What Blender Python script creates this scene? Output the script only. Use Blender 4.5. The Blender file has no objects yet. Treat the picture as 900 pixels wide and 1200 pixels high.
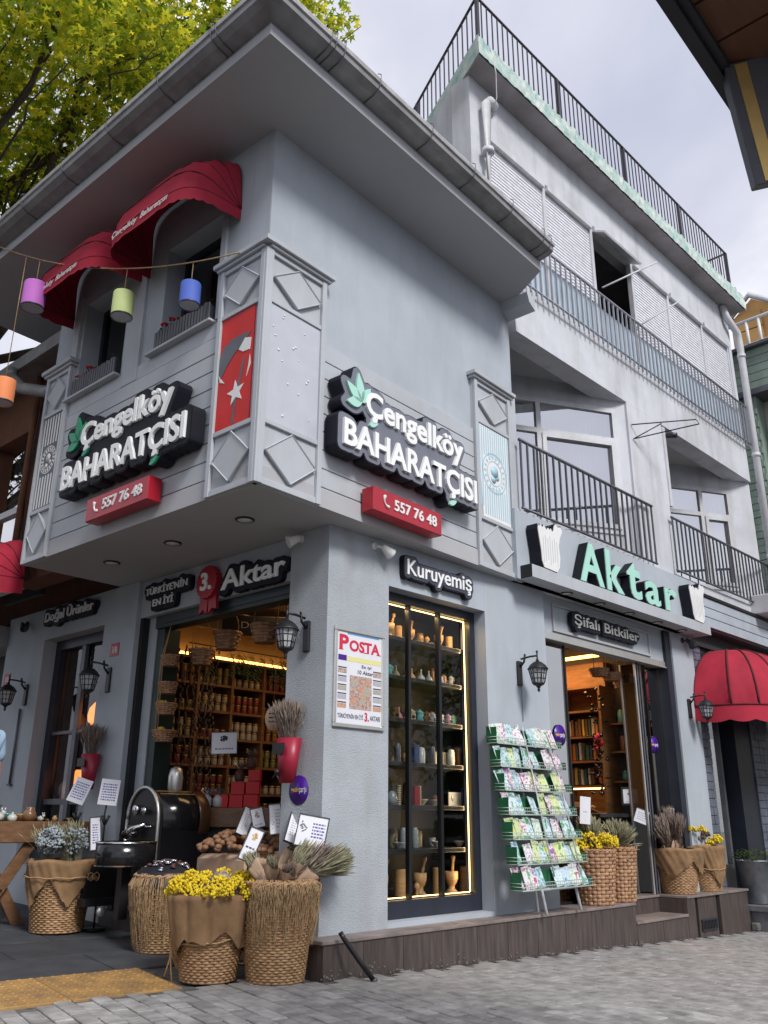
import bpy, bmesh, math, random
import numpy as np
from mathutils import Vector, Matrix
random.seed(7)
S = bpy.context.scene
R_ = math.radians
# ---------------------------------------------------------------- camera
cam_d = bpy.data.cameras.new("camera"); cam = bpy.data.objects.new("camera", cam_d)
S.collection.objects.link(cam); S.camera = cam
RC = [[0.695612, -0.718396, 0.005584], [0.241841, 0.226838, -0.943429], [0.676489, 0.657611, 0.331529]]
FPX = 1017.745
cam.matrix_world = Matrix(((RC[0][0], -RC[1][0], -RC[2][0], 0.0),
                           (RC[0][1], -RC[1][1], -RC[2][1], 0.0),
                           (RC[0][2], -RC[1][2], -RC[2][2], 0.95), (0, 0, 0, 1)))
cam_d.sensor_fit = 'VERTICAL'; cam_d.sensor_height = 24.0
cam_d.lens = 24.0 * FPX / 1200.0
cam_d.clip_start = 0.05; cam_d.clip_end = 2000
S.view_settings.view_transform = 'Standard'; S.view_settings.look = 'None'
S.view_settings.exposure = 0.55; S.view_settings.gamma = 1.0
# ---------------------------------------------------------------- light
SUN_EL, SUN_AZ = 42.0, -104.0           # azimuth measured from +X towards +Y
w = bpy.data.worlds.new("World"); S.world = w; w.use_nodes = True
nt = w.node_tree; nt.nodes.clear()
out = nt.nodes.new('ShaderNodeOutputWorld')
sky = nt.nodes.new('ShaderNodeTexSky'); sky.sky_type = 'NISHITA'; sky.sun_disc = False
sky.sun_elevation = R_(SUN_EL); sky.sun_rotation = R_(90 - SUN_AZ)
b1 = nt.nodes.new('ShaderNodeBackground'); b1.inputs[1].default_value = 0.10
nt.links.new(sky.outputs[0], b1.inputs[0])
tc = nt.nodes.new('ShaderNodeTexCoord')
nz = nt.nodes.new('ShaderNodeTexNoise'); nz.inputs['Scale'].default_value = 2.2; nz.inputs['Detail'].default_value = 7
nz.inputs['Roughness'].default_value = 0.52; nz.inputs['Distortion'].default_value = 0.35
nt.links.new(tc.outputs['Generated'], nz.inputs['Vector'])
cr = nt.nodes.new('ShaderNodeValToRGB'); nt.links.new(nz.outputs['Fac'], cr.inputs[0])
cr.color_ramp.elements[0].position = 0.36; cr.color_ramp.elements[0].color = (0.42, 0.44, 0.54, 1)
cr.color_ramp.elements[1].position = 0.68; cr.color_ramp.elements[1].color = (0.80, 0.80, 0.83, 1)
e_ = cr.color_ramp.elements.new(0.52); e_.color = (0.53, 0.54, 0.62, 1)
b2 = nt.nodes.new('ShaderNodeBackground'); nt.links.new(cr.outputs[0], b2.inputs[0]); b2.inputs[1].default_value = 1.0
mx = nt.nodes.new('ShaderNodeMixShader'); mx.inputs[0].default_value = 0.93
nt.links.new(b1.outputs[0], mx.inputs[1]); nt.links.new(b2.outputs[0], mx.inputs[2]); nt.links.new(mx.outputs[0], out.inputs[0])
sd = bpy.data.lights.new("sun", 'SUN'); sd.energy = 2.05; sd.angle = R_(16); sd.color = (1.0, 0.975, 0.94)
so = bpy.data.objects.new("sun", sd); S.collection.objects.link(so)
sv = Vector((math.cos(R_(SUN_EL))*math.cos(R_(SUN_AZ)), math.cos(R_(SUN_EL))*math.sin(R_(SUN_AZ)), math.sin(R_(SUN_EL))))
so.rotation_euler = sv.to_track_quat('Z', 'Y').to_euler(); so.location = sv*30
S.cycles.max_bounces = 6; S.cycles.diffuse_bounces = 3; S.cycles.glossy_bounces = 3
S.cycles.transmission_bounces = 4; S.cycles.transparent_max_bounces = 8; S.cycles.caustics_reflective = False; S.cycles.caustics_refractive = False
S.cycles.use_denoising = True

# ---------------------------------------------------------------- frames: x right as seen from the street, y into the wall, z up
def frame(o, xdir):
    x = Vector(xdir).normalized(); z = Vector((0, 0, 1)); y = z.cross(x)
    m = Matrix.Identity(4)
    for i in range(3):
        m[i][0] = x[i]; m[i][1] = y[i]; m[i][2] = z[i]
    m[0][3], m[1][3] = o[0], o[1]
    return m
A1, AG1, AG0 = R_(3.717), R_(2.751), R_(1.735)
WX, WY = 4.161, 4.614
BX, BY = 3.219, 4.321
F0 = frame((WX, WY), (1, 0, 0))
F1 = frame((BX, BY), (math.cos(A1), math.sin(A1), 0))
G0 = frame((WX, WY), (math.sin(AG0), -math.cos(AG0), 0))     # local x is minus the distance from the corner
G1 = frame((BX, BY), (math.sin(AG1), -math.cos(AG1), 0))
WORLD = Matrix.Identity(4)
def T(x, y=0, z=0): return Matrix.Translation((x, y, z))
def RZ(a): return Matrix.Rotation(a, 4, 'Z')
def RX(a): return Matrix.Rotation(a, 4, 'X')
def RY(a): return Matrix.Rotation(a, 4, 'Y')
def SC(x, y, z): return Matrix.Diagonal((x, y, z, 1))
def gz(x):
    return 0.0 if x < 4.05 else (-0.034*(x-4.05) if x < 11 else -0.2363)

# ---------------------------------------------------------------- mesh collecting
class MB:
    def __init__(s): s.v = []; s.f = []; s.sm = []; s.m = Matrix.Identity(4); s.mi = []; s.cur = 0; s.pc = []
    def add(s, vs, fs, smooth=False, m=None):
        s.pc.append((len(s.v), len(s.f))); k = len(s.v); mm = s.m @ m if m is not None else s.m
        s.v.extend([tuple(mm @ Vector(p)) for p in vs])
        flip = mm.determinant() < 0
        for f in fs:
            g = tuple(i+k for i in f); s.f.append(g[::-1] if flip else g); s.sm.append(smooth); s.mi.append(s.cur)
        return s
    def box(s, x0, x1, y0, y1, z0, z1, m=None, c=0.0):
        if c <= 0:
            vs = [(x0,y0,z0),(x1,y0,z0),(x1,y1,z0),(x0,y1,z0),(x0,y0,z1),(x1,y0,z1),(x1,y1,z1),(x0,y1,z1)]
            fs = [(0,3,2,1),(4,5,6,7),(0,1,5,4),(1,2,6,5),(2,3,7,6),(3,0,4,7)]
            return s.add(vs, fs, False, m)
        vs = []                                     # chamfered box: each corner is three points
        for X, sx in ((x0, 1), (x1, -1)):
            for Y, sy in ((y0, 1), (y1, -1)):
                for Z, sz in ((z0, 1), (z1, -1)):
                    vs += [(X, Y+sy*c, Z+sz*c), (X+sx*c, Y, Z+sz*c), (X+sx*c, Y+sy*c, Z)]
        def I(a, b, d, k): return ((a*2+b)*2+d)*3+k
        fs = [(I(0,0,0,0),I(0,0,1,0),I(0,1,1,0),I(0,1,0,0)), (I(1,0,0,0),I(1,1,0,0),I(1,1,1,0),I(1,0,1,0)),
              (I(0,0,0,1),I(1,0,0,1),I(1,0,1,1),I(0,0,1,1)), (I(0,1,0,1),I(0,1,1,1),I(1,1,1,1),I(1,1,0,1)),
              (I(0,0,0,2),I(0,1,0,2),I(1,1,0,2),I(1,0,0,2)), (I(0,0,1,2),I(1,0,1,2),I(1,1,1,2),I(0,1,1,2))]
        for a in (0,1):
            for b in (0,1):
                fs.append((I(a,b,0,0),I(a,b,0,1),I(a,b,1,1),I(a,b,1,0)) if (a ^ b) == 0 else (I(a,b,0,0),I(a,b,1,0),I(a,b,1,1),I(a,b,0,1)))
                fs.append((I(a,0,b,0),I(a,0,b,2),I(a,1,b,2),I(a,1,b,0)) if (a ^ b) == 1 else (I(a,0,b,0),I(a,1,b,0),I(a,1,b,2),I(a,0,b,2)))
                fs.append((I(0,a,b,1),I(1,a,b,1),I(1,a,b,2),I(0,a,b,2)) if (a ^ b) == 1 else (I(0,a,b,1),I(0,a,b,2),I(1,a,b,2),I(1,a,b,1)))
        for a in (0,1):
            for b in (0,1):
                for d in (0,1):
                    t = (I(a,b,d,0), I(a,b,d,1), I(a,b,d,2)); fs.append(t if (a+b+d) % 2 == 0 else t[::-1])
        return s.add(vs, fs, False, m)
    def prism(s, poly, h0, h1, m=None, axis='z'):
        n = len(poly)
        area = sum(poly[i][0]*poly[(i+1)%n][1]-poly[(i+1)%n][0]*poly[i][1] for i in range(n))
        if area < 0: poly = poly[::-1]
        if axis == 'z': vs = [(p[0], p[1], h0) for p in poly]+[(p[0], p[1], h1) for p in poly]; fl = False
        else: vs = [(p[0], h0, p[1]) for p in poly]+[(p[0], h1, p[1]) for p in poly]; fl = True   # axis y: poly in xz
        fs = [tuple(range(n))[::-1], tuple(range(n, 2*n))]+[(i, (i+1)%n, n+(i+1)%n, n+i) for i in range(n)]
        if fl: fs = [f[::-1] for f in fs]
        return s.add(vs, fs, False, m)
    def tube(s, pts, r, n=6, m=None, caps=True, smooth=True, closed=False):
        pts = [Vector(p) for p in pts]; rs = r if isinstance(r, (list, tuple)) else [r]*len(pts)
        vs = []; fs = []; N = len(pts); ref = None
        for i, p in enumerate(pts):
            if closed: d = pts[(i+1) % N]-pts[i-1]
            else: d = pts[min(i+1, N-1)]-pts[max(i-1, 0)]
            if d.length < 1e-9: d = Vector((0,0,1))
            d.normalize()
            if ref is None: ref = Vector((0,0,1)) if abs(d.z) < 0.9 else Vector((1,0,0))
            a = d.cross(ref)
            if a.length < 1e-6: a = d.orthogonal()
            a.normalize(); b = d.cross(a); ref = -b if False else ref
            for k in range(n):
                t = 2*math.pi*k/n
                vs.append(p+(a*math.cos(t)+b*math.sin(t))*rs[i])
        M = N if closed else N-1
        for i in range(M):
            j = (i+1) % N
            for k in range(n): fs.append((i*n+k, i*n+(k+1)%n, j*n+(k+1)%n, j*n+k))
        if caps and not closed: fs.append(tuple(range(n))[::-1]); fs.append(tuple((N-1)*n+k for k in range(n)))
        return s.add(vs, fs, smooth, m)
    def lathe(s, prof, n=16, m=None, smooth=True, caps=True):
        vs = []; fs = []
        for r, z in prof:
            for k in range(n): t = 2*math.pi*k/n; vs.append((r*math.cos(t), r*math.sin(t), z))
        for i in range(len(prof)-1):
            for k in range(n): fs.append((i*n+k, i*n+(k+1)%n, (i+1)*n+(k+1)%n, (i+1)*n+k))
        if caps:
            fs.append(tuple(range(n))[::-1]); fs.append(tuple((len(prof)-1)*n+k for k in range(n)))
        return s.add(vs, fs, smooth, m)
    def ico(s, c, r, sub=1, sx=1, sy=1, sz=1, jit=0.0):
        V, Fc = ICO[sub]
        vs = [(c[0]+p[0]*r*sx*(1+random.uniform(-jit, jit)), c[1]+p[1]*r*sy*(1+random.uniform(-jit, jit)), c[2]+p[2]*r*sz*(1+random.uniform(-jit, jit))) for p in V]
        return s.add(vs, Fc, True)
    def pieces(s):
        out = []; L = s.pc+[(len(s.v), len(s.f))]
        for i in range(len(s.pc)):
            q = MB(); (v0, f0), (v1, f1) = L[i], L[i+1]; q.v = s.v[v0:v1]; q.f = [tuple(j-v0 for j in f) for f in s.f[f0:f1]]; q.sm = s.sm[f0:f1]; q.mi = s.mi[f0:f1]; out.append(q)
        return out
    def quad(s, a, b, c, d, smooth=False): return s.add([a, b, c, d], [(0, 1, 2, 3)], smooth)
    def mesh(s, name, mats, inv=None):
        me = bpy.data.meshes.new(name)
        vs = s.v if inv is None else [tuple(inv @ Vector(p)) for p in s.v]
        me.from_pydata(vs, [], s.f); me.update()
        me.polygons.foreach_set('use_smooth', s.sm)
        mats = mats if isinstance(mats, (list, tuple)) else [mats]
        for q in mats: me.materials.append(q)
        if len(mats) > 1: me.polygons.foreach_set('material_index', s.mi)
        return me
def _ico():
    out = {}
    for sub in (1, 2):
        bm = bmesh.new(); bmesh.ops.create_icosphere(bm, subdivisions=sub, radius=1.0); bm.verts.index_update()
        out[sub] = ([tuple(v.co) for v in bm.verts], [tuple(v.index for v in f.verts) for f in bm.faces]); bm.free()
    return out
ICO = _ico()
WM = {}
def thing(name, label, cat, M=WORLD, group=None):
    o = bpy.data.objects.new(name, None); S.collection.objects.link(o); o.matrix_world = M; WM[o.name] = M.copy()
    o.empty_display_size = 0.1
    o['label'] = label; o['category'] = cat
    if group: o['group'] = group
    return o
def solo(name, mb, mats, label, cat, M=WORLD, group=None):
    """a thing that is one mesh; mb is in the thing's own coordinates"""
    o = bpy.data.objects.new(name, mb.mesh(name, mats)); S.collection.objects.link(o); o.matrix_world = M; WM[o.name] = M.copy()
    o['label'] = label; o['category'] = cat
    if group: o['group'] = group
    return o
def part(name, mb, mats, parent, label=None, kind=None):
    """mb is in the root thing's coordinates; parent may be the thing or one of its parts (parts sit at identity)"""
    me = mb if isinstance(mb, bpy.types.Mesh) else mb.mesh(name, mats)
    o = bpy.data.objects.new(name, me); S.collection.objects.link(o); o.parent = parent
    if label: o['label'] = label
    if kind: o['kind'] = kind
    return o
def struct(name, mb, mats, kind='structure'):
    o = bpy.data.objects.new(name, mb.mesh(name, mats)); S.collection.objects.link(o); o['kind'] = kind
    return o
KIDS = {}
def dup(o, M, label=None, cat=None, group=None):
    c = o.copy(); S.collection.objects.link(c); c.matrix_world = M
    if label: c['label'] = label
    if group: c['group'] = group
    for ch in o.children:
        k = ch.copy(); S.collection.objects.link(k); k.parent = c
        for g in ch.children:
            g2 = g.copy(); S.collection.objects.link(g2); g2.parent = k
    return c
ORD = ['first','second','third','fourth','fifth','sixth','seventh','eighth','ninth','tenth','eleventh','twelfth','thirteenth','fourteenth','fifteenth','sixteenth']

# ---------------------------------------------------------------- materials
def mat(name, col, rough=0.6, metal=0.0, var=0.12, vs=6.0, col2=None, bump=0.0, bs=40.0, emit=None, es=1.0, spec=0.5, stretch=None, detail=5.0, obj=False, streak=0.0):
    m = bpy.data.materials.new(name); m.use_nodes = True; n = m.node_tree; P = n.nodes['Principled BSDF']
    P.inputs['Roughness'].default_value = rough; P.inputs['Metallic'].default_value = metal
    P.inputs['Specular IOR Level'].default_value = spec
    if obj: src = n.nodes.new('ShaderNodeTexCoord').outputs['Object']
    else: src = n.nodes.new('ShaderNodeNewGeometry').outputs['Position']
    mp = n.nodes.new('ShaderNodeMapping'); n.links.new(src, mp.inputs[0])
    if stretch: mp.inputs['Scale'].default_value = stretch
    c2 = col2 if col2 else tuple(c*(1-var) for c in col)
    if var > 0 or col2:
        t = n.nodes.new('ShaderNodeTexNoise'); t.inputs['Scale'].default_value = vs; t.inputs['Detail'].default_value = detail; t.inputs['Roughness'].default_value = 0.6
        n.links.new(mp.outputs[0], t.inputs['Vector'])
        r = n.nodes.new('ShaderNodeValToRGB'); r.color_ramp.elements[0].position = 0.32; r.color_ramp.elements[1].position = 0.68
        r.color_ramp.elements[0].color = (*c2, 1); r.color_ramp.elements[1].color = (*(min(1, c*(1+var*0.5)) for c in col), 1)
        n.links.new(t.outputs['Fac'], r.inputs[0]); cout = r.outputs[0]
        if streak > 0:
            t3 = n.nodes.new('ShaderNodeTexNoise'); t3.inputs['Scale'].default_value = 0.9; t3.inputs['Detail'].default_value = 10; t3.inputs['Roughness'].default_value = 0.72; n.links.new(src, t3.inputs['Vector'])
            r3 = n.nodes.new('ShaderNodeValToRGB'); r3.color_ramp.elements[0].position = 0.36; r3.color_ramp.elements[1].position = 0.56; g3 = 1-0.9*streak
            r3.color_ramp.elements[0].color = (g3, g3, g3*0.985, 1); r3.color_ramp.elements[1].color = (1, 1, 1, 1); n.links.new(t3.outputs['Fac'], r3.inputs[0])
            m3 = n.nodes.new('ShaderNodeMix'); m3.data_type = 'RGBA'; m3.blend_type = 'MULTIPLY'; m3.inputs[0].default_value = 1; n.links.new(cout, m3.inputs[6]); n.links.new(r3.outputs[0], m3.inputs[7]); cout = m3.outputs[2]
        if streak > 0:       # rain streaks and grime running down the wall
            mp2 = n.nodes.new('ShaderNodeMapping'); n.links.new(src, mp2.inputs[0]); mp2.inputs['Scale'].default_value = (3.2, 3.2, 0.45)
            t2 = n.nodes.new('ShaderNodeTexNoise'); t2.inputs['Scale'].default_value = 1.6; t2.inputs['Detail'].default_value = 6; n.links.new(mp2.outputs[0], t2.inputs['Vector'])
            r2 = n.nodes.new('ShaderNodeValToRGB'); r2.color_ramp.elements[0].position = 0.5; r2.color_ramp.elements[1].position = 0.75
            r2.color_ramp.elements[0].color = (1, 1, 1, 1); g = 1-streak; r2.color_ramp.elements[1].color = (g, g*0.98, g*0.95, 1)
            n.links.new(t2.outputs['Fac'], r2.inputs[0])
            mm = n.nodes.new('ShaderNodeMix'); mm.data_type = 'RGBA'; mm.blend_type = 'MULTIPLY'; mm.inputs[0].default_value = 1
            n.links.new(cout, mm.inputs[6]); n.links.new(r2.outputs[0], mm.inputs[7]); cout = mm.outputs[2]
        n.links.new(cout, P.inputs['Base Color'])
    else: P.inputs['Base Color'].default_value = (*col, 1)
    if bump > 0:
        t = n.nodes.new('ShaderNodeTexNoise'); t.inputs['Scale'].default_value = bs; t.inputs['Detail'].default_value = 4
        n.links.new(mp.outputs[0], t.inputs['Vector']); b = n.nodes.new('ShaderNodeBump'); b.inputs['Strength'].default_value = bump; b.inputs['Distance'].default_value = 0.01
        n.links.new(t.outputs['Fac'], b.inputs['Height']); n.links.new(b.outputs[0], P.inputs['Normal'])
    if emit: P.inputs['Emission Color'].default_value = (*emit, 1); P.inputs['Emission Strength'].default_value = es
    return m
def glassmat(name, tint=(0.9,0.95,0.95), refl=0.08, dark=1.0, rough=0.0, fs=1.0):
    m = bpy.data.materials.new(name); m.use_nodes = True; n = m.node_tree; n.nodes.clear()
    o = n.nodes.new('ShaderNodeOutputMaterial'); tr = n.nodes.new('ShaderNodeBsdfTransparent'); tr.inputs[0].default_value = (*[c*dark for c in tint], 1)
    g = n.nodes.new('ShaderNodeBsdfGlossy'); g.inputs['Roughness'].default_value = rough; g.inputs['Color'].default_value = (1,1,1,1)
    f = n.nodes.new('ShaderNodeFresnel'); f.inputs[0].default_value = 1.5
    a = n.nodes.new('ShaderNodeMath'); a.operation = 'ADD'; a.use_clamp = True; a.inputs[1].default_value = refl; fm = n.nodes.new('ShaderNodeMath'); fm.operation = 'MULTIPLY'; fm.inputs[1].default_value = fs; n.links.new(f.outputs[0], fm.inputs[0]); n.links.new(fm.outputs[0], a.inputs[0])
    mx = n.nodes.new('ShaderNodeMixShader'); n.links.new(a.outputs[0], mx.inputs[0]); n.links.new(tr.outputs[0], mx.inputs[1]); n.links.new(g.outputs[0], mx.inputs[2])
    n.links.new(mx.outputs[0], o.inputs[0]); return m
M = {}
M['plaster'] = mat('grey_render_paint', (0.425,0.468,0.52), 0.85, var=0.10, vs=1.1, bump=0.12, bs=90, streak=0.07)
M['rough_plaster'] = mat('rough_grey_render', (0.43,0.465,0.505), 0.9, var=0.10, vs=3, bump=0.8, bs=120, streak=0.09)
M['panel'] = mat('grey_cladding_paint', (0.47,0.495,0.53), 0.55, var=0.07, vs=2.0, bump=0.05, bs=60, streak=0.08)
M['soffit'] = mat('soffit_paint', (0.42,0.425,0.44), 0.8, var=0.06, vs=1.2, bump=0.04)
M['oldplaster'] = mat('weathered_lilac_render', (0.61,0.625,0.67), 0.9, var=0.10, vs=1.4, bump=0.15, bs=60, streak=0.18)
M['peel'] = mat('peeling_mint_paint', (0.62,0.62,0.58), 0.85, col2=(0.22,0.42,0.38), vs=7, bump=0.4, bs=30, detail=8)
M['oldsoffit'] = mat('stained_soffit', (0.40,0.38,0.39), 0.9, col2=(0.27,0.25,0.25), vs=2.2, detail=9, bump=0.2)
M['gutter'] = mat('dull_gutter_metal', (0.30,0.30,0.31), 0.5, 0.3, var=0.25, vs=5, streak=0.2)
M['gutterlip'] = mat('weathered_gutter_lip', (0.52,0.52,0.52), 0.5, 0.2, col2=(0.30,0.30,0.30), vs=9, detail=8)
M['darkmetal'] = mat('dark_painted_metal', (0.035,0.037,0.045), 0.45, 0.2, var=0.2)
M['navy'] = mat('navy_black_frame', (0.022,0.026,0.040), 0.40, var=0.2)
M['green_frame'] = mat('dark_green_frame', (0.012,0.030,0.030), 0.4, var=0.2)
M['black'] = mat('black_plastic', (0.012,0.012,0.014), 0.45, var=0.2)
M['signface'] = mat('sign_plate_face', (0.17,0.18,0.22), 0.5, var=0.1)
M['signside'] = mat('sign_plate_side', (0.010,0.011,0.019), 0.6, var=0.1, spec=0.25)
M['signdark'] = mat('dark_sign_face', (0.045,0.05,0.075), 0.5, var=0.1)
M['letter'] = mat('white_letter_acrylic', (0.88,0.89,0.88), 0.3, var=0.04)
M['mint'] = mat('mint_letter_acrylic', (0.42,0.74,0.63), 0.3, var=0.05)
M['leafsign'] = mat('green_sign_leaf', (0.02,0.30,0.16), 0.35, var=0.2)
M['redbox'] = mat('red_sign_box', (0.40,0.010,0.025), 0.3, var=0.1)
M['redcloth'] = mat('red_awning_fabric', (0.38,0.013,0.038), 0.85, var=0.25, vs=3, bump=0.12, bs=300)
M['piping'] = mat('dark_red_piping', (0.10,0.006,0.012), 0.8)
M['white'] = mat('white_paint', (0.78,0.78,0.77), 0.5, var=0.05)
M['alu'] = mat('brushed_aluminium', (0.62,0.62,0.60), 0.35, 0.7, var=0.1)
M['pvc'] = mat('white_pvc', (0.62,0.63,0.66), 0.4, var=0.1, streak=0.15)
M['shutter'] = mat('white_roller_shutter', (0.80,0.80,0.83), 0.5, col2=(0.66,0.66,0.71), vs=12, detail=8)
M['rail'] = mat('grey_rail_paint', (0.12,0.125,0.145), 0.4, 0.3, var=0.2)
M['toprail'] = mat('pale_rail_paint', (0.30,0.31,0.35), 0.4, 0.2, var=0.2)
M['raildark'] = mat('dark_rail_paint', (0.05,0.045,0.055), 0.5, 0.3, var=0.2)
M['tile'] = mat('wood_look_stone_tile', (0.100,0.078,0.070), 0.35, col2=(0.048,0.037,0.034), vs=3, stretch=(9,9,0.9), detail=8, bump=0.08)
M['tiletop'] = mat('ledge_stone_top', (0.27,0.22,0.20), 0.45, col2=(0.16,0.13,0.12), vs=5, detail=7)
M['cement'] = mat('flaking_cement', (0.19,0.18,0.175), 0.95, col2=(0.09,0.085,0.08), vs=26, bump=0.8, bs=60, detail=9)
def pavmat(name, col, col2, vs=1.2):
    m = mat(name, col, 0.75, col2=col2, vs=vs, detail=9, bump=0.35, bs=160)
    n = m.node_tree; P = n.nodes['Principled BSDF']; l = P.inputs['Base Color'].links[0].from_socket
    oi = n.nodes.new('ShaderNodeObjectInfo'); mr = n.nodes.new('ShaderNodeMapRange'); mr.inputs[3].default_value = 0.72; mr.inputs[4].default_value = 1.2
    n.links.new(oi.outputs['Random'], mr.inputs[0]); mm = n.nodes.new('ShaderNodeMix'); mm.data_type = 'RGBA'; mm.blend_type = 'MULTIPLY'; mm.inputs[0].default_value = 1
    cb = n.nodes.new('ShaderNodeCombineColor'); [n.links.new(mr.outputs[0], cb.inputs[i]) for i in range(3)]
    n.links.new(l, mm.inputs[6]); n.links.new(cb.outputs[0], mm.inputs[7]); n.links.new(mm.outputs[2], P.inputs['Base Color'])
    return m
M['brick'] = pavmat('grey_paver', (0.43,0.415,0.40), (0.22,0.21,0.205), 9)
M['slab'] = pavmat('dark_basalt_slab', (0.060,0.064,0.074), (0.036,0.039,0.046), 5)
M['tactile'] = pavmat('ochre_tactile_tile', (0.42,0.24,0.075), (0.21,0.13,0.06), 6)
M['sand'] = mat('dusty_joint_sand', (0.16,0.155,0.15), 0.95, col2=(0.045,0.043,0.042), vs=14, detail=9)
M['asphalt'] = mat('asphalt', (0.06,0.06,0.062), 0.9, var=0.3, vs=8, bump=0.3)
M['wood'] = mat('warm_shelf_wood', (0.30,0.15,0.060), 0.5, col2=(0.18,0.085,0.035), vs=4, stretch=(1,1,8), bump=0.05)
M['tablewood'] = mat('brown_table_wood', (0.22,0.115,0.055), 0.45, col2=(0.13,0.065,0.032), vs=5, stretch=(2,2,6), bump=0.08)
M['palewood'] = mat('turned_pale_wood', (0.52,0.30,0.13), 0.5, col2=(0.36,0.19,0.08), vs=10, obj=True, stretch=(1,1,5))
M['interior'] = mat('shop_interior_wall', (0.22,0.17,0.12), 0.8, var=0.1)
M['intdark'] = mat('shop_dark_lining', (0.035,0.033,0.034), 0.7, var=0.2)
M['cabinet'] = mat('black_cabinet_wood', (0.020,0.020,0.022), 0.4, var=0.2)
M['warm'] = mat('warm_led_strip', (1,0.7,0.3), emit=(1.0,0.62,0.22), es=4.5, var=0)
M['caselining'] = mat('display_lining', (0.012,0.012,0.013), 0.6, var=0.2)
M['roomgrey'] = mat('grey_room_wall', (0.085,0.085,0.092), 0.7, var=0.15)
M['warmbig'] = mat('warm_cove_light', (1,0.6,0.2), emit=(1.0,0.45,0.10), es=5.0, var=0)
M['wicker'] = mat('wicker', (0.50,0.31,0.16), 0.65, col2=(0.27,0.15,0.07), vs=30, detail=4, obj=True)
M['splint'] = mat('woven_splint', (0.46,0.27,0.15), 0.6, col2=(0.28,0.14,0.075), vs=14, obj=True)
M['burlap'] = mat('burlap', (0.33,0.20,0.10), 0.95, col2=(0.20,0.115,0.055), vs=7, bump=0.5, bs=400, obj=True)
M['rope'] = mat('jute_rope', (0.44,0.27,0.13), 0.9, var=0.3, vs=60, obj=True)
M['raffia'] = mat('raffia_strands', (0.50,0.34,0.18), 0.8, col2=(0.30,0.19,0.10), vs=30, obj=True)
M['yellow'] = mat('dried_yellow_flowers', (0.80,0.62,0.02), 0.8, col2=(0.55,0.38,0.01), vs=40, obj=True)
M['drygrass'] = mat('dried_lavender', (0.30,0.23,0.18), 0.9, col2=(0.15,0.12,0.11), vs=30, obj=True)
M['drygreen'] = mat('dried_sage', (0.36,0.34,0.22), 0.9, col2=(0.19,0.18,0.11), vs=30, obj=True)
M['greyplant'] = mat('silver_grey_foliage', (0.40,0.46,0.48), 0.9, col2=(0.22,0.25,0.28), vs=40, obj=True)
M['brownplant'] = mat('brown_dried_heads', (0.13,0.085,0.06), 0.9, col2=(0.06,0.04,0.03), vs=40, obj=True)
M['kraft'] = mat('kraft_paper', (0.52,0.36,0.25), 0.8, var=0.15, vs=9, obj=True)
M['plant'] = mat('dark_green_leaves', (0.05,0.10,0.035), 0.6, col2=(0.03,0.06,0.025), vs=20, obj=True)
M['redflower'] = mat('red_geranium', (0.42,0.010,0.020), 0.7, var=0.3, vs=40)
M['walnut'] = mat('walnut_shell', (0.27,0.14,0.075), 0.7, col2=(0.17,0.085,0.045), vs=40, bump=0.3, obj=True)
M['zinc'] = mat('galvanised_zinc', (0.26,0.27,0.29), 0.45, 0.5, col2=(0.17,0.18,0.20), vs=9, obj=True)
M['steel'] = mat('polished_steel', (0.60,0.60,0.62), 0.18, 1.0, var=0.1)
M['blackgloss'] = mat('black_gloss_enamel', (0.010,0.010,0.012), 0.16, var=0.1)
M['copper'] = mat('brown_metal_band', (0.09,0.045,0.025), 0.35, 0.4, var=0.2)
M['lampglass'] = mat('frosted_lamp_glass', (0.42,0.44,0.46), 0.25, var=0.1)
M['paper'] = mat('white_paper', (0.72,0.73,0.78), 0.7, var=0.04)
M['ink'] = mat('dark_ink', (0.03,0.03,0.06), 0.7, var=0)
M['blueink'] = mat('blue_ink', (0.10,0.10,0.32), 0.7, var=0)
M['redink'] = mat('red_ink', (0.60,0.02,0.06), 0.6, var=0)
M['purple'] = mat('purple_sticker', (0.060,0.010,0.25), 0.35, var=0)
M['yellowink'] = mat('yellow_ink', (0.85,0.50,0.02), 0.5, var=0)
M['flagred'] = mat('red_banner', (0.60,0.015,0.012), 0.55, var=0.12, vs=6)
M['lightbox'] = mat('white_light_panel', (0.50,0.52,0.57), 0.25, var=0.06)
M['reflglass'] = mat('bluish_reflection_panel', (0.50,0.60,0.68), 0.3, var=0.1)  # opaque panes, the bluish reflection is put into the base colour
M['glass'] = glassmat('shop_glass', refl=0.03)
M['caseglass'] = glassmat('display_glass', refl=0.0, fs=0.45)
M['glass_hi'] = glassmat('bright_door_glass', refl=0.38, dark=0.55)
M['winglass'] = glassmat('upper_window_glass', refl=0.62, dark=0.95)
M['curtain'] = mat('white_curtain', (0.80,0.82,0.88), 0.9, col2=(0.62,0.66,0.76), vs=3, stretch=(14,14,0.3))
M['brownwall'] = mat('rust_brown_wall', (0.15,0.058,0.028), 0.85, var=0.2, vs=3, bump=0.15, streak=0.25)
M['greensiding'] = mat('sage_green_siding', (0.26,0.34,0.29), 0.7, var=0.12, vs=3, streak=0.15)
M['orange'] = mat('ochre_siding', (0.48,0.27,0.09), 0.7, var=0.1)
M['bluesiding'] = mat('pale_blue_grey_siding', (0.42,0.47,0.53), 0.6, var=0.08, streak=0.1)
M['darktile'] = mat('slate_blue_cladding_tile', (0.13,0.145,0.19), 0.45, var=0.3, vs=6)
M['canopywood'] = mat('brown_canopy_board', (0.20,0.085,0.050), 0.6, var=0.2, stretch=(1,6,1))
M['gold'] = mat('gold_reflective_strip', (0.85,0.55,0.16), 0.3, 0.6, col2=(0.55,0.40,0.16), vs=4)
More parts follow.
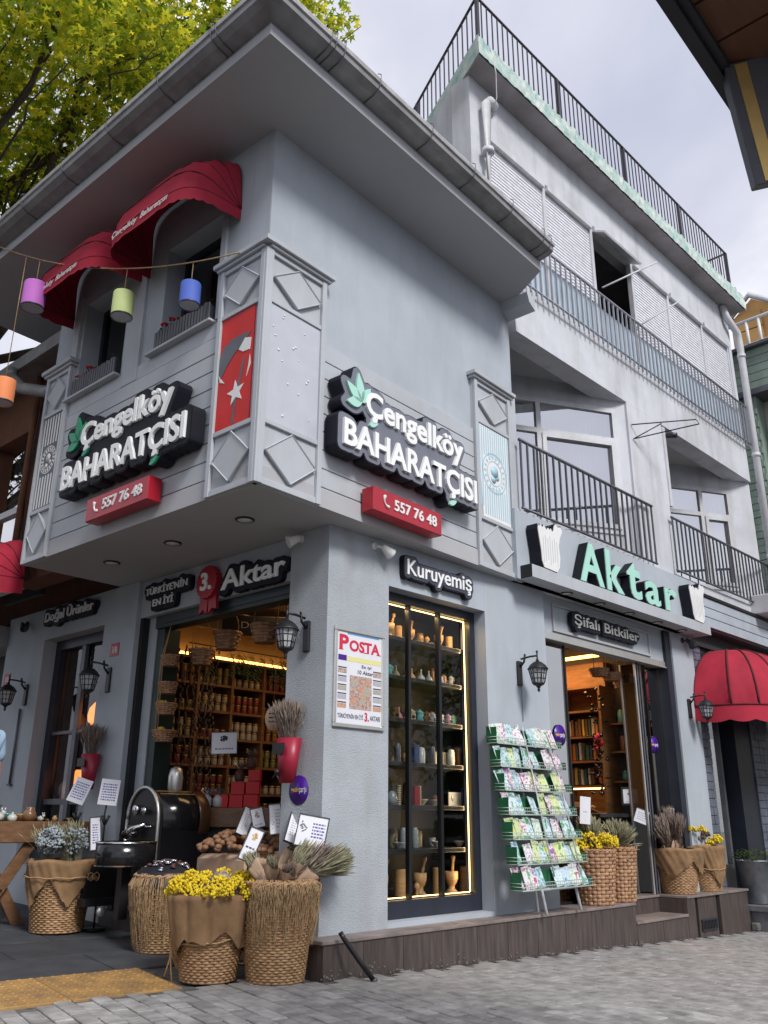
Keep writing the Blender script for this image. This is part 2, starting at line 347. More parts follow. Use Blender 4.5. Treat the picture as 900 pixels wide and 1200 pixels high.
M['bark'] = mat('plane_tree_bark', (0.10,0.075,0.05), 0.9, col2=(0.05,0.04,0.03), vs=8, bump=0.5)
def leafmat(name, c1, c2, c3):
    m = bpy.data.materials.new(name); m.use_nodes = True; n = m.node_tree; P = n.nodes['Principled BSDF']; P.inputs['Roughness'].default_value = 0.6
    g = n.nodes.new('ShaderNodeNewGeometry'); r = n.nodes.new('ShaderNodeValToRGB'); n.links.new(g.outputs['Random Per Island'], r.inputs[0])
    r.color_ramp.elements[0].color = (*c1, 1); r.color_ramp.elements[1].color = (*c3, 1); e = r.color_ramp.elements.new(0.5); e.color = (*c2, 1)
    n.links.new(r.outputs[0], P.inputs['Base Color'])
    tl = n.nodes.new('ShaderNodeBsdfTranslucent'); n.links.new(r.outputs[0], tl.inputs[0]); mx = n.nodes.new('ShaderNodeMixShader'); mx.inputs[0].default_value = 0.65
    o = n.nodes['Material Output']; n.links.new(P.outputs[0], mx.inputs[1]); n.links.new(tl.outputs[0], mx.inputs[2]); n.links.new(mx.outputs[0], o.inputs[0]); return m
M['treeleaf'] = leafmat('autumn_plane_leaves', (0.13,0.22,0.02), (0.40,0.46,0.03), (0.88,0.78,0.05))
M['treeleaf_dark'] = leafmat('dark_plane_leaves', (0.025,0.05,0.015), (0.05,0.09,0.02), (0.12,0.16,0.03))
def lanternmat(n, c): return mat(n, c, 0.7, var=0.06)

# ---------------------------------------------------------------- lettering
_tc = {}
def text_geo(s, bold=0.0, shear=0.0, res=3):
    k = (s, bold, shear, res)
    if k in _tc: return _tc[k]
    cu = bpy.data.curves.new('t', 'FONT'); cu.body = s; cu.size = 1; cu.offset = bold; cu.shear = shear; cu.resolution_u = res
    o = bpy.data.objects.new('t', cu); S.collection.objects.link(o); dg = bpy.context.evaluated_depsgraph_get()
    me = bpy.data.meshes.new_from_object(o.evaluated_get(dg))
    vs = [tuple(v.co) for v in me.vertices]; fs = [tuple(p.vertices) for p in me.polygons]
    bpy.data.objects.remove(o); bpy.data.curves.remove(cu); bpy.data.meshes.remove(me)
    xs = [v[0] for v in vs]; ys = [v[1] for v in vs]
    _tc[k] = (vs, fs, (min(xs), max(xs), min(ys), max(ys))); return _tc[k]
def put_text(mb, s, x0, x1, z0, z1, y0, depth, bold=0.0, shear=0.0, slope=0.0, ref=None, m=None):
    """letters standing on the xz plane; front at y0, going back depth. z0..z1 spans the glyph box of ref (or of s)"""
    vs, fs, bb = text_geo(s, bold, shear)
    rb = text_geo(ref, bold, shear)[2] if ref else bb
    sx = (x1-x0)/(bb[1]-bb[0]); sz = (z1-z0)/(rb[3]-rb[2])
    pts = [(x0+(v[0]-bb[0])*sx, z0+(v[1]-rb[2])*sz + slope*((v[0]-bb[0])*sx)) for v in vs]
    n = len(pts)
    V = [(p[0], y0, p[1]) for p in pts]; Fs = [tuple(f) for f in fs]
    # orientation: front faces towards -y
    def area(f): return sum(pts[f[i]][0]*pts[f[(i+1)%len(f)]][1]-pts[f[(i+1)%len(f)]][0]*pts[f[i]][1] for i in range(len(f)))
    Fs = [f if area(f) > 0 else f[::-1] for f in Fs]
    if depth > 0:
        V2 = V+[(p[0], y0+depth, p[1]) for p in pts]; cnt = {}
        for f in Fs:
            for i in range(len(f)): cnt[(f[i], f[(i+1)%len(f)])] = 1
        side = [(a, a+n, b+n, b) for (a, b) in cnt if (b, a) not in cnt]
        mb.add(V2, Fs+side, False, m)
    else: mb.add(V, Fs, False, m)
    return pts, fs
def offset_outline(pts, faces, r, step=0.012):
    """closed outlines around a set of flat faces at distance r (marching squares on a distance field)"""
    P = []
    for f in faces:
        for i in range(len(f)):
            a = np.array(pts[f[i]]); b = np.array(pts[f[(i+1)%len(f)]]); L = np.hypot(*(b-a)); k = max(1, int(L/step))
            for t in range(k): P.append(a+(b-a)*t/k)
        P.append(np.mean([pts[i] for i in f], axis=0))
    P = np.array(P); x0, z0 = P.min(0)-r-2*step; x1, z1 = P.max(0)+r+2*step
    xs = np.arange(x0, x1, step); zs = np.arange(z0, z1, step); D = np.full((len(xs), len(zs)), 1e9)
    for p in P:
        i0, i1 = np.searchsorted(xs, [p[0]-r-3*step, p[0]+r+3*step]); j0, j1 = np.searchsorted(zs, [p[1]-r-3*step, p[1]+r+3*step])
        d = np.hypot(xs[i0:i1, None]-p[0], zs[None, j0:j1]-p[1]); D[i0:i1, j0:j1] = np.minimum(D[i0:i1, j0:j1], d)
    D = np.minimum(D, r+3*step)-r
    seg = {}
    def e(i, j, k):                      # k 0: edge to +x, 1: edge to +z
        if k == 0: a, b = D[i, j], D[i+1, j]; t = a/(a-b); return (xs[i]+t*step, zs[j])
        a, b = D[i, j], D[i, j+1]; t = a/(a-b); return (xs[i], zs[j]+t*step)
    pos = {}
    for i in range(len(xs)-1):
        for j in range(len(zs)-1):
            c = (D[i, j] < 0)*1+(D[i+1, j] < 0)*2+(D[i+1, j+1] < 0)*4+(D[i, j+1] < 0)*8
            if c in (0, 15): continue
            B_, Rr, Tt, Ll = (i, j, 0), (i+1, j, 1), (i, j+1, 0), (i, j, 1)
            tab = {1:[(B_,Ll)],2:[(Rr,B_)],3:[(Rr,Ll)],4:[(Tt,Rr)],5:[(B_,Ll),(Tt,Rr)],6:[(Tt,B_)],7:[(Tt,Ll)],8:[(Ll,Tt)],9:[(B_,Tt)],10:[(Rr,B_),(Ll,Tt)],11:[(Rr,Tt)],12:[(Ll,Rr)],13:[(B_,Rr)],14:[(Ll,B_)]}
            for a, b in tab[c]: seg[a] = b; pos[a] = e(*a); pos[b] = e(*b)
    loops = []
    while seg:
        k0 = next(iter(seg)); k = k0; L = []
        while k in seg: L.append(pos[k]); k = seg.pop(k)
        if len(L) > 12: loops.append(L[::2])
    return loops
def plate(mb, loops, y0, depth, m=None, only_outer=True):
    """fill closed outlines (xz) and extrude them back by depth"""
    if only_outer:
        def ar(L): return abs(sum(L[i][0]*L[(i+1)%len(L)][1]-L[(i+1)%len(L)][0]*L[i][1] for i in range(len(L))))
        amax = max(ar(L) for L in loops); loops = [L for L in loops if ar(L) > amax*0.12]
        keep = []
        for L in loops:
            cx = min(p[0] for p in L); inside = any(min(q[0] for q in K) < cx and max(q[0] for q in K) > max(p[0] for p in L) and min(q[1] for q in K) < min(p[1] for p in L) and max(q[1] for q in K) > max(p[1] for p in L) for K in loops if K is not L)
            if not inside: keep.append(L)
        loops = keep
    for L in loops:
        cu = bpy.data.curves.new('p', 'CURVE'); cu.dimensions = '2D'; cu.fill_mode = 'BOTH'
        sp = cu.splines.new('POLY'); sp.points.add(len(L)-1); sp.use_cyclic_u = True
        for i, p in enumerate(L): sp.points[i].co = (p[0], p[1], 0, 1)
        o = bpy.data.objects.new('p', cu); S.collection.objects.link(o); dg = bpy.context.evaluated_depsgraph_get()
        me = bpy.data.meshes.new_from_object(o.evaluated_get(dg))
        pts = [(v.co[0], v.co[1]) for v in me.vertices]; Fs = [tuple(p.vertices) for p in me.polygons]
        bpy.data.objects.remove(o); bpy.data.curves.remove(cu); bpy.data.meshes.remove(me)
        def area(f): return sum(pts[f[i]][0]*pts[f[(i+1)%len(f)]][1]-pts[f[(i+1)%len(f)]][0]*pts[f[i]][1] for i in range(len(f)))
        Fs = [f if area(f) > 0 else f[::-1] for f in Fs]
        n = len(pts); V = [(p[0], y0, p[1]) for p in pts]+[(p[0], y0+depth, p[1]) for p in pts]; cnt = {}
        for f in Fs:
            for i in range(len(f)): cnt[(f[i], f[(i+1)%len(f)])] = 1
        mb.add(V, Fs+[(a, a+n, b+n, b) for (a, b) in cnt if (b, a) not in cnt], False, m)
# ================================================================ SETTING: ground
CAMXY = (0.0, 0.0)
mb = MB(); xs = [-60, 4.05, 11, 90]
for i in range(3):
    a, b = xs[i], xs[i+1]; r_ = 1 if i == 0 else 0
    mb.quad((a, -60, gz(a)-0.014), (b, -60, gz(b)-0.014), (b, 5.0, gz(b)-0.014), (a, 5.0, gz(a)-0.014)); mb.quad((a, 5.0, gz(a)-0.014), (b, 5.0, gz(b)-0.014), (b, 12, gz(b)-0.014+0.315*r_), (a, 12, gz(a)-0.014+0.315*r_)); mb.quad((a, 12, gz(a)-0.014+0.315*r_), (b, 12, gz(b)-0.014+0.315*r_), (b, 90, gz(b)-0.014+0.315*r_), (a, 90, gz(a)-0.014+0.315*r_))
ground = struct('ground', mb, M['sand'])
# grey pavers, courses running away from the camera, the nearest 300 as pieces of their own
TA = R_(-7.0); tx = Vector((math.cos(TA), math.sin(TA), 0)); ty = Vector((-math.sin(TA), math.cos(TA), 0))
GS = 0.045
TO = Vector((2.29, 4.985, 0))                      # front left corner of the tactile strip
PA = R_(-13); px_ = Vector((math.cos(PA), math.sin(PA), 0)); py_ = Vector((-math.sin(PA), math.cos(PA), 0))
pav = bpy.data.objects.new('pavement', None); S.collection.objects.link(pav); pav['kind'] = 'structure'
cells = []; bw, bl = 0.102, 0.205
def seen(x, y, z=0.0, mx_=30):
    q = [sum(RC[r][c]*(Vector((x, y, z))-Vector((0, 0, 0.95)))[c] for c in range(3)) for r in range(3)]
    if q[2] < 0.3: return False
    u = 450+FPX*q[0]/q[2]; v = 600+FPX*q[1]/q[2]; return -mx_ < u < 900+mx_ and -mx_ < v < 1200+mx_
for i in range(-30, 130):
    for j in range(-60, 40):
        p = px_*(i*bw)+py_*(j*bl+(bl/2 if i % 2 else 0)); x, y = p.x, p.y
        if y > 4.44-0.05 and x > 3.95: continue
        d = Vector((x, y, 0))-TO
        if d.dot(ty) > -0.06 and x < 4.1: continue
        if x < 1.2 or x > 13.5 or y < 0.6: continue
        if not seen(x, y, gz(x), 60): continue
        cells.append((math.hypot(x, y), x, y, i, j))
cells.sort()
def brick_mb(M_, mb): return mb.box(-bw/2+0.004, bw/2-0.004, -bl/2+0.004, bl/2-0.004, -0.03, 0.0, m=M_, c=0.004)
bme = brick_mb(WORLD, MB()).mesh('brick', M['brick']); rest = MB()
for k, (d_, x, y, i, j) in enumerate(cells):
    z = gz(x)+random.uniform(-0.003, 0.003)
    Mx = T(x, y, z) @ RZ(PA+random.uniform(-0.01, 0.01)) @ RX(random.uniform(-0.006, 0.006)) @ RY(random.uniform(-0.012, 0.012))
    if k < 300:
        o = bpy.data.objects.new('brick', bme); S.collection.objects.link(o); o.parent = pav; o.matrix_local = Mx
    elif d_ < 15: brick_mb(Mx, rest)
o = part('paver_field', rest, M['brick'], pav, kind='stuff')
# ochre tactile tiles
tw = 0.64; tl = 0.66
for i in range(-3, 3):
    mb = MB(); x0 = i*tl+0.38
    if i > 0: break
    Mt = Matrix(((tx.x, ty.x, 0, TO.x), (tx.y, ty.y, 0, TO.y), (-0.122*GS, 0.9925*GS, 1, 0.002), (0, 0, 0, 1)))
    mb.box(x0+0.003, x0+tl-0.003, 0.002, tw-0.002, -0.04, 0.0, m=Mt, c=0.004)
    n = 10
    for a in range(n):
        for b in range(n):
            cx = x0+(a+0.5)*tl/n; cy = (b+0.5)*tw/n
            mb.lathe([(0.017, -0.001), (0.015, 0.004), (0.008, 0.006)], 8, m=Mt @ T(cx, cy, 0))
    o = part('tactile_tile', mb, M['tactile'], pav)
# dark basalt slabs
sl = 0.60
for i in range(-8, 5):
    for j in range(0, 8):
        x0, x1 = i*sl*1.5, (i+1)*sl*1.5; y0 = tw+j*sl; off = 0.45 if j % 2 else 0.0
        c = TO+tx*(x0+off+sl*0.75)+ty*(y0+sl/2)
        if c.x > 4.75 or not seen(c.x, c.y, 0, 160): continue
        Mt = Matrix(((tx.x, ty.x, 0, TO.x), (tx.y, ty.y, 0, TO.y), (-0.122*GS, 0.9925*GS, 1, random.uniform(-0.002, 0.002)), (0, 0, 0, 1)))
        mb = MB(); mb.box(x0+off+0.004, x1+off-0.004, y0+0.004, y0+sl-0.004, -0.05, 0.0, m=Mt, c=0.004)
        part('slab', mb, M['slab'], pav)

# ================================================================ SHOP BUILDING
shop = thing('shop_building', 'grey two storey corner shop with clad overhanging upper floor and wide eaves', 'building', T(WX, WY, 0))
SI = shop.matrix_world.inverted()
SPLIT = {'light_spot','band','corner_strip','ground_wall','side_wall','side_header','upper_side_wall','wall_strip','diamond','door_frame','side_door_frame','header_rail','led_strip','mullion','interior_wall','interior_ceiling','shelf_board','shelf_light','small_shelf','step_riser','facade','end_wall'}
def spart(name, mb, mats, parent=None, label=None, kind=None):
    if name in SPLIT:
        for q in mb.pieces(): o = part(name, q.mesh(name, mats, SI), mats, parent or shop, label, kind)
        return o
    return part(name, mb.mesh(name, mats, SI), mats, parent or shop, label, kind)
def fmb(Mf): m = MB(); m.m = Mf; return m
def pt(Mf, x, y, z=0): return Mf @ Vector((x, y, z))
ZS, ZL = 3.028, 0.218
# ground floor piers and walls
mb = MB()
g = [pt(F0, 0, 0), pt(F0, 0.645, 0), pt(F0, 0.645, 0.32), pt(G0, -0.42, 0.30), pt(G0, -0.42, 0)]
mb.prism([(p.x, p.y) for p in g], 0.10, ZS)
spart('corner_pillar', mb, M['rough_plaster'])
mb = fmb(F0); mb.box(0.646, 1.87, 0, 0.28, 2.675, ZS); mb.box(1.871, 2.80, 0, 0.28, ZL, ZS); mb.box(5.42, 5.96, 0, 0.3, ZL, ZS)
mb.box(0.646, 1.87, 0.001, 0.28, ZL-0.001, 0.252)
spart('ground_wall', mb, M['plaster'])
mb = fmb(F0); mb.box(2.80, 5.42, 0.06, 0.22, 2.60, ZS); spart('door_header', mb, M['plaster'])
mb = fmb(F0); mb.box(2.802, 5.36, 0.045, 0.06, 2.60, 2.66); mb.box(2.802, 5.36, 0.03, 0.055, 2.585, 2.60); spart('header_rail', mb, M['alu'])
mb = fmb(F0); mb.box(5.30, 5.418, 0.02, 0.26, ZL, ZS-0.002); mb.box(2.803, 2.86, 0.07, 0.25, ZL, 2.60); spart('door_frame', mb, M['navy'])
# recessed plate frame behind the hanging sign
mb = fmb(F0)
for a in ((3.02, 4.98, 2.68, 2.705), (3.02, 4.98, 2.935, 2.96), (3.02, 3.045, 2.705, 2.935), (4.955, 4.98, 2.705, 2.935)): mb.box(a[0], a[1], 0.04, 0.06, a[2], a[3])
spart('header_panel', mb, M['soffit'])
# left side wall with window opening
mb = fmb(G0)
WU0, WU1, WZ0, WZ1 = -4.28, -3.10, 0.50, 2.69
mb.box(-5.15, WU0, 0, 0.3, 0, ZS); mb.box(WU1, -2.55, 0, 0.3, 0, ZS); mb.box(WU0, WU1, 0, 0.3, WZ1, ZS); mb.box(WU0, WU1, 0, 0.3, 0, WZ0)
spart('side_wall', mb, M['plaster'])
mb = fmb(G0); mb.box(-2.549, -0.421, 0.04, 0.20, 2.68, ZS-0.001); mb.box(-2.50, -2.37, 0.12, 0.30, 0.12, 2.68); spart('side_header', mb, M['plaster'])
mb = fmb(G0); mb.box(-2.549, -2.50, 0.05, 0.30, 0.10, 2.679); spart('shutter_guide', mb, M['black'])
mb = fmb(G0); mb.box(-2.369, -0.421, 0.10, 0.24, 2.565, 2.679); mb.box(-2.369, -2.26, 0.13, 0.30, 0.12, 2.564); spart('side_door_frame', mb, M['green_frame'])
mb = fmb(G0); mb.box(-2.25, -0.421, 0.09, 0.10, 2.60, 2.63); spart('frame_lip', mb, M['navy'])
mb = fmb(G0); mb.box(-2.58, -0.421, -0.05, 0.60, 0.0, 0.215); spart('door_step', mb, M['tile'])
# window frame of the side wall
mb = fmb(G0); a, b = WU0, WU1
mb.box(a, a+0.10, 0.14, 0.22, WZ0, WZ1); mb.box(b-0.05, b, 0.14, 0.22, WZ0, WZ1); mb.box(a+0.10, b-0.05, 0.14, 0.22, WZ1-0.10, WZ1); mb.box(a+0.10, b-0.05, 0.14, 0.22, WZ0, WZ0+0.12)
wf = spart('side_window', mb, M['navy'])
mb = fmb(G0); mb.box(a+0.53, a+0.60, 0.15, 0.19, WZ0+0.12, WZ1-0.10); mb.box(a+0.10, a+0.53, 0.16, 0.18, 1.05, 1.10); mb.box(a+0.60, b-0.05, 0.16, 0.18, 1.05, 1.10); mb.box(a+0.60, b-0.05, 0.16, 0.18, 1.72, 1.75); mb.box(a+0.10, a+0.53, 0.16, 0.18, 1.72, 1.75)
spart('window_bar', mb, M['rail'], wf)
mb = fmb(G0); mb.quad((a+0.10, 0.20, WZ0+0.12), (b-0.05, 0.20, WZ0+0.12), (b-0.05, 0.20, WZ1-0.10), (a+0.10, 0.20, WZ1-0.10)); spart('pane', mb, M['glass'], wf)
mb = fmb(G0); mb.box(-4.45, -4.40, 0.301, 0.60, 0.4, 2.8); spart('window_cheek', mb, M['intdark']); mb = fmb(G0); mb.box(-4.40, -2.95, 0.301, 0.60, 2.71, 2.75); spart('window_head', mb, M['intdark'])
# overhanging slab
c_ = [pt(F1, 0, 0), pt(F1, 3.34, 0.0), pt(F1, 3.34, 3.6), pt(G1, -3.13, 3.6), pt(G1, -3.13, 0)]
def outl(dx, dy, L1=3.34, L2=3.13):
    return [pt(F1, dx, dx), pt(F1, L1, dx), pt(F1, L1, 4.2), pt(G1, -L2, 4.2), pt(G1, -L2, dx)]
mb = MB(); q = [(BX+0.013, BY+0.012), pt(F1, 3.33, 0.012), (pt(F1, 3.33, 2.8)), pt(G1, -3.12, 2.9), pt(G1, -3.12, 0.012)]
mb.prism([(p[0], p[1]) for p in q], ZS+0.002, ZS+0.14); spart('soffit', mb, M['soffit'])
# upper walls behind the cladding
FT = 5.995
mb = fmb(F1); mb.box(0.05, 3.35, 0.045, 0.25, ZS+0.141, FT); spart('upper_wall', mb, M['plaster'])
W1a, W1b, W2a, W2b, WTZ = -1.36, -0.63, -2.65, -1.92, 5.50
mb = fmb(G1)
for x0, x1, z0, z1 in ((-3.12, W2a, ZS+0.141, FT), (W2b, W1a, ZS+0.141, FT), (W1b, -0.27, ZS+0.141, FT), (W2a, W2b, ZS+0.141, 4.50), (W1a, W1b, ZS+0.141, 4.50), (W2a, W2b, WTZ, FT), (W1a, W1b, WTZ, FT)):
    mb.box(x0, x1, 0.045, 0.28, z0, z1)
mb.box(-0.269, -0.05, 0.046, 0.28, ZS+0.141, FT)
spart('upper_side_wall', mb, M['plaster'])
mb = MB(); mb.m = WORLD
p1, p2 = pt(F1, 3.35, 0.25), pt(F1, 3.35, 4.0); p3, p4 = pt(G1, -3.12, 4.0), pt(G1, -3.12, 0.28)
# end wall on the left
mb = fmb(G1); mb.box(-3.12, -3.00, 0.281, 4.0, ZS+0.141, FT); spart('end_wall', mb, M['plaster'])
# upper windows
for (a, b) in ((W1a, W1b), (W2a, W2b)):
    mb = fmb(G1); t = 0.05; y0, y1 = 0.22, 0.27
    mb.box(a, a+t, y0, y1, 4.50, WTZ); mb.box(b-t, b, y0, y1, 4.50, WTZ); mb.box(a+t, b-t, y0, y1, WTZ-t, WTZ); mb.box(a+t, b-t, y0, y1, 4.50, 4.55)
    wf = spart('upper_window', mb, M['navy'])
    mb = fmb(G1); mb.quad((a+t, 0.25, 4.55), (b-t, 0.25, 4.55), (b-t, 0.25, WTZ-t), (a+t, 0.25, WTZ-t)); spart('pane', mb, M['glass'], wf)
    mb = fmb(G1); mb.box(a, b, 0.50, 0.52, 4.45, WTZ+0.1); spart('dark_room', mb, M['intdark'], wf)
    mb = fmb(G1); mb.box(a-0.09, b+0.03, -0.035, 0.10, 4.478, 4.502, c=0.004); spart('sill', mb, M['panel'], wf)
# raised strips between the windows
mb = fmb(G1); mb.box(-1.86, -1.62, 0.02, 0.05, 4.352, 5.6); mb.box(-0.60, -0.54, 0.02, 0.05, 4.505, 5.4); mb.box(-2.80, -2.70, 0.02, 0.05, 4.95, 5.6); spart('wall_strip', mb, M['panel'])
# cladding boards
def board(Mf, x0, x1, z0, z1):
    mb = fmb(Mf); mb.box(x0, x1, 0.018, 0.045, z0+0.002, z1-0.005, c=0.003)
    return spart('plank', mb, M['panel'])
for Mf, x0, x1 in ((F1, 0.615, 2.60), (G1, -2.70, -0.525)):
    board(Mf, x0, x1, ZS+0.004, 3.185)
    for k in range(8): board(Mf, x0, x1, 3.185+0.145*k, 3.185+0.145*(k+1))
mb = fmb(G1); mb.box(-2.70, -0.525, 0.024, 0.045, 4.347, 4.475); spart('band', mb, M['panel'])
# panelled pilasters
def pilaster(Mf, x0, x1, kind, ztop=4.93, corner=0, seal=False):
    mb = fmb(Mf); yb = 0.046
    mb.box(x0, x1, 0.0+0.014, yb, ZS, ztop-0.07)
    root = spart('pilaster', mb, M['panel'])
    mb = fmb(Mf); s = 0.045 if (x1-x0) > 0.5 else 0.035; zs = [(ZS, ZS+0.05), (3.475, 3.515), (4.425, 4.465), (ztop-0.11, ztop-0.07)]
    mb.box(x0, x0+s, -0.014, 0.013, ZS+0.001, ztop-0.071, c=0.003); mb.box(x1-s, x1, -0.014, 0.013, ZS+0.001, ztop-0.071, c=0.003)
    for z0, z1 in zs: mb.box(x0+s, x1-s, -0.008, 0.013, z0+0.001, z1-0.002, c=0.003)
    spart('pilaster_frame', mb, M['panel'], root)
    mb = fmb(Mf); cx = (x0+x1)/2; hw = (x1-x0)/2-s-0.015
    for z0, z1 in ((3.09, 3.47), (4.475, ztop-0.12)):
        cz = (z0+z1)/2; hh = (z1-z0)/2-0.005; ang = 1
        mb.prism([(cx-hw, cz), (cx, cz-hh), (cx+hw, cz), (cx, cz+hh)], -0.010, 0.013, axis='y')
    spart('diamond', mb, M['panel'], root)
    for z0, z1 in ((3.09, 3.47), (4.475, ztop-0.12)):
        cz = (z0+z1)/2; hh = (z1-z0)/2-0.005; mb = fmb(Mf); P4 = [(cx-hw, cz), (cx, cz-hh), (cx+hw, cz), (cx, cz+hh)]
        for q in range(4):
            p, r_ = P4[q], P4[(q+1) % 4]; mb.tube([(p[0], -0.012, p[1]), (r_[0], -0.012, r_[1])], 0.006, 4, smooth=False)
        spart('diamond_edge', mb, M['panel'], root)
    mb = fmb(Mf); l = 0.05 if corner != -1 else 0.0; r = 0.05 if corner != 1 else 0.0
    if corner == 0: l = r = 0.05
    mb.box(x0-l, x1+r, -0.055, yb, ztop-0.045, ztop-0.005, c=0.004); mb.box(x0-l*0.6, x1+r*0.6, -0.032, yb, ztop-0.069, ztop-0.046, c=0.003)
    spart('cap', mb, M['panel'], root)
    return root
pR = pilaster(F1, 0.012, 0.612, 'light', corner=-1)
pL = pilaster(G1, -0.522, -0.012, 'flag', corner=1)
pRR = pilaster(F1, 2.602, 3.215, 'seal'); pLL = pilaster(G1, -3.125, -2.702, 'seal')
mb = fmb(F1); mb.box(3.216, 3.35, 0.012, 0.044, ZS, 4.95); spart('corner_strip', mb, M['panel'])
mb = MB(); cp = pt(F1, 0, 0); mb.m = T(cp.x, cp.y, 0) @ RZ(A1); mb.box(-0.012, 0.013, -0.012, 0.013, ZS, 4.86, c=0.003); mb.box(-0.054, 0.02, -0.054, 0.02, 4.886, 4.924); spart('corner_bead', mb, M['panel'])
mb = fmb(F1); mb.box(0.06, 0.565, 0.004, 0.0135, 3.517, 4.423); lb = spart('light_panel', mb, M['lightbox'], pR)
mb = fmb(F1); random.seed(3)
for k in range(16):
    x, z = random.uniform(0.09, 0.53), random.uniform(3.56, 4.38); r = random.uniform(0.005, 0.011)
    mb.lathe([(r, 0), (r, 0.002)], 10, m=T(x, 0.003, z) @ RX(R_(90)))
spart('light_spot', mb, M['white'], lb)
# spotlights in the overhang
for cx, cy in ((3.655, 4.992), (3.615, 5.889), (3.573, 6.774)):
    mb = MB(); mb.m = T(cx, cy, ZS); mb.lathe([(0.072, 0.0), (0.072, -0.006), (0.058, -0.010), (0.058, 0.0)], 28); sp = spart('spotlight', mb, M['black'])
    mb = MB(); mb.m = T(cx, cy, ZS-0.006); mb.lathe([(0.057, 0), (0.057, -0.002)], 28); spart('spotlight_lens', mb, M['white'], sp)
# eaves
EC = Vector((2.682, 3.715, 0)); ex = Vector((math.cos(A1), math.sin(A1), 0)); R2 = EC+ex*3.56
L2 = Vector((2.44, 8.75, 0)); ey = (L2-EC).normalized()
iR = pt(F1, 3.36, 0.10); bR = pt(F1, 3.36, 4.1); bL = pt(G1, -4.6, 4.1)
poly = [(EC.x, EC.y), (R2.x, R2.y), (iR.x+0.02, iR.y+0.02), (bR.x, bR.y), (bL.x, bL.y), (L2.x, L2.y)]
mb = MB(); mb.prism(poly, FT, FT+0.095); spart('eave', mb, M['soffit'])
def offset_corner(d): # point d metres outside the eave corner along both edges
    nx_ = Vector((ex.y, -ex.x, 0)); ny_ = Vector((-ey.y, ey.x, 0))
    a = EC+nx_*d; b = EC+ny_*d; # intersect a+s*ex , b+t*ey
    det = ex.x*(-ey.y)-ex.y*(-ey.x); r = b-a; s_ = (r.x*(-ey.y)-r.y*(-ey.x))/det
    return a+ex*s_
def gutter(prof, mat_, name, parent=None):
    """prof: closed list of (outwards, z)"""
    nx_ = Vector((ex.y, -ex.x, 0)); ny_ = Vector((-ey.y, ey.x, 0)); mb = MB(); n = len(prof); vs = []
    for k, d0 in enumerate(prof): p = R2+nx_*d0[0]; vs.append((p.x, p.y, d0[1]))
    for d0 in prof: p = offset_corner(d0[0]); vs.append((p.x, p.y, d0[1]))
    for d0 in prof: p = L2+ny_*d0[0]; vs.append((p.x, p.y, d0[1]))
    fs = []
    for s_ in (0, 1):
        for k in range(n): fs.append((s_*n+k, s_*n+(k+1) % n, (s_+1)*n+(k+1) % n, (s_+1)*n+k))
    fs += [tuple(range(n)), tuple(range(2*n, 3*n))[::-1]]
    mb.add(vs, fs); return spart(name, mb, mat_, parent)
gut = gutter([(0.004, FT+0.11), (0.10, FT+0.125), (0.150, FT+0.155), (0.155, FT+0.20), (0.145, FT+0.20), (0.14, FT+0.16), (0.09, FT+0.14), (0.004, FT+0.125)], M['gutter'], 'gutter')
gutter([(0.150, FT+0.200), (0.170, FT+0.205), (0.176, FT+0.235), (0.160, FT+0.265), (0.145, FT+0.255), (0.140, FT+0.202)], M['gutterlip'], 'gutter_lip', gut)
gutter([(-0.03, FT+0.096), (0.003, FT+0.096), (0.003, FT+0.25), (-0.03, FT+0.25)], M['gutter'], 'fascia_board')
def bracket(p, n_, t_):
    mb = MB(); pr = [(0.004, FT+0.104), (0.10, FT+0.118), (0.156, FT+0.150), (0.182, FT+0.21), (0.180, FT+0.275), (0.15, FT+0.30)]
    mb.tube([p+n_*a+Vector((0, 0, z)) for a, z in pr], 0.004, 5); spart('gutter_bracket', mb, M['rail'], gut)
nx_ = Vector((ex.y, -ex.x, 0)); ny_ = Vector((-ey.y, ey.x, 0))
for s_ in (0.42, 0.47, 0.56, 0.95, 1.6, 2.2, 2.8, 3.36, 3.48): bracket(EC+ex*s_, nx_, ex)
for s_ in (0.40, 0.46, 1.1, 1.8, 2.5, 3.2, 3.9): bracket(EC+ey*s_, ny_, ey)
# joints along the boarded gutter bottom on the left
# roof
rc = pt(F1, 1.9, 2.2, FT+1.0)
mb = MB(); e = [(EC.x, EC.y, FT+0.25), (R2.x, R2.y, FT+0.25), (bR.x, bR.y, FT+0.25), (bL.x, bL.y, FT+0.25), (L2.x, L2.y, FT+0.25)]
r1 = (rc.x, rc.y, FT+0.75); r2_ = (rc.x-0.1, rc.y+2.2, FT+0.75)
mb.add(e+[r1, r2_], [(0, 1, 5), (1, 2, 6, 5), (2, 3, 6), (3, 4, 6), (4, 0, 5, 6)]); spart('roof', mb, M['gutter'])
mb = fmb(F1); mb.prism([(3.20, FT-0.002), (3.349, FT-0.002), (3.349, FT-0.16), (3.24, FT-0.10)], -0.28, 0.044, axis='y')
spart('eave_bracket', mb, M['panel'])

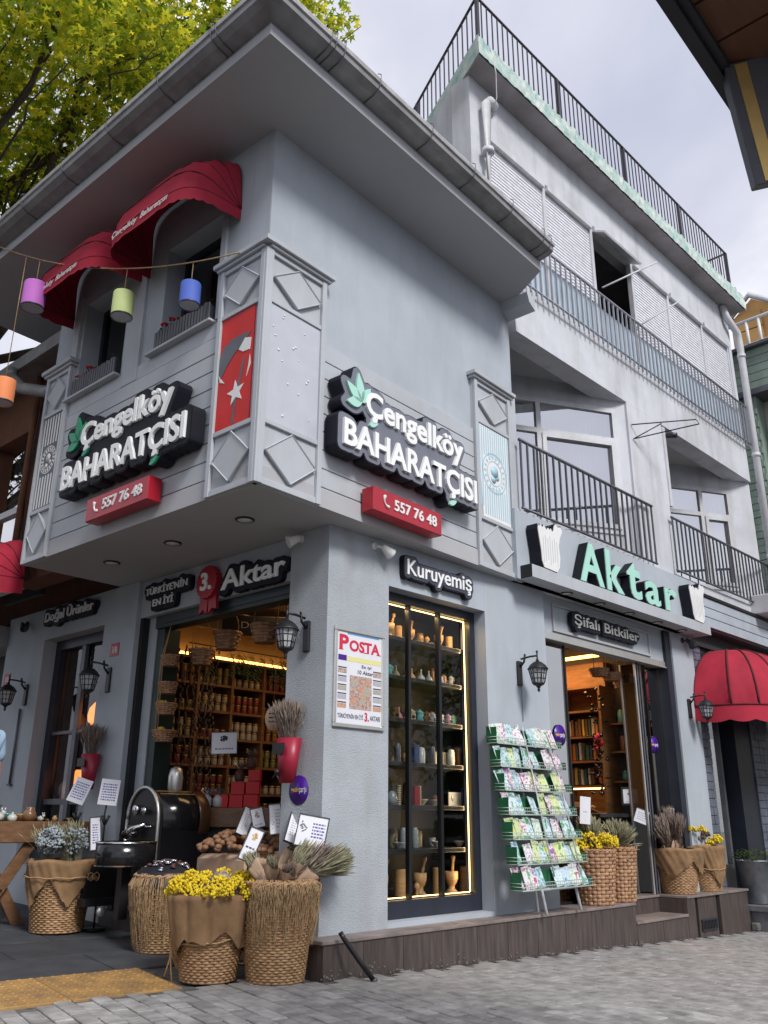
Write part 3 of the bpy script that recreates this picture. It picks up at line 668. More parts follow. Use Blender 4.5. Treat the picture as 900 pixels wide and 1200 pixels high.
# ---- ledge in front of the shop, with the notch of the step
led = thing('stone_plinth', 'brown stone tiled plinth with recessed step along the right shop front', 'plinth', T(WX, WY, 0))
LI = led.matrix_world.inverted()
LY = -0.174
def lpart(name, mb, mats, parent=None, label=None):
    if name in ('step_riser', 'ledge_top'):
        for q in mb.pieces(): o = part(name, q.mesh(name, mats, LI), mats, parent or led, label)
        return o
    return part(name, mb.mesh(name, mats, LI), mats, parent or led, label)
xs_ = [-0.113, 0.24, 0.62, 1.02, 1.42, 1.80, 2.2, 2.6, 3.0, 3.38, 3.77]
for i in range(len(xs_)-1):
    mb = fmb(F0); mb.box(xs_[i]+0.002, xs_[i+1]-0.002, LY, LY+0.05, -0.30, ZL-0.025); lpart('panel', mb, M['tile'])
for a, b in ((3.772, 4.28), (4.282, 4.80)):
    mb = fmb(F0); mb.box(a+0.001, b-0.002, LY, LY+0.05, -0.3, 0.030); lpart('panel', mb, M['tile'])
for a, b in ((4.802, 4.98), (5.06, 5.49), (5.56, 6.05), (6.052, 6.28)):
    mb = fmb(F0); mb.box(a, b, LY+(0.012 if a == 5.06 else 0), LY+0.05, -0.35, ZL-0.025); lpart('panel', mb, M['tile'])
mb = fmb(F0); mb.box(4.982, 5.558, LY+0.03, LY+0.06, -0.35, ZL-0.026); lpart('dark_gap', mb, M['black'])
mb = fmb(F0); mb.box(-0.113, -0.075, LY+0.051, 0.42, -0.2, ZL-0.026); lpart('panel', mb, M['tile'])
mb = fmb(F0); mb.box(3.74, 4.83, 0.125, 0.16, 0.05, ZL-0.026); mb.box(3.74, 3.768, LY+0.051, 0.124, 0.05, ZL-0.026); mb.box(4.802, 4.83, LY+0.051, 0.124, 0.05, ZL-0.026); lpart('step_riser', mb, M['tile'])
mb = fmb(F0)
for a, b, y0, y1 in ((-0.13, 3.772, LY-0.012, 0.30), (3.772, 4.80, 0.112, 0.30), (4.80, 6.30, LY-0.012, 0.30)): mb.box(a, b, y0, y1, ZL-0.024, ZL-0.001, c=0.003)
lpart('ledge_top', mb, M['tiletop'])
mb = fmb(F0); mb.box(3.775, 4.797, LY-0.012, 0.122, 0.031, 0.054, c=0.003); lpart('step_tread', mb, M['tiletop'])
mb = fmb(F0); mb.box(-0.10, 3.77, LY+0.052, 0.0, -0.2, ZL-0.026); mb.box(4.84, 6.27, LY+0.062, 0.3, -0.3, ZL-0.027); mb.box(0, 5.9, 0.17, 0.35, -0.2, ZL-0.028); mb.box(3.8, 4.8, LY+0.051, 0.12, -0.2, 0.03); lpart('core', mb, M['cement'])
mb = fmb(F0); gx0, gx1 = 5.10, 5.45
for a in ((gx0, gx1, -0.035, -0.02), (gx0, gx1, -0.13, -0.115), (gx0, gx0+0.015, -0.115, -0.035), (gx1-0.015, gx1, -0.115, -0.035)): mb.box(a[0], a[1], LY-0.004, LY+0.012, a[2], a[3])
for k in range(9): mb.box(gx0+0.035+k*0.034, gx0+0.047+k*0.034, LY-0.002, LY+0.012, -0.113, -0.037, m=None)
vg = lpart('vent_grille', mb, M['darkmetal'])
# crumbling cement skirt at the foot of the plinth
random.seed(5); mb = fmb(F0)
for k in range(500):
    x = random.uniform(-0.12, 3.9)**1.0; wgt = 1.0 if x < 1.8 else 0.5; h = abs(random.gauss(0, 0.022))*wgt*(1+0.8*math.sin(x*7)); r = random.uniform(0.003, 0.011)
    mb.ico((x, LY-random.uniform(-0.006, 0.003), gz(WX+x)+h), r, 1, sy=0.25, jit=0.25)
for k in range(150):
    x = random.uniform(3.7, 6.3); mb.ico((x, LY-random.uniform(0.0, 0.04), gz(WX+x)+0.0), random.uniform(0.003, 0.010), 1, sz=0.4, jit=0.25)
lpart('cement_skirt', mb, M['cement'])['kind'] = 'stuff'

# ================================================================ DISPLAY WINDOW (right of the pillar)
dw = spart('display_window', (lambda mb: (mb.box(0.647, 0.76, 0.12, 0.20, 0.253, 2.674), mb.box(1.80, 1.869, 0.12, 0.20, 0.253, 2.674), mb.box(0.76, 1.80, 0.12, 0.20, 2.60, 2.674), mb.box(0.76, 1.80, 0.12, 0.20, 0.253, 0.375), mb)[-1])(fmb(F0)), M['navy'])
mb = fmb(F0); mb.box(1.015, 1.045, 0.13, 0.17, 0.376, 2.599); mb.box(1.39, 1.42, 0.13, 0.17, 0.376, 2.599); spart('mullion', mb, M['black'], dw)
mb = fmb(F0); mb.quad((0.762, 0.150, 0.376), (1.80, 0.150, 0.376), (1.80, 0.150, 2.60), (0.762, 0.150, 2.60)); spart('pane', mb, M['caseglass'], dw)
mb = fmb(F0); mb.box(0.77, 1.79, 0.172, 0.178, 2.585, 2.592); mb.box(1.781, 1.789, 0.172, 0.178, 0.39, 2.582); mb.box(0.77, 1.778, 0.172, 0.178, 0.385, 0.391); spart('led_strip', mb, M['warm'], dw)
mb = fmb(F0); mb.box(0.50, 1.96, 0.56, 0.60, 0.26, 2.85); mb.box(0.50, 0.63, 0.32, 0.559, 0.26, 2.85); mb.box(1.93, 1.96, 0.281, 0.559, 0.26, 2.85); mb.box(0.63, 1.93, 0.21, 0.559, 2.62, 2.85); mb.box(0.63, 1.93, 0.21, 0.559, 0.254, 0.372)
spart('cabinet_lining', mb, M['caselining'], dw)
SHZ = [2.345, 2.030, 1.695, 1.362, 1.040, 0.720]
for z in SHZ:
    mb = fmb(F0); mb.box(0.64, 1.92, 0.20, 0.558, z-0.032, z, c=0.002); spart('shelf', mb, M['cabinet'], dw)

# ================================================================ INTERIORS
mb = fmb(WORLD)
X0, X1, Y1 = 4.45, 9.62, 7.62
def ibox(name, args, m, parent=None):
    mb = MB()
    for a in args: mb.box(*a)
    return spart(name, mb, m, parent)
ibox('interior_floor', [(4.50, 9.9, 4.90, 9.2, 0.05, 0.212)], M['tile'])
ibox('interior_ceiling', [(4.40, 9.9, 5.10, 9.2, 3.02, 3.14), (4.85, 9.9, 4.93, 5.10, 3.02, 3.14)], M['interior'])
ibox('interior_wall', [(4.3, 7.2, Y1+0.42, Y1+0.5, 0.12, 3.0), (7.2, 7.26, 5.6, Y1+0.5, 0.12, 3.0), (7.26, 9.7, 8.4, 8.48, 0.12, 3.0), (4.32, 4.36, 7.3, 8.0, 0.12, 3.0)], M['interior'])
ibox('partition', [(6.15, 6.2, 4.95, 5.6, 0.12, 3.0)], M['intdark'])
ibox('interior_wall', [(9.62, 9.70, 4.86, 8.5, 0.12, 3.0)], M['roomgrey'])
# long shelf unit on the back wall of the left room
fr = []
SX0, SX1 = 4.75, 7.18; cols = [4.75, 5.13, 5.56, 5.98, 6.42, 6.85, 7.18]; rows_ = [0.35, 0.62, 0.89, 1.16, 1.43, 1.70, 1.97, 2.24, 2.50]
sh = ibox('shelf_unit', [(c-0.015, c+0.015, Y1, Y1+0.4, 0.12, 2.50) for c in cols], M['wood'])
ibox('shelf_board', [(SX0+0.016, SX1-0.016, Y1+0.005, Y1+0.4, z-0.012, z+0.012) for z in rows_], M['wood'], sh)
ibox('shelf_back', [(SX0, SX1, Y1+0.395, Y1+0.41, 0.12, 2.5)], M['interior'], sh)
ibox('cove_light', [(SX0, SX1, Y1+0.30, Y1+0.34, 2.56, 2.60)], M['warmbig'], sh)
ibox('cornice', [(SX0-0.1, SX1, Y1-0.10, Y1-0.06, 2.80, 3.0)], M['interior'], sh)
# right room wall shelves
sh2 = ibox('book_shelf', [(9.28, 9.61, y-0.015, y+0.015, 0.12, 2.45) for y in (5.45, 6.05, 6.65, 7.25)], M['wood'])
ibox('shelf_board', [(9.285, 9.61, 5.466, 7.234, z-0.012, z+0.012) for z in (0.55, 0.75, 1.02, 1.30, 1.58, 1.86, 2.16, 2.44)], M['wood'], sh2)
ibox('shelf_back', [(9.60, 9.615, 5.43, 7.26, 0.12, 2.45)], M['wood'], sh2)
ibox('shelf_light', [(9.30, 9.33, 5.47, 7.23, z-0.03, z-0.015) for z in (1.02, 0.75, 1.30)], M['warm'], sh2)
ibox('upper_panel', [(9.45, 9.6, 5.45, 7.25, 2.455, 2.75)], M['wood'], sh2)
ibox('cove_light', [(9.30, 9.36, 5.45, 7.25, 2.80, 2.83)], M['warmbig'], sh2)
ibox('small_shelf', [(9.40, 9.61, 4.95, 5.40, z-0.01, z+0.01) for z in (1.35, 1.68, 2.0)], M['tablewood'])
def lamp_area(name, loc, sx, sy, e, c=(1.0, 0.60, 0.28)):
    l = bpy.data.lights.new(name, 'AREA'); l.shape = 'RECTANGLE'; l.size = sx; l.size_y = sy; l.energy = e; l.color = c
    o = bpy.data.objects.new(name, l); S.collection.objects.link(o); o.location = loc; return o
lamp_area('shop_glow_fill', (5.8, 6.3, 2.98), 1.6, 0.5, 9)  # added area fills carrying the warm strip glow, no ceiling fixture there
lamp_area('shop_glow_fill', (8.6, 6.0, 2.98), 1.2, 0.6, 12)
lamp_area('shelf_cove_light', (9.1, 6.2, 2.75), 0.1, 1.6, 9, (1.0, 0.50, 0.16))

# ================================================================ APARTMENT BUILDING
apt = thing('apartment_building', 'weathered lilac grey apartment block with balconies and roof terrace behind the shop', 'building', T(WX+2, WY, 0))
AI = apt.matrix_world.inverted()
def apart(name, mb, mats, parent=None, label=None, kind=None):
    if name in ('facade', 'side_wall', 'loggia_slab', 'window_wall'):
        for q in mb.pieces(): o = part(name, q.mesh(name, mats, AI), mats, parent or apt, label, kind)
        return o
    return part(name, mb.mesh(name, mats, AI), mats, parent or apt, label, kind)
Y = -0.08                                # facade plane
ZT = 8.68; UR = 8.42
mb = fmb(F0)
mb.box(2.46, UR, Y, Y+0.25, 5.74, 6.40)                              # band below the top floor
mb.box(4.72, 5.60, Y, Y+0.25, 3.03, 5.739)                               # pier between loggias
mb.box(1.80, UR, Y, Y+0.25, 8.06, ZT)                                    # above the shutters
mb.box(1.80, 2.10, Y, Y+0.25, 6.12, 8.059)
mb.box(UR-0.10, UR, Y+0.001, Y+0.25, 6.401, 8.059)
mb.box(2.27, 4.719, Y, Y+0.25, 3.03, 3.74); mb.box(5.601, UR, Y, Y+0.25, 3.56, 3.74)
apart('facade', mb, M['oldplaster'])
mb = fmb(F0); mb.prism([(1.80, Y+0.251), (1.98, Y+0.251), (1.98+2.0, 4.5), (1.80+2.0, 4.5)], 5.0, ZT); mb.box(3.99, UR, 4.3, 4.5, 3.0, ZT); mb.box(UR-0.2, UR, Y+0.251, 4.3, 3.0, ZT); apart('side_wall', mb, M['oldplaster'])
# loggias: floor, ceiling and slanting window wall
def loggia(xa, xb, wa, wb, zc, name_label, ztop, frame_m):
    ang = R_(29); L = (xb-xa)/math.cos(ang)
    Ms = F0 @ T(xb, Y+0.03, 0) @ RZ(-ang) ; 
    # local x negative goes left and inwards
    mb = MB(); mb.m = Ms
    z0, z1 = 3.72, 5.70
    a, b = -(xb-wa)/math.cos(ang), -(xb-wb)/math.cos(ang)
    mb.box(-L, a, 0, 0.12, z0, z1+0.3); mb.box(b, 0.0, 0, 0.12, z0, z1+0.3); mb.box(a, b, 0, 0.12, z0, 4.02); mb.box(a, b, 0, 0.12, ztop, z1+0.3)
    apart('window_wall', mb, M['oldplaster'])
    mb = fmb(F0); mb.box(xa-0.1, xb, Y+0.251, 1.9, 5.88, 5.95); mb.box(xa-0.1, xb, Y+0.251, 1.9, 3.60, 3.735); apart('loggia_slab', mb, M['soffit'])
    # window
    mb = MB(); mb.m = Ms; t = 0.06; y0, y1 = -0.02, 0.05; zt = ztop-0.42
    n = 2; W_ = (b-a)
    mb.box(a, a+t, y0, y1, 4.02, ztop); mb.box(b-t, b, y0, y1, 4.02, ztop); mb.box(a+t, b-t, y0, y1, ztop-t, ztop); mb.box(a+t, b-t, y0, y1, 4.02, 4.02+t)
    mid = a+W_*0.54; mb.box(mid-t/2, mid+t/2, y0, y1, 4.02+t, ztop-t); mb.box(a+t, mid-t/2, y0, y1, zt-t/2, zt+t/2); mb.box(mid+t/2, b-t, y0, y1, zt-t/2, zt+t/2)
    s2 = 0.05; mb.box(mid+t/2, mid+t/2+s2, y0-0.02, y1, 4.02+t, zt-t/2); mb.box(b-t-s2, b-t, y0-0.02, y1, 4.02+t, zt-t/2); mb.box(mid+t/2+s2, b-t-s2, y0-0.02, y1, zt-t/2-s2, zt-t/2); mb.box(mid+t/2+s2, b-t-s2, y0-0.02, y1, 4.02+t, 4.02+t+s2)
    wn = apart('balcony_window', mb, frame_m)
    mb = MB(); mb.m = Ms; mb.quad((a+t, 0.01, 4.02+t), (b-t, 0.01, 4.02+t), (b-t, 0.01, ztop-t), (a+t, 0.01, ztop-t)); apart('pane', mb, M['winglass'], wn)
    mb = MB(); mb.m = Ms; K = 60; vs = []; fs = []
    for k in range(K+1):
        x = a+t+(W_-2*t)*k/K; y = 0.09+0.015*math.sin(k*1.35); vs += [(x, y, 4.08), (x, y, ztop-0.07)]
    for k in range(K): fs.append((2*k, 2*k+2, 2*k+3, 2*k+1))
    mb.add(vs, fs, True); apart('curtain', mb, M['curtain'], wn)
loggia(2.30, 4.72, 2.62, 4.60, 5.0, '', 5.62, M['pvc'])
loggia(5.60, UR, 7.10, 8.08, 5.0, '', 5.56, M['pvc'])
mb = fmb(F0); mb.box(2.38, 2.46, 0.4, 0.5, 3.75, 5.8); apart('loggia_post', mb, M['black'])
mb = fmb(F0); mb.box(5.60, 5.66, Y-0.02, Y+0.16, 4.62, 5.70); apart('shutter_box', mb, M['pvc'])
# top floor shutters
divs = [2.10, 3.21, 4.26, 5.27, 6.31, 7.39, 8.32]
for k in range(6):
    a, b = divs[k]+0.03, divs[k+1]-0.03
    mb = fmb(F0)
    for x in (divs[k], ): mb.box(x-0.028, x+0.028, Y+0.02, Y+0.08, 6.401, 8.03)
    if k == 5: mb.box(divs[6]-0.028, divs[6]+0.028, Y+0.02, Y+0.08, 6.401, 8.03)
    mb.box(a, b, Y-0.02, Y+0.08, 7.985, 8.055)
    fr_ = apart('window_frame', mb, M['pvc'])
    if k == 2:
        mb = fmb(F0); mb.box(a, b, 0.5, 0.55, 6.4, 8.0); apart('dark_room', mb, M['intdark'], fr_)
        mb = fmb(F0); mb.m = F0 @ T((a+b)/2, Y-0.02, 7.98) @ RX(R_(-62)); mb.box(-(b-a)/2, (b-a)/2, -0.012, 0.012, -0.14, 0); apart('raised_sash', mb, M['pvc'], fr_)
        mb = fmb(F0); mb.tube([(a+0.1, Y, 7.2), (b-0.05, Y-0.38, 7.80)], 0.012, 6); mb.tube([(b-0.02, Y, 7.0), (b+0.62, Y-0.35, 7.55)], 0.010, 6); apart('stay_arm', mb, M['pvc'], fr_)
        zlow = 6.5
    else:
        # roller shutter slats
        mb = fmb(F0); z = 6.93; zl = z
        me = None
        while z < 7.975:
            z1 = min(z+0.045, 7.983); mb2 = None
            mb.add([(a, Y+0.05, z), (b, Y+0.05, z), (b, Y+0.036, z+0.012), (a, Y+0.036, z+0.012), (b, Y+0.040, z1-0.005), (a, Y+0.040, z1-0.005), (b, Y+0.05, z1), (a, Y+0.05, z1)], [(0,1,2,3), (3,2,4,5), (5,4,6,7)]); z = z1
        apart('roller_shutter', mb, M['shutter'], fr_, kind='stuff')
    mb = fmb(F0); mb.box(a, b, Y+0.03, Y+0.06, 6.402, 6.90); apart('glass_panel', mb, M['reflglass'], fr_)
# balcony railings with their balusters
def railing(x0, x1, y, zb, zt, step, m, drop=0.0, r=0.011, hook=False):
    mb = fmb(F0); mb.tube([(x0, y, zt), (x1, y, zt)], r*1.6, 6); mb.tube([(x0, y, zb), (x1, y, zb)], r*1.2, 6)
    rl = apart('balcony_railing', mb, m)
    n = int((x1-x0)/step)
    b0 = MB(); b0.m = F0; b0.box(-r*0.8, r*0.8, y-r*0.8, y+r*0.8, zb-drop, zt-0.005)
    me = b0.mesh('baluster', m, AI)
    for k in range(n+1):
        o = bpy.data.objects.new('baluster', me); S.collection.objects.link(o); o.parent = rl; o.location = (x0+0.02+k*(x1-x0-0.04)/n, 0, 0)
    return rl
railing(2.55, 8.53, -0.15, 6.35, 6.98, 0.105, M['toprail'], drop=0.07)
railing(2.34, 5.01, -0.13, 3.74, 4.45, 0.112, M['rail'])
railing(5.50, 8.60, -0.13, 3.77, 4.44, 0.112, M['rail'])
# terrace slab
mb = fmb(F0); mb.prism([(1.66, -0.33), (8.56, -0.33), (8.56, 4.6), (1.66+2.2, 4.6)], ZT+0.001, ZT+0.03); apart('terrace_soffit', mb, M['oldsoffit'])
mb = fmb(F0); random.seed(11); N = 140; top = []
vs = []; fs = []
for k in range(N+1):
    x = 1.64+(8.56-1.64)*k/N; vs += [(x, -0.352+random.uniform(-0.006, 0.006), ZT), (x, -0.350+random.uniform(-0.012, 0.010), ZT+0.12), (x, -0.34+random.uniform(-0.015, 0.02), ZT+0.25+random.uniform(-0.015, 0.02)), (x, -0.31, ZT+0.25)]
for k in range(N):
    for i in range(3): fs.append((4*k+i, 4*k+4+i, 4*k+5+i, 4*k+1+i))
mb.add(vs, fs, False); mb.prism([(1.66, -0.338), (8.56, -0.338), (8.56, 4.6), (1.66+2.2, 4.6)], ZT+0.031, ZT+0.24); mb.prism([(1.64, -0.35), (1.66, -0.34), (1.66+2.2, 4.6), (1.64+2.2, 4.6)], ZT-0.002, ZT+0.26)
apart('terrace_edge', mb, M['peel'])
mb = fmb(F0); zt, zb = 9.56, ZT+0.25; yy = -0.30; r = 0.012
posts = [1.70, 3.28, 4.89, 6.49, 8.14]
mb.tube([(1.70, yy, zt), (8.14, yy, zt)], 0.017, 6); mb.tube([(1.70, yy, zt), (1.70+2.1, yy+4.6, zt)], 0.017, 6)
mb.tube([(8.14, yy, zt), (8.14, 1.6, zt)], 0.017, 6)
for p in posts: mb.box(p-0.018, p+0.018, yy-0.018, yy+0.018, zb-0.06, zt)
for p in (1.2, 2.8, 4.4): mb.box(1.682+0.457*(p-yy), 1.718+0.457*(p-yy), p-0.018, p+0.018, zb, zt)
tr = apart('terrace_railing', mb, M['raildark'])
b0 = MB(); b0.m = F0; b0.box(-0.006, 0.006, yy-0.006, yy+0.006, zb-0.03, zt-0.01); me = b0.mesh('baluster', M['raildark'], AI)
k = 1.78
while k < 8.1:
    if min(abs(k-p) for p in posts) > 0.03:
        o = bpy.data.objects.new('baluster', me); S.collection.objects.link(o); o.parent = tr; o.location = (k, 0, 0)
    k += 0.098
for k in range(30):
    o = bpy.data.objects.new('baluster', me); S.collection.objects.link(o); o.parent = tr; o.location = (1.70+0.457*0.11*(k+1), 0.11*(k+1), 0)
for k in range(12):
    o = bpy.data.objects.new('baluster', me); S.collection.objects.link(o); o.parent = tr; o.location = (8.14, 0.11*(k+1), 0)
# drain pipes
mb = fmb(F0); mb.tube([(2.22, 0.3, 8.52), (2.20, -0.13, 8.50), (2.05, -0.17, 8.42), (1.98, -0.17, 8.34), (1.98, -0.17, 6.2)], 0.055, 12); mb.tube([(1.98, -0.17, 7.72), (1.98, -0.17, 7.66)], 0.066, 12)
apart('drain_pipe', mb, M['pvc'])
mb = fmb(F0); mb.tube([(8.16, -0.12, 8.66), (8.20, -0.16, 8.45), (8.47, -0.19, 8.28), (8.50, -0.19, 8.1), (8.50, -0.19, 2.8)], 0.055, 12)
for z in (7.9, 6.2, 4.6): mb.tube([(8.50, -0.19, z), (8.50, -0.19, z-0.06)], 0.066, 12)
apart('drain_pipe', mb, M['pvc'])
mb = fmb(F0); mb.tube([(1.86, -0.34, 8.95), (1.92, -0.36, 8.6), (2.0, -0.30, 8.35), (2.03, -0.2, 8.15)], 0.007, 5); apart('cable', mb, M['pvc'])
# folded washing-line bracket
mb = fmb(F0); mb.tube([(4.78, Y-0.01, 5.45), (5.28, Y-0.60, 5.50), (5.36, Y-0.60, 5.47), (4.80, Y-0.01, 5.27), (5.02, Y-0.28, 5.46)], 0.008, 5); apart('line_bracket', mb, M['black'])
mb = fmb(F0); mb.tube([(5.68, Y-0.03, 5.60), (5.70, Y-0.15, 5.57)], 0.035, 10); apart('outdoor_lamp', mb, M['black'])

# Aktar fascia and tray
akt = thing('sign_canopy', 'grey boxed canopy with downlights above the right shop opening', 'canopy', F0 @ T(2.28, 0, ZS))
KI = akt.matrix_world.inverted()
def kpart(name, mb, mats, parent=None): return part(name, mb.mesh(name, mats, KI), mats, parent or akt)
mb = fmb(F0); mb.box(2.27, 5.97, -0.12, -0.081, ZS+0.121, 3.70); mb.box(2.22, 2.269, -0.125, 0.05, ZS-0.002, 3.71); kpart('fascia', mb, M['plaster'])
mb = fmb(F0); mb.box(2.27, 5.97, -0.25, -0.001, ZS+0.002, ZS+0.12); kpart('tray', mb, M['panel'])
mb = fmb(F0); mb.box(2.268, 2.272, -0.252, -0.125, ZS-0.001, ZS+0.122); kpart('end_plate', mb, M['black'])
for x in (3.03, 3.64, 4.24, 4.87, 5.46):
    mb = fmb(F0); mb.m = F0 @ T(x, -0.125, ZS+0.002); mb.lathe([(0.062, 0), (0.062, -0.006), (0.048, -0.009), (0.048, 0)], 24); sp = kpart('downlight', mb, M['black'])
    mb = fmb(F0); mb.m = F0 @ T(x, -0.125, ZS-0.003); mb.lathe([(0.047, 0), (0.047, -0.002)], 24); kpart('downlight_lens', mb, M['white'], sp)
# ================================================================ TREES
LEAF = []
for k in range(5):
    a = R_(90+(k-2)*52); L = (0.55, 0.85, 1.0, 0.85, 0.55)[k]
    LEAF.append((0.32*math.cos(a-R_(26)), 0.32*math.sin(a-R_(26)))) if k == 0 else None
    LEAF.append((L*math.cos(a), L*math.sin(a))); LEAF.append((0.42*math.cos(a+R_(26)), 0.42*math.sin(a+R_(26))))
def crown(name, tree, clusters, n, size, m, seedn, droop=0.3):
    random.seed(seedn); vs = []; fs = []
    for i in range(n):
        c = random.choices(clusters, weights=[q[1]**2.6 for q in clusters])[0]; d = Vector((random.gauss(0, 1), random.gauss(0, 1), random.gauss(0, 1)))
        d = d.normalized()*random.random()**0.45 if d.length > 0 else d
        p = Vector(c[0])+Vector((d.x*c[1], d.y*c[1], d.z*c[1]*0.75)); s_ = size*random.uniform(0.6, 1.25)
        nrm = Vector((random.gauss(0, 0.5), random.gauss(0, 0.5), 1)).normalized() if random.random() < 0.6 else Vector((random.gauss(0, 1), random.gauss(0, 1), random.gauss(0, 1))).normalized()
        a = nrm.orthogonal().normalized(); a.rotate(Matrix.Rotation(random.uniform(0, 6.28), 3, nrm)); b = nrm.cross(a)
        k0 = len(vs); bend = random.uniform(0.05, 0.3)
        vs.append(p)
        for q in LEAF: vs.append(p+(a*q[0]+b*(q[1]-0.1)-nrm*bend*(q[0]**2+q[1]**2))*s_)
        nL = len(LEAF)
        for q in range(nL-1): fs.append((k0, k0+1+q, k0+2+q))
    me = bpy.data.meshes.new(name); me.from_pydata([tuple(v) for v in vs], [], fs); me.materials.append(m)
    return part(name, me, m, tree, kind='stuff')
def limb(p0, p1, r0, r1, mb, wob=0.06, n=8):
    pts = []; L = (Vector(p1)-Vector(p0)).length
    for i in range(n+1): t = i/n; pts.append(Vector(p0).lerp(Vector(p1), t)+Vector((random.uniform(-1, 1), random.uniform(-1, 1), random.uniform(-1, 1)))*wob*L*math.sin(math.pi*t)*0.5)
    mb.tube(pts, [r0+(r1-r0)*i/n for i in range(n+1)], 7)
def tree(label, base, h, spread, clusters, n, size, m, seedn, tr=0.25):
    t = thing('plane_tree', label, 'tree', T(*base)); random.seed(seedn)
    B = Vector(base); mb = MB(); top = Vector((0, 0, h)); limb((0, 0, 0), top, tr, tr*0.45, mb, 0.03)
    part('trunk', mb, M['bark'], t)
    mb = MB()
    for c in clusters:
        c0 = Vector(c[0])-B; st = Vector((0, 0, h*random.uniform(0.6, 1.0))); limb(st, c0, tr*0.35, 0.02, mb, 0.12)
        for k in range(5): limb(st.lerp(c0, random.uniform(0.5, 0.95)), c0+Vector((random.gauss(0, .6), random.gauss(0, .6), random.gauss(0, .45)))*c[1], 0.018, 0.004, mb, 0.15, 5)
    part('limbs', mb, M['bark'], t)
    cl2 = [(tuple(Vector(c[0])-B), c[1]) for c in clusters]
    crown('crown', t, cl2, n, size, m, seedn+1)
random.seed(21)
cl = []
for x, y, z, r in ((2.2,6.3,7.9,.75),(1.6,7.2,7.9,.9),(3.0,6.6,8.6,.9),(3.3,7.6,8.2,1.0),(2.2,7.8,8.0,.9),(1.5,8.4,7.3,.9),(2.0,9.2,7.6,1.0),(3.1,9.0,8.0,1.0),(4.3,7.4,9.5,.8),(4.0,6.5,9.5,.7),(4.6,5.9,9.75,.45),(4.9,5.6,9.4,.32),(1.3,9.9,6.8,1.0),(2.0,7.0,9.2,.9),(3.0,7.6,10,1.1),(1.2,6.9,8.9,.8),(4.4,8.5,10.3,1),(2.3,10.6,7.2,1.1),(3.2,6.2,9.6,.6),(1.0,8.4,8.2,.9)):
    cl.append(((x, y, z), r))
tree('tall plane tree with yellow green autumn leaves hanging over the shop roof', (2.6, 12.5, 0), 6.2, 3, [(p_, r_*0.86) for p_, r_ in cl], 27000, 0.078, M['treeleaf'], 31)
cl = [((2.3+0.5*k, 10.5+0.7*k, 5.7-0.1*k), 0.9) for k in range(4)]+[((2.6, 11.5, 6.6), 1.0), ((3.3, 12, 5.5), 1.0), ((1.6, 10.0, 5.9), 0.8)]
tree('darker tree seen below the left eave behind the hanging lanterns', (3.6, 14, 0), 5, 3, cl, 7000, 0.085, M['treeleaf_dark'], 41)

# ================================================================ NEIGHBOUR ON THE LEFT
nb = thing('brown_house', 'rust brown house on the left edge with a window and cables', 'building', G1 @ T(-3.3, 0, 0)); NI = nb.matrix_world.inverted()
def npart(name, mb, mats, parent=None): return part(name, mb.mesh(name, mats, NI), mats, parent or nb)
mb = fmb(G1); mb.box(-4.02, -3.16, 0.35, 0.6, 3.06, 5.3); npart('wall', mb, M['brownwall'])
mb = fmb(G1); mb.box(-9, -4.9, 0.35, 0.6, 3.06, 5.3); npart('wall', mb, M['brownwall'])
mb = fmb(G1); mb.box(-4.899, -4.021, 0.35, 0.6, 4.75, 5.3); npart('wall', mb, M['brownwall'])
mb = fmb(G1); mb.box(-4.9, -4.02, 0.42, 0.5, 3.06, 3.12); mb.box(-4.10, -4.02, 0.40, 0.5, 3.12, 4.75); mb.box(-4.9, -4.1, 0.42, 0.48, 3.9, 3.97); wn = npart('window', mb, M['pvc'])
mb = fmb(G1); mb.quad((-4.9, 0.46, 3.12), (-4.1, 0.46, 3.12), (-4.1, 0.46, 4.75), (-4.9, 0.46, 4.75)); npart('pane', mb, M['winglass'], wn)
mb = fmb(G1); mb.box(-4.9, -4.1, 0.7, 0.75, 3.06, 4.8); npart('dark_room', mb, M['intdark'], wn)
mb = fmb(G1); mb.box(-9, -3.14, 0.10, 4.0, 5.32, 5.42); mb.box(-9, -3.14, 0.06, 0.099, 5.30, 5.44); npart('eave', mb, M['gutter'])
mb = fmb(G1); mb.tube([(-4.0, 0.02, 5.20), (-3.80, 0.05, 5.02), (-3.42, 0.12, 4.88), (-3.14, 0.2, 4.84)], 0.06, 10); mb.tube([(-4.0, 0.02, 5.20), (-4.06, 0.04, 5.3)], 0.06, 10); npart('downpipe', mb, M['gutter'])
mb = fmb(G1); mb.tube([(-3.96, 0.30, 5.3), (-3.96, 0.30, 3.1)], 0.035, 8); npart('cable_pipe', mb, M['brownwall'])
mb = fmb(G1)
random.seed(4)
for k in range(5):
    x = -3.85+0.12*k; mb.tube([(x, 0.33, 5.2), (x+random.uniform(-.1, .1), 0.31, 4.6), (x+random.uniform(-.15, .2), 0.33, 4.0), (x-0.05, 0.33, 3.3), (x+0.1, 0.33, 3.1)], 0.006, 4)
mb.tube([(-3.95, 0.2, 3.3), (-3.6, 0.25, 3.45), (-3.45, 0.3, 3.6)], 0.01, 5)
npart('cables', mb, M['black'])
mb = fmb(G1); mb.box(-3.60, -3.47, 0.24, 0.349, 4.18, 4.42, c=0.02); npart('alarm_box', mb, M['alu'])
mb = fmb(G0); mb.box(-7.5, -3.1, 0.10, 0.3, ZS+0.001, 4.4); npart('dark_fascia', mb, M['brownwall'])
mb = fmb(G0); mb.box(-9.5, -5.16, 0.25, 0.4, 0, ZS+0.3); npart('lower_wall', mb, M['intdark'])
mb = fmb(G0); mb.box(-9.5, -5.16, -0.12, 0.25, 2.72, 2.95); npart('lintel', mb, M['soffit'])
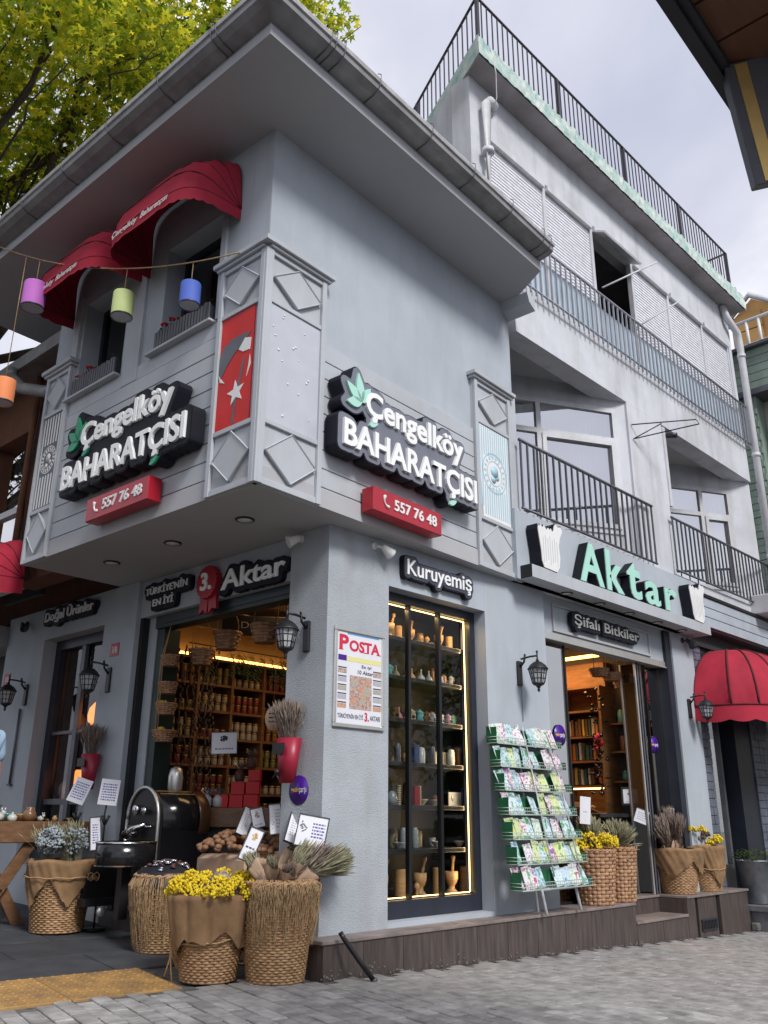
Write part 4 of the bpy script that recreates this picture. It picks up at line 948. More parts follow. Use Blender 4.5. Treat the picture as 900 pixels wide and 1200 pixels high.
# ================================================================ NEIGHBOUR ON THE RIGHT (ground floor shop)
rs = thing('next_shop', 'narrow dark tiled shop with pale blue siding right of the corner shop', 'building', F0 @ T(6.0, 0, 0)); RI = rs.matrix_world.inverted()
def rpart(name, mb, mats, parent=None, kind=None): return part(name, mb.mesh(name, mats, RI), mats, parent or rs, None, kind)
for k in range(3):
    z = 3.19+0.125*k; mb = fmb(F0); mb.box(6.02, 8.6, -0.12, -0.09, z+0.003, z+0.12, c=0.004); rpart('plank', mb, M['bluesiding'])
mb = fmb(F0); mb.box(6.02, 8.6, -0.088, 0.2, 3.17, 3.56); rpart('siding_wall', mb, M['rail'])
mb = fmb(F0); mb.box(6.02, 8.6, -0.14, 0.2, 3.565, 3.60); rpart('beam', mb, M['black'])
mb = fmb(F0); mb.box(5.99, 8.6, 0.06, 0.3, 3.0, 3.169); rpart('beam', mb, M['intdark'])
mb = fmb(F0); mb.box(5.965, 6.20, 0.03, 0.3, -0.2, 3.0); mb.box(6.95, 7.6, 0.03, 0.3, -0.2, 2.3); mb.box(6.2, 6.95, 0.03, 0.3, 2.25, 3.0); mb.box(6.951, 12, 0.03, 0.3, 2.301, 3.0); rpart('wall', mb, M['navy'])
random.seed(9); row = 0; z = 0.05
tm = MB(); tm.m = F0; tm.box(0, 0.105, 0.012, 0.029, 0, 0.088, c=0.003); tme = tm.mesh('cladding_tile', M['darktile'], RI)
while z < 2.95:
    for c in range(2):
        o = bpy.data.objects.new('cladding_tile', tme); S.collection.objects.link(o); o.parent = rs; o.location = (5.975+c*0.112-(0.0), random.uniform(-.003, .003), z)
    if z < 2.2:
        for c in range(5):
            o = bpy.data.objects.new('cladding_tile', tme); S.collection.objects.link(o); o.parent = rs; o.location = (7.42+c*0.112, random.uniform(-.003, .003), z)
    z += 0.094
mb = fmb(F0); mb.box(6.21, 6.26, 0.10, 0.16, 0.0, 2.24); mb.box(6.62, 6.67, 0.10, 0.16, 0.0, 2.24); mb.box(6.26, 6.62, 0.10, 0.16, 0.0, 0.45); df = rpart('shop_door', mb, M['rail'])
mb = fmb(F0); mb.quad((6.26, 0.13, 0.45), (6.62, 0.13, 0.45), (6.62, 0.13, 2.24), (6.26, 0.13, 2.24)); rpart('pane', mb, M['winglass'], df)
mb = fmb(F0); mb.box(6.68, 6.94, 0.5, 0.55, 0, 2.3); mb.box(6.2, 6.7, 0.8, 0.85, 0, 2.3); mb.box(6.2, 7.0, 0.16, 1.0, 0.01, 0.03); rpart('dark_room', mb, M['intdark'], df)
mb = fmb(F0); mb.box(6.30, 9.6, -0.45, 0.5, -0.02, 0.05, c=0.01); mb.box(6.34, 9.6, -0.42, 0.5, -0.3, -0.021); rpart('stone_step', mb, M['zinc'])
mb = fmb(F0); mb.box(6.26, 6.34, -0.26, -0.18, -0.21, -0.13, c=0.01); rpart('stone_block', mb, M['cement'])
mb = fmb(F0); mb.box(7.6, 14, 0.06, 0.3, -0.3, 3.0); rpart('front_wall', mb, M['darktile'])
# air conditioner on the balcony corner
ac = thing('air_conditioner', 'white air conditioner unit under the right balcony railing', 'air conditioner', F0 @ T(7.75, -0.35, 3.60))
mb = MB(); mb.box(0, 0.75, 0, 0.28, 0, 0.26, c=0.01); part('casing', mb, M['pvc'], ac)
mb = MB()
for k in range(6): mb.box(0.03, 0.45, -0.012, -0.002, 0.025+k*0.038, 0.037+k*0.038)
for k in range(5): mb.box(0.03+k*0.1, 0.04+k*0.1, -0.01, -0.001, 0.02, 0.24)
part('grille', mb, M['rail'], ac)
# green sided building beyond
gb = thing('green_house', 'sage green clapboard house at the right edge beyond the apartment block', 'building', T(12.95, 4.9, 0)); GI = gb.matrix_world.inverted()
def gpart(name, mb, mats, parent=None, kind=None): return part(name, mb.mesh(name, mats, GI), mats, parent or gb, None, kind)
GX = 12.97
mb = MB(); mb.box(GX+0.03, GX+5, 1.0, 5.0, 7.40, 8.11); gpart('wall', mb, M['greensiding'])
mb = MB(); mb.box(GX-0.1, GX+5, 0.9, 5.05, 8.11, 8.16); gpart('coping', mb, M['rail'])
for k in range(5): mb = MB(); mb.box(GX, GX+0.029, 1.0, 5.0, 7.40+k*0.142+0.004, 7.40+(k+1)*0.142-0.004, c=0.004); gpart('plank', mb, M['greensiding'])
mb = MB(); mb.box(GX-0.06, GX+5, 0.95, 5.02, 7.30, 7.395); gpart('cornice', mb, M['rail'])
mb = MB(); mb.box(GX+0.35, GX+5, 1.0, 5.0, -0.3, 7.299); gpart('wall', mb, mat('cream_wall', (0.42, 0.40, 0.33), 0.8))
mb = MB(); mb.box(GX+0.03, GX+0.349, 4.42, 5.0, -0.3, 7.299); gpart('corner_pier', mb, M['greensiding'])
random.seed(6)
shm = MB(); shm.box(GX+0.005, GX+0.028, 0, 0.135, 0, 0.105, c=0.004); shme = shm.mesh('shingle', M['greensiding'], GI)
z = 3.4; r = 0
while z < 7.2:
    for k in range(4):
        o = bpy.data.objects.new('shingle', shme); S.collection.objects.link(o); o.parent = gb; o.location = (random.uniform(-.004, .004), 4.425+k*0.142+(0.03 if r % 2 else 0), z)
    z += 0.112; r += 1
for k in range(10): mb = MB(); mb.box(GX+0.31, GX+0.349, 1.0, 4.41, 4.2+k*0.14, 4.2+k*0.14+0.13, c=0.004); gpart('plank', mb, M['greensiding'])
mb = MB(); mb.tube([(GX+0.33, 4.1, 6.0), (GX+0.28, 4.12, 6.15), (GX+0.15, 4.15, 6.3), (GX+0.2, 4.2, 6.6), (GX+0.32, 4.2, 6.9)], [0.05, 0.07, 0.06, 0.08, 0.05], 8); gpart('scroll_bracket', mb, M['white'])
# small rail on the green roof
mb = MB(); mb.tube([(GX+0.2, 4.9, 8.75), (GX+0.2, 2.0, 8.75)], 0.03, 6); mb.tube([(GX+0.2, 4.9, 8.3), (GX+0.2, 2.0, 8.3)], 0.03, 6)
for k in range(12): mb.tube([(GX+0.2, 4.85-k*0.2, 8.16), (GX+0.2, 4.85-k*0.2, 8.75)], 0.025, 6)
gpart('roof_railing', mb, M['white'])
# ochre building
ob = thing('ochre_house', 'ochre clapboard gable rising behind the green house', 'building', T(15.2, 6, 0)); OI = ob.matrix_world.inverted()
mb = MB(); mb.prism([(3.4, 8), (5.45, 8), (5.45, 10.1), (5.01, 10.45), (3.4, 9.2)], 15.3, 18, m=Matrix(((0,0,1,0),(1,0,0,0),(0,1,0,0),(0,0,0,1)))); part('wall', mb.mesh('wall', M['orange'], OI), M['orange'], ob)
for k in range(4): mb = MB(); mb.box(15.25, 15.299, 4.86-0.25*(k < 2), 5.42, 8.7+k*0.36+0.015, 8.7+(k+1)*0.36, c=0.01); part('plank', mb.mesh('plank', M['orange'], OI), M['orange'], ob)
mb = MB(); mb.tube([(15.2, 5.47, 10.1), (15.2, 5.01, 10.49), (15.2, 4.2, 9.85)], 0.06, 6); part('roof_edge', mb.mesh('roof_edge', M['pvc'], OI), M['pvc'], ob)

# ================================================================ CANOPY ABOVE THE PHOTOGRAPHER'S SIDE
cn = thing('wooden_canopy', 'brown boarded canopy with dark steel edge reaching in at the top right', 'canopy', T(3.0, 0.9, 3.5)); CI = cn.matrix_world.inverted()
Mc = Matrix.Translation((2.154, 0.858, 3.5)) @ RZ(R_(2.3))
def cpart(name, mb, mats, parent=None): return part(name, mb.mesh(name, mats, CI), mats, parent or cn)
for k in range(7):
    mb = MB(); mb.m = Mc; x = -0.25+k*0.2; mb.box(x+0.004, x+0.194, -2.6, -0.045, 0.05, 0.07, c=0.002); cpart('board', mb, M['canopywood'])
mb = MB(); mb.m = Mc; mb.box(-0.3, 1.2, -0.045, 0.0, 0.0, 0.12); mb.box(-0.3, 1.2, -0.075, -0.046, 0.02, 0.06); cpart('edge_beam', mb, M['darkmetal'])
mb = MB(); mb.m = Mc; mb.box(0.70, 0.76, -2.6, -0.05, -0.03, 0.049); cpart('cross_beam', mb, M['copper'])
mb = MB(); mb.m = Mc; mb.box(-0.3, 1.2, -2.6, 0.0, 0.121, 0.16); cpart('roof', mb, M['darkmetal'])
hb = thing('hanging_sign_box', 'dark grey hanging box with a gold strip under the canopy', 'sign', T(2.72, 0.79, 3.0)); HI = hb.matrix_world.inverted()
Mh = Matrix.Translation((2.765, 0.775, 3.09)) @ RY(R_(-17)) @ RZ(R_(-52))
mb = MB(); mb.m = Mh; mb.box(-0.055, 0.16, 0, 0.05, 0.0, 0.47, c=0.003); part('box', mb.mesh('box', M['rail'], HI), M['rail'], hb)
mb = MB(); mb.m = Mh; mb.box(-0.020, 0.024, -0.004, 0.0, 0.008, 0.46); part('gold_strip', mb.mesh('gold_strip', M['gold'], HI), M['gold'], hb)
mb = MB(); mb.m = Mh; mb.box(0.02, 0.05, 0.01, 0.04, 0.42, 0.53); part('hanger', mb.mesh('hanger', M['darkmetal'], HI), M['darkmetal'], hb)

# ================================================================ OPPOSITE SIDE OF THE STREET (seen in the glass)
def plainhouse(name, label, x0, x1, y0, y1, h, m, face, nw):
    t = thing(name, label, 'building', T((x0+x1)/2, (y0+y1)/2, 0)); I = t.matrix_world.inverted()
    mb = MB(); mb.box(x0, x1, y0, y1, -0.4, h); part('wall', mb.mesh('wall', m, I), m, t)
    mb = MB(); mb.box(x0-.2, x1+.2, y0-.2, y1+.2, h, h+0.25); part('roof', mb.mesh('roof', M['gutter'], I), M['gutter'], t)
    for fl_ in range(int(h//3)):
        for k in range(nw):
            mb = MB()
            if face == 'y': cx = x0+(x1-x0)*(k+.5)/nw; mb.box(cx-.5, cx+.5, y1-0.02, y1+0.03, 0.9+fl_*3, 2.3+fl_*3)
            else: cy = y0+(y1-y0)*(k+.5)/nw; mb.box(x1-0.02, x1+0.03, cy-.5, cy+.5, 0.9+fl_*3, 2.3+fl_*3)
            part('window', mb.mesh('window', M['navy'], I), M['navy'], t)
plainhouse('opposite_house', 'pale house across the street behind the camera', 8, 17, -14, -9, 6, M['bluesiding'], 'y', 5)
plainhouse('opposite_house', 'greenish pale house across the side street', -12, -7, 3, 12, 6.5, M['greensiding'], 'x', 5)
def bush(label, base, cls, n, sd):
    tree(label, base, 3.0, 2, cls, n, 0.16, M['treeleaf'], sd, 0.15)
bush('roundish tree across the street behind the camera', (20, -9, 0), [((20+random.uniform(-3, 3), -9+random.uniform(-2, 2), 3.5+random.uniform(-1, 2)), 1.6) for k in range(8)], 2600, 51)
bush('leafy tree across the side street', (-6, 6, 0), [((-6+random.uniform(-1, 1), 9+random.uniform(-4, 4), 3.8+random.uniform(-1, 1.5)), 1.4) for k in range(7)], 2200, 61)

# ================================================================ SIGNS
def cut(Mf, x, d, z): return Mf @ T(x, -d, z)
def main_sign(Mx, label):
    """origin: lower left corner of the lettering, on the wall plane"""
    t = thing('shop_sign', label, 'sign', Mx, 'main name signs of the shop')
    mbl = MB(); p1, f1 = put_text(mbl, 'Çengelköy', 0.235, 1.50, 0.265, 0.535, -0.145, 0.03, bold=0.025, ref='Çengelköy', slope=0.0)
    mbb = MB(); p2, f2 = put_text(mbb, 'BAHARATÇISI', 0.0, 1.69, -0.045, 0.215, -0.145, 0.03, bold=0.025, ref='BAHARATÇISI')
    # slab serifs
    for mb_, x0, x1, zb in ():
        pass
    leaves = []
    def leaf(cx, cz, ang, L, W_):
        pts = []
        for k in range(13):
            tt = k/12; w_ = W_*math.sin(math.pi*tt**0.8)
            pts.append((tt*L, w_))
        for k in range(11, 0, -1):
            tt = k/12; w_ = W_*math.sin(math.pi*tt**0.8); pts.append((tt*L, -w_))
        return [(cx+x*math.cos(ang)-y*math.sin(ang), cz+x*math.sin(ang)+y*math.cos(ang)) for x, y in pts]
    for a, L in ((R_(100), 0.24), (R_(145), 0.21), (R_(58), 0.18), (R_(195), 0.17)): leaves.append(leaf(0.19, 0.40, a, L, 0.042))
    allp = list(p1); allf = [tuple(f) for f in f1]
    k = len(allp); allp += list(p2); allf += [tuple(i+k for i in f) for f in f2]
    for L in leaves: k = len(allp); allp += L; allf += [tuple(range(k, k+len(L)))]
    loops = offset_outline(allp, allf, 0.055, 0.014)
    mb = MB(); plate(mb, loops, -0.118, 0.118); part('back_plate', mb, M['signside'], t)
    loops = offset_outline(allp, allf, 0.046, 0.014)
    mb = MB(); plate(mb, loops, -0.1225, 0.004); part('face', mb, SF[0], t)
    part('lettering', mbl, M['letter'], t); part('lettering', mbb, M['letter'], t)
    for L in leaves: mb = MB(); mb.prism(L, -0.142, -0.1227, axis='y'); part('leaf', mb, t['leafmat'] if False else LM[0], t)
    for cx, cz in ((0.33, 0.265), (1.34, -0.085)):
        mb = MB(); mb.prism(leaf(cx-0.05, cz-0.02, R_(25), 0.11, 0.022), -0.142, -0.1227, axis='y'); part('leaf', mb, LM[0], t)
    return t
LM = [M['mint']]; SF = [M['signface']]
main_sign(cut(F1, 0.70, 0.0, 3.50), 'dark outlined white lettering Çengelköy BAHARATÇISI on the right facade')
LM = [M['leafsign']]; SF = [M['signside']]
main_sign(cut(G1, -2.33, 0.0, 3.485), 'dark outlined white lettering Çengelköy BAHARATÇISI on the left facade')
def phone_sign(Mx, label):
    t = thing('phone_sign', label, 'sign', Mx, 'red telephone number boxes')
    mb = MB(); mb.box(0, 0.845, -0.12, 0.0, 0, 0.19, c=0.006); part('box', mb, M['redbox'], t)
    mb = MB(); put_text(mb, '557 76 48', 0.24, 0.77, 0.055, 0.145, -0.128, 0.008, bold=0.02); part('number', mb, M['white'], t)
    mb = MB(); pts = []
    for k in range(9): a = R_(150+k*15); pts.append((0.175+0.055*math.cos(a), -0.124, 0.115+0.055*math.sin(a)))
    mb.tube(pts, [0.013, 0.015, 0.009, 0.007, 0.006, 0.007, 0.009, 0.015, 0.013], 6); part('handset', mb, M['white'], t)
phone_sign(cut(F1, 1.055, 0.0, 3.095), 'red box with telephone number on the right facade')
phone_sign(cut(G1, -1.90, 0.0, 3.125), 'red box with telephone number on the left facade')
def puffy(Mx, lines, label, name='name_sign', r=0.035, dep=0.05, face=None, letm=None, slope=0.0, bold=0.01, shear=0.0, plates=True):
    """lines: (text, x0, x1, z0, z1)"""
    t = thing(name, label, 'sign', Mx)
    allp = []; allf = []; lets = []
    for s_, x0, x1, z0, z1 in lines:
        mb = MB(); p, f = put_text(mb, s_, x0, x1, z0, z1, -dep-0.012, 0.012, bold=bold, shear=shear); lets.append(mb)
        k = len(allp); allp += list(p); allf += [tuple(i+k for i in q) for q in f]
    mb = MB(); plate(mb, offset_outline(allp, allf, r, 0.012), -dep, dep); part('back_plate', mb, M['signside'], t)
    if face: mb = MB(); plate(mb, offset_outline(allp, allf, r-0.008, 0.012), -dep-0.003, 0.003); part('face', mb, face, t)
    for mb in lets: part('lettering', mb, letm or M['letter'], t)
    return t
puffy(cut(F0, 0.80, 0.0, 2.75), [('Kuruyemiş', 0.0, 0.82, 0.0, 0.17)], 'dark cloud shaped sign reading Kuruyemiş above the lit display window', face=M['signdark'])
puffy(cut(F0, 3.32, -0.045, 2.755), [('Şifalı Bitkiler', 0.0, 1.30, 0.0, 0.14)], 'black sign reading Şifalı Bitkiler above the right entrance', letm=M['alu'])
puffy(cut(G0, -4.22, 0.0, 2.83), [('Doğal Ürünler', 0.0, 0.96, 0.0, 0.15)], 'black sign reading Doğal Ürünler above the side window', letm=M['letter'], r=0.04)
puffy(cut(G0, -2.40, -0.04, 2.74), [("TÜRKİYE'NİN", 0.0, 0.64, 0.115, 0.20), ('EN İYİ', 0.13, 0.44, 0.0, 0.085)], "black sign reading TÜRKİYE'NİN EN İYİ above the side entrance", r=0.04, bold=0.0)
puffy(cut(G0, -1.27, -0.04, 2.72), [('Aktar', 0.0, 0.80, 0.0, 0.17)], 'black sign reading Aktar above the side entrance beside the red badge', r=0.045, bold=0.02)
t = thing('badge_sign', 'red rosette badge with 3. between the two signs over the side entrance', 'sign', cut(G0, -1.47, -0.035, 2.83))
mb = MB(); pts = [( (0.135+0.012*(k % 2))*math.cos(R_(k*9)), (0.135+0.012*(k % 2))*math.sin(R_(k*9))) for k in range(40)]; mb.prism(pts, -0.06, 0.0, axis='y'); part('disc', mb, M['redbox'], t)
mb = MB(); mb.prism([(-0.10, -0.06), (-0.12, -0.26), (-0.06, -0.225), (-0.01, -0.27), (0.0, -0.09)], -0.03, -0.001, axis='y'); mb.prism([(0.10, -0.06), (0.12, -0.24), (0.06, -0.225), (0.015, -0.265), (0.004, -0.09)], -0.03, -0.001, axis='y')
for q in mb.pieces(): part('ribbon', q, M['redbox'], t)
mb = MB(); put_text(mb, '3.', -0.07, 0.08, -0.075, 0.085, -0.072, 0.012, bold=0.03); part('numeral', mb, M['letter'], t)
# standing letters of the big sign
t = thing('big_letter_sign', 'large mint green letters Aktar standing on the canopy', 'sign', cut(F0, 3.12, 0.13, 3.155))
X = [('A', 0.0, 0.46, 0.0, 0.44), ('k', 0.50, 0.86, 0.0, 0.45), ('t', 0.93, 1.24, 0.0, 0.42), ('a', 1.31, 1.66, 0.0, 0.28), ('r', 1.76, 2.06, 0.0, 0.28)]
for ch, x0, x1, z0, z1 in X:
    mb = MB(); put_text(mb, ch, x0, x1, z0, z1, -0.10, 0.10, bold=0.035); q = part('letter_body', mb, M['signside'], t)
    mb = MB(); put_text(mb, ch, x0+0.008, x1-0.008, z0+0.008, z1-0.008, -0.112, 0.011, bold=0.022); part('letter_face', mb, M['mint'], t)
def tulip(Mx, label):
    t = thing('tulip_glass_sign', label, 'sign', Mx, 'white cut out tea glass shapes')
    random.seed(8); P = [(-0.12, 0.0), (0.10, -0.01), (0.15, 0.05), (0.17, 0.15), (0.155, 0.27), (0.185, 0.36), (0.235, 0.44), (0.20, 0.475), (0.15, 0.465), (0.115, 0.485), (0.09, 0.46), (0.075, 0.41), (0.05, 0.395), (0.03, 0.425), (0.01, 0.40), (-0.02, 0.42), (-0.05, 0.39), (-0.09, 0.43), (-0.115, 0.40), (-0.15, 0.425), (-0.175, 0.40), (-0.185, 0.42), (-0.195, 0.37), (-0.175, 0.26), (-0.155, 0.15), (-0.15, 0.06)]
    mb = MB(); mb.prism(P, -0.12, 0.0, axis='y'); part('body', mb, M['signside'], t)
    mb = MB(); mb.prism([(x*0.965+0.004, z*0.97+0.005) for x, z in P], -0.128, -0.1205, axis='y'); part('face', mb, M['white'], t)
    for k in range(7):
        x = -0.11+0.038*k; mb = MB(); mb.box(x-0.002, x+0.003, -0.1295, -0.1281, 0.05+0.02*(k % 3), 0.30+0.03*(k % 2)); part('shading_stripe', mb, M['panel'], t)  # shading stripes drawn on the flat face as pale grey bars
tulip(cut(F0, 2.58, 0.13, 3.15), 'white tea glass shaped cut out left of the big mint letters')
tulip(cut(F0, 5.68, 0.13, 3.15), 'white tea glass shaped cut out right of the big mint letters')

# ---- red banner on the pilaster
t = thing('red_banner', 'red banner with white crescent, star and dark figure on the corner pilaster', 'banner', G1 @ T(-0.29, 0, 3.52))
mb = fmb(T(0, 0, 0)); mb.box(-0.185, 0.185, 0.004, 0.0135, 0.0, 0.90); part('cloth', mb, M['flagred'], t)
mb = MB(); st = []
for k in range(10):
    a = R_(90+k*36+8); r = 0.10 if k % 2 == 0 else 0.04; st.append((0.026+r*math.cos(a), 0.25+r*math.sin(a)))
mb.prism(st, 0.0005, 0.0035, axis='y'); part('star', mb, M['white'], t)
FB = lambda L: [(-0.185+0.37*s_, 0.9*t_) for s_, t_ in L]
mb = MB(); mb.prism(FB([(0.93,0.77),(0.67,0.785),(0.33,0.777),(0.1,0.734),(0.005,0.656),(0.005,0.455),(0.07,0.455),(0.24,0.55),(0.43,0.626),(0.63,0.68)]), 0.0005, 0.0035, axis='y'); part('figure', mb, M['rail'], t)
mb = MB(); mb.prism(FB([(0.73,0.55),(0.79,0.55),(0.60,0.20),(0.55,0.01),(0.49,0.01),(0.53,0.20)]), 0.0012, 0.0035, axis='y'); part('fold', mb, M['rail'], t)
for L in ([(0.58,0.655),(0.76,0.736),(0.94,0.71),(0.92,0.61),(0.72,0.615)], [(0.93,0.56),(0.965,0.47),(0.86,0.38),(0.90,0.46)], [(0.01,0.50),(0.06,0.47),(0.20,0.405),(0.06,0.43)]):
    mb = MB(); mb.prism(FB(L), -0.0003, 0.0035, axis='y'); part('crescent', mb, M['white'], t)
# ---- striped seal panels
def seal(Mx, w_, h, label, sticks, skew):
    t = thing('seal_panel', label, 'banner', Mx)
    mb = MB(); mb.prism([(skew, 0), (w_, -skew*0.6), (w_, h), (0, h)], 0.003, 0.0135, axis='y') if skew else mb.box(0, w_, 0.003, 0.0135, 0, h); part('sheet', mb, sticks[0], t)
    n = sticks[3]
    for k in range(n):
        x = w_*(k+0.5)/n; mb = MB(); zlo = 0.01 if not skew else 0.03
        for z0, z1 in ((zlo, h*0.34), (h*0.68, h-0.01)) if (abs(x-w_/2) < w_*0.36) else ((zlo if x > skew+0.02 else 0.10, h-0.01),): mb.box(x-w_/n*0.2, x+w_/n*0.2, 0.0005, 0.0025, z0, z1)
        part('stripe', mb, sticks[1], t)
    mb = MB(); cz = h*0.51; R0 = w_*0.40
    def ring(r0, r1, y):
        K = 40; vs = []; fs = []
        for k in range(K): a = 2*math.pi*k/K; vs += [(w_/2+r0*math.cos(a), y, cz+r0*math.sin(a)), (w_/2+r1*math.cos(a), y, cz+r1*math.sin(a))]
        for k in range(K): j = (k+1) % K; fs.append((2*k, 2*k+1, 2*j+1, 2*j))
        mb.add(vs, fs)
    ring(R0*0.93, R0, 0.0005); ring(R0*0.58, R0*0.62, 0.0005)
    for k in range(18): a = 2*math.pi*k/18; mb.m = T(w_/2+R0*0.77*math.cos(a), 0, cz+R0*0.77*math.sin(a)) @ RY(-a+R_(90)); mb.box(-0.010, 0.010, 0.0004, 0.0025, -0.016, 0.016)
    mb.m = WORLD
    for dx, dz, r in ((0.0, 0.02, 0.30), (-0.02, -0.06, 0.2), (0.04, -0.03, 0.16)): ring(R0*r*0.55, R0*r, 0.0004) if False else mb.lathe([(R0*r, 0), (R0*r, 0.001)], 14, m=T(w_/2+dx, 0.001, cz+dz) @ RX(R_(90)))
    part('seal', mb, sticks[2], t)
stripe_blue = mat('pale_blue_print', (0.40, 0.60, 0.70), 0.5, var=0.0)
seal(F1 @ T(2.655, 0.0, 3.518), 0.505, 0.905, 'pale blue and white striped seal panel on the right pilaster, its lower corner peeling', (M['white'], stripe_blue, stripe_blue, 14), 0.05)
seal(G1 @ T(-3.08, 0.0, 3.518), 0.335, 0.905, 'white striped seal panel on dark ground at the far left pilaster', (M['rail'], M['white'], M['white'], 7), 0.0)
# ---- framed newspaper poster
t = thing('newspaper_poster', 'aluminium framed POSTA newspaper page on the corner pillar', 'poster', F0 @ T(0.068, 0, 1.55))
mb = MB(); W_, H_ = 0.518, 0.716
mb.box(0, W_, -0.022, 0, 0, 0.028, c=0.004); mb.box(0, W_, -0.022, 0, H_-0.028, H_, c=0.004); mb.box(0, 0.028, -0.021, 0, 0.028, H_-0.028, c=0.004); mb.box(W_-0.028, W_, -0.021, 0, 0.028, H_-0.028, c=0.004); part('frame', mb, M['alu'], t)
mb = MB(); mb.box(0.028, W_-0.028, -0.010, -0.001, 0.028, H_-0.028); pg = part('page', mb, M['paper'], t)
mb = MB(); put_text(mb, 'P', 0.05, 0.145, 0.55, 0.665, -0.0112, 0, bold=0.04); put_text(mb, 'OSTA', 0.15, 0.47, 0.55, 0.635, -0.0112, 0, bold=0.04)
for x in (0.05, 0.30, 0.44): mb.box(x-0.004, x+0.040, -0.0113, -0.0111, 0.55, 0.557)
part('masthead', mb, M['redink'], pg)
bl = mat('print_blue', (0.10, 0.30, 0.60), 0.5, var=0); yl = mat('print_yellow', (0.75, 0.70, 0.30), 0.5, var=0); gy = mat('print_grey_text', (0.42, 0.42, 0.46), 0.6, var=0)
mb = MB(); mb.box(0.13, 0.46, -0.0112, -0.0108, 0.672, 0.683); part('headline_bar', mb, bl, pg)
mb = MB(); mb.box(0.13, 0.48, -0.0112, -0.0108, 0.475, 0.51); part('yellow_bar', mb, yl, pg)
mb = MB(); mb.box(0.042, 0.125, -0.0112, -0.0108, 0.475, 0.515); part('dark_bar', mb, M['purple'], pg)
mb = MB(); put_text(mb, "TÜRKİYE'NİN EN İYİ", 0.045, 0.30, 0.065, 0.105, -0.0112, 0, bold=0.02); put_text(mb, 'AKTARI', 0.37, 0.475, 0.065, 0.10, -0.0112, 0, bold=0.02)
put_text(mb, 'En iyi', 0.28, 0.38, 0.43, 0.46, -0.0112, 0, bold=0.02); put_text(mb, '10 Aktar', 0.24, 0.40, 0.39, 0.42, -0.0112, 0, bold=0.02); part('caption', mb, M['ink'], pg)
mb = MB(); put_text(mb, '3.', 0.315, 0.36, 0.055, 0.12, -0.0114, 0, bold=0.04); part('numeral', mb, M['redink'], pg)
random.seed(12)
pics = [mat('print_photo', c, 0.6, col2=d, vs=60, var=0.3) for c, d in (((0.45, 0.16, 0.10), (0.55, 0.42, 0.30)), ((0.52, 0.45, 0.38), (0.30, 0.12, 0.10)), ((0.25, 0.30, 0.28), (0.5, 0.4, 0.3)))]
mb = MB(); mb.box(0.16, 0.385, -0.0112, -0.0108, 0.135, 0.375); part('photo', mb, pics[1], pg)
for k in range(14): mb = MB(); a = random.uniform(0, 6.28); cx, cz = 0.27+random.uniform(-0.08, 0.08), 0.255+random.uniform(-0.09, 0.09); mb.prism([(cx+0.035*math.cos(a+q), cz+0.03*math.sin(a+q)) for q in (0, 1.5, 3.2, 4.6)], -0.0118-0.0001*k, -0.0113, axis='y'); part('photo', mb, pics[k % 3], pg)
for side in (0.042, 0.40):
    for k in range(5):
        z = 0.15+k*0.062
        mb = MB(); mb.box(side, side+0.085, -0.0112, -0.0108, z+0.022, z+0.030); part('text_line', mb, M['ink'], pg)
        mb = MB(); mb.box(side, side+0.085, -0.0112, -0.0108, z-0.014, z+0.018); part('text_block', mb, gy if k % 2 else pics[k % 3], pg)
# ---- round purple stickers
def sticker(Mx, label, r=0.1):
    t = thing('round_sticker', label, 'sticker', Mx, 'round purple stickers')
    mb = MB(); mb.lathe([(r, 0), (r, 0.003)], 36, m=RX(R_(90))); part('disc', mb, M['purple'], t)
    mb = MB(); put_text(mb, 'getir', -r*0.78, -r*0.02, -r*0.2, r*0.2, -0.0036, 0, bold=0.02); part('lettering', mb, M['yellowink'], t)
    mb = MB(); put_text(mb, 'çarşı', r*0.02, r*0.80, -r*0.25, r*0.2, -0.0036, 0, bold=0.02); part('lettering', mb, M['white'], t)
sticker(G0 @ T(-0.236, 0, 1.124), 'purple round sticker on the left face of the corner pillar')
sticker(F0 @ T(3.16, 0.135, 1.70), 'purple round sticker on the left glass of the right entrance')
sticker(F0 @ T(5.05, 0.142, 1.72), 'purple round sticker on the right glass leaf of the right entrance', 0.09)
# little red number plates
for x, z, s_ in ((-2.86, 2.42, 'third'), (-5.02, 2.35, 'far')):
    t = thing('number_plate', 'small red house number plate right of the side window' if s_ == 'third' else 'small red house number plate at the far left end of the wall', 'sign', G0 @ T(x, 0, z))
    mb = MB(); mb.box(-0.07, 0.07, -0.006, 0, -0.06, 0.06); part('plate', mb, M['redbox'], t)
    mb = MB(); put_text(mb, '3/B', -0.045, 0.045, -0.03, 0.03, -0.0066, 0, bold=0.02); part('number', mb, M['white'], t)

# ================================================================ GLASS LEAVES OF THE RIGHT ENTRANCE
for i, (x0, x1, y, lab) in enumerate(((2.865, 3.34, 0.145, 'fixed glass leaf at the left of the right entrance'), (4.66, 4.70, 0.12, ''), (4.98, 5.29, 0.15, 'fixed glass leaf at the right of the right entrance'))):
    if i == 1: continue
    t = thing('glass_leaf', lab, 'glass door', F0 @ T(x0, y, 0.22))
    mb = MB(); mb.box(0, x1-x0, 0, 0.008, 0.02, 2.36); part('pane', mb, M['glass_hi'], t)
    mb = MB(); e_ = (x1-x0-0.018, x1-x0) if i == 0 else (-0.018, 0); mb.box(e_[0], e_[1], -0.012, 0.02, 0, 2.37); mb.box(0, x1-x0, -0.01, 0.018, 0, 0.0195) if i == 0 else mb.box(0.001, x1-x0, -0.01, 0.018, 0, 0.0195); part('edge', mb, M['black'], t)
t = thing('folding_door', 'stack of folded glass door leaves near the right jamb', 'glass door', F0 @ T(4.72, 0.12, 0.22))
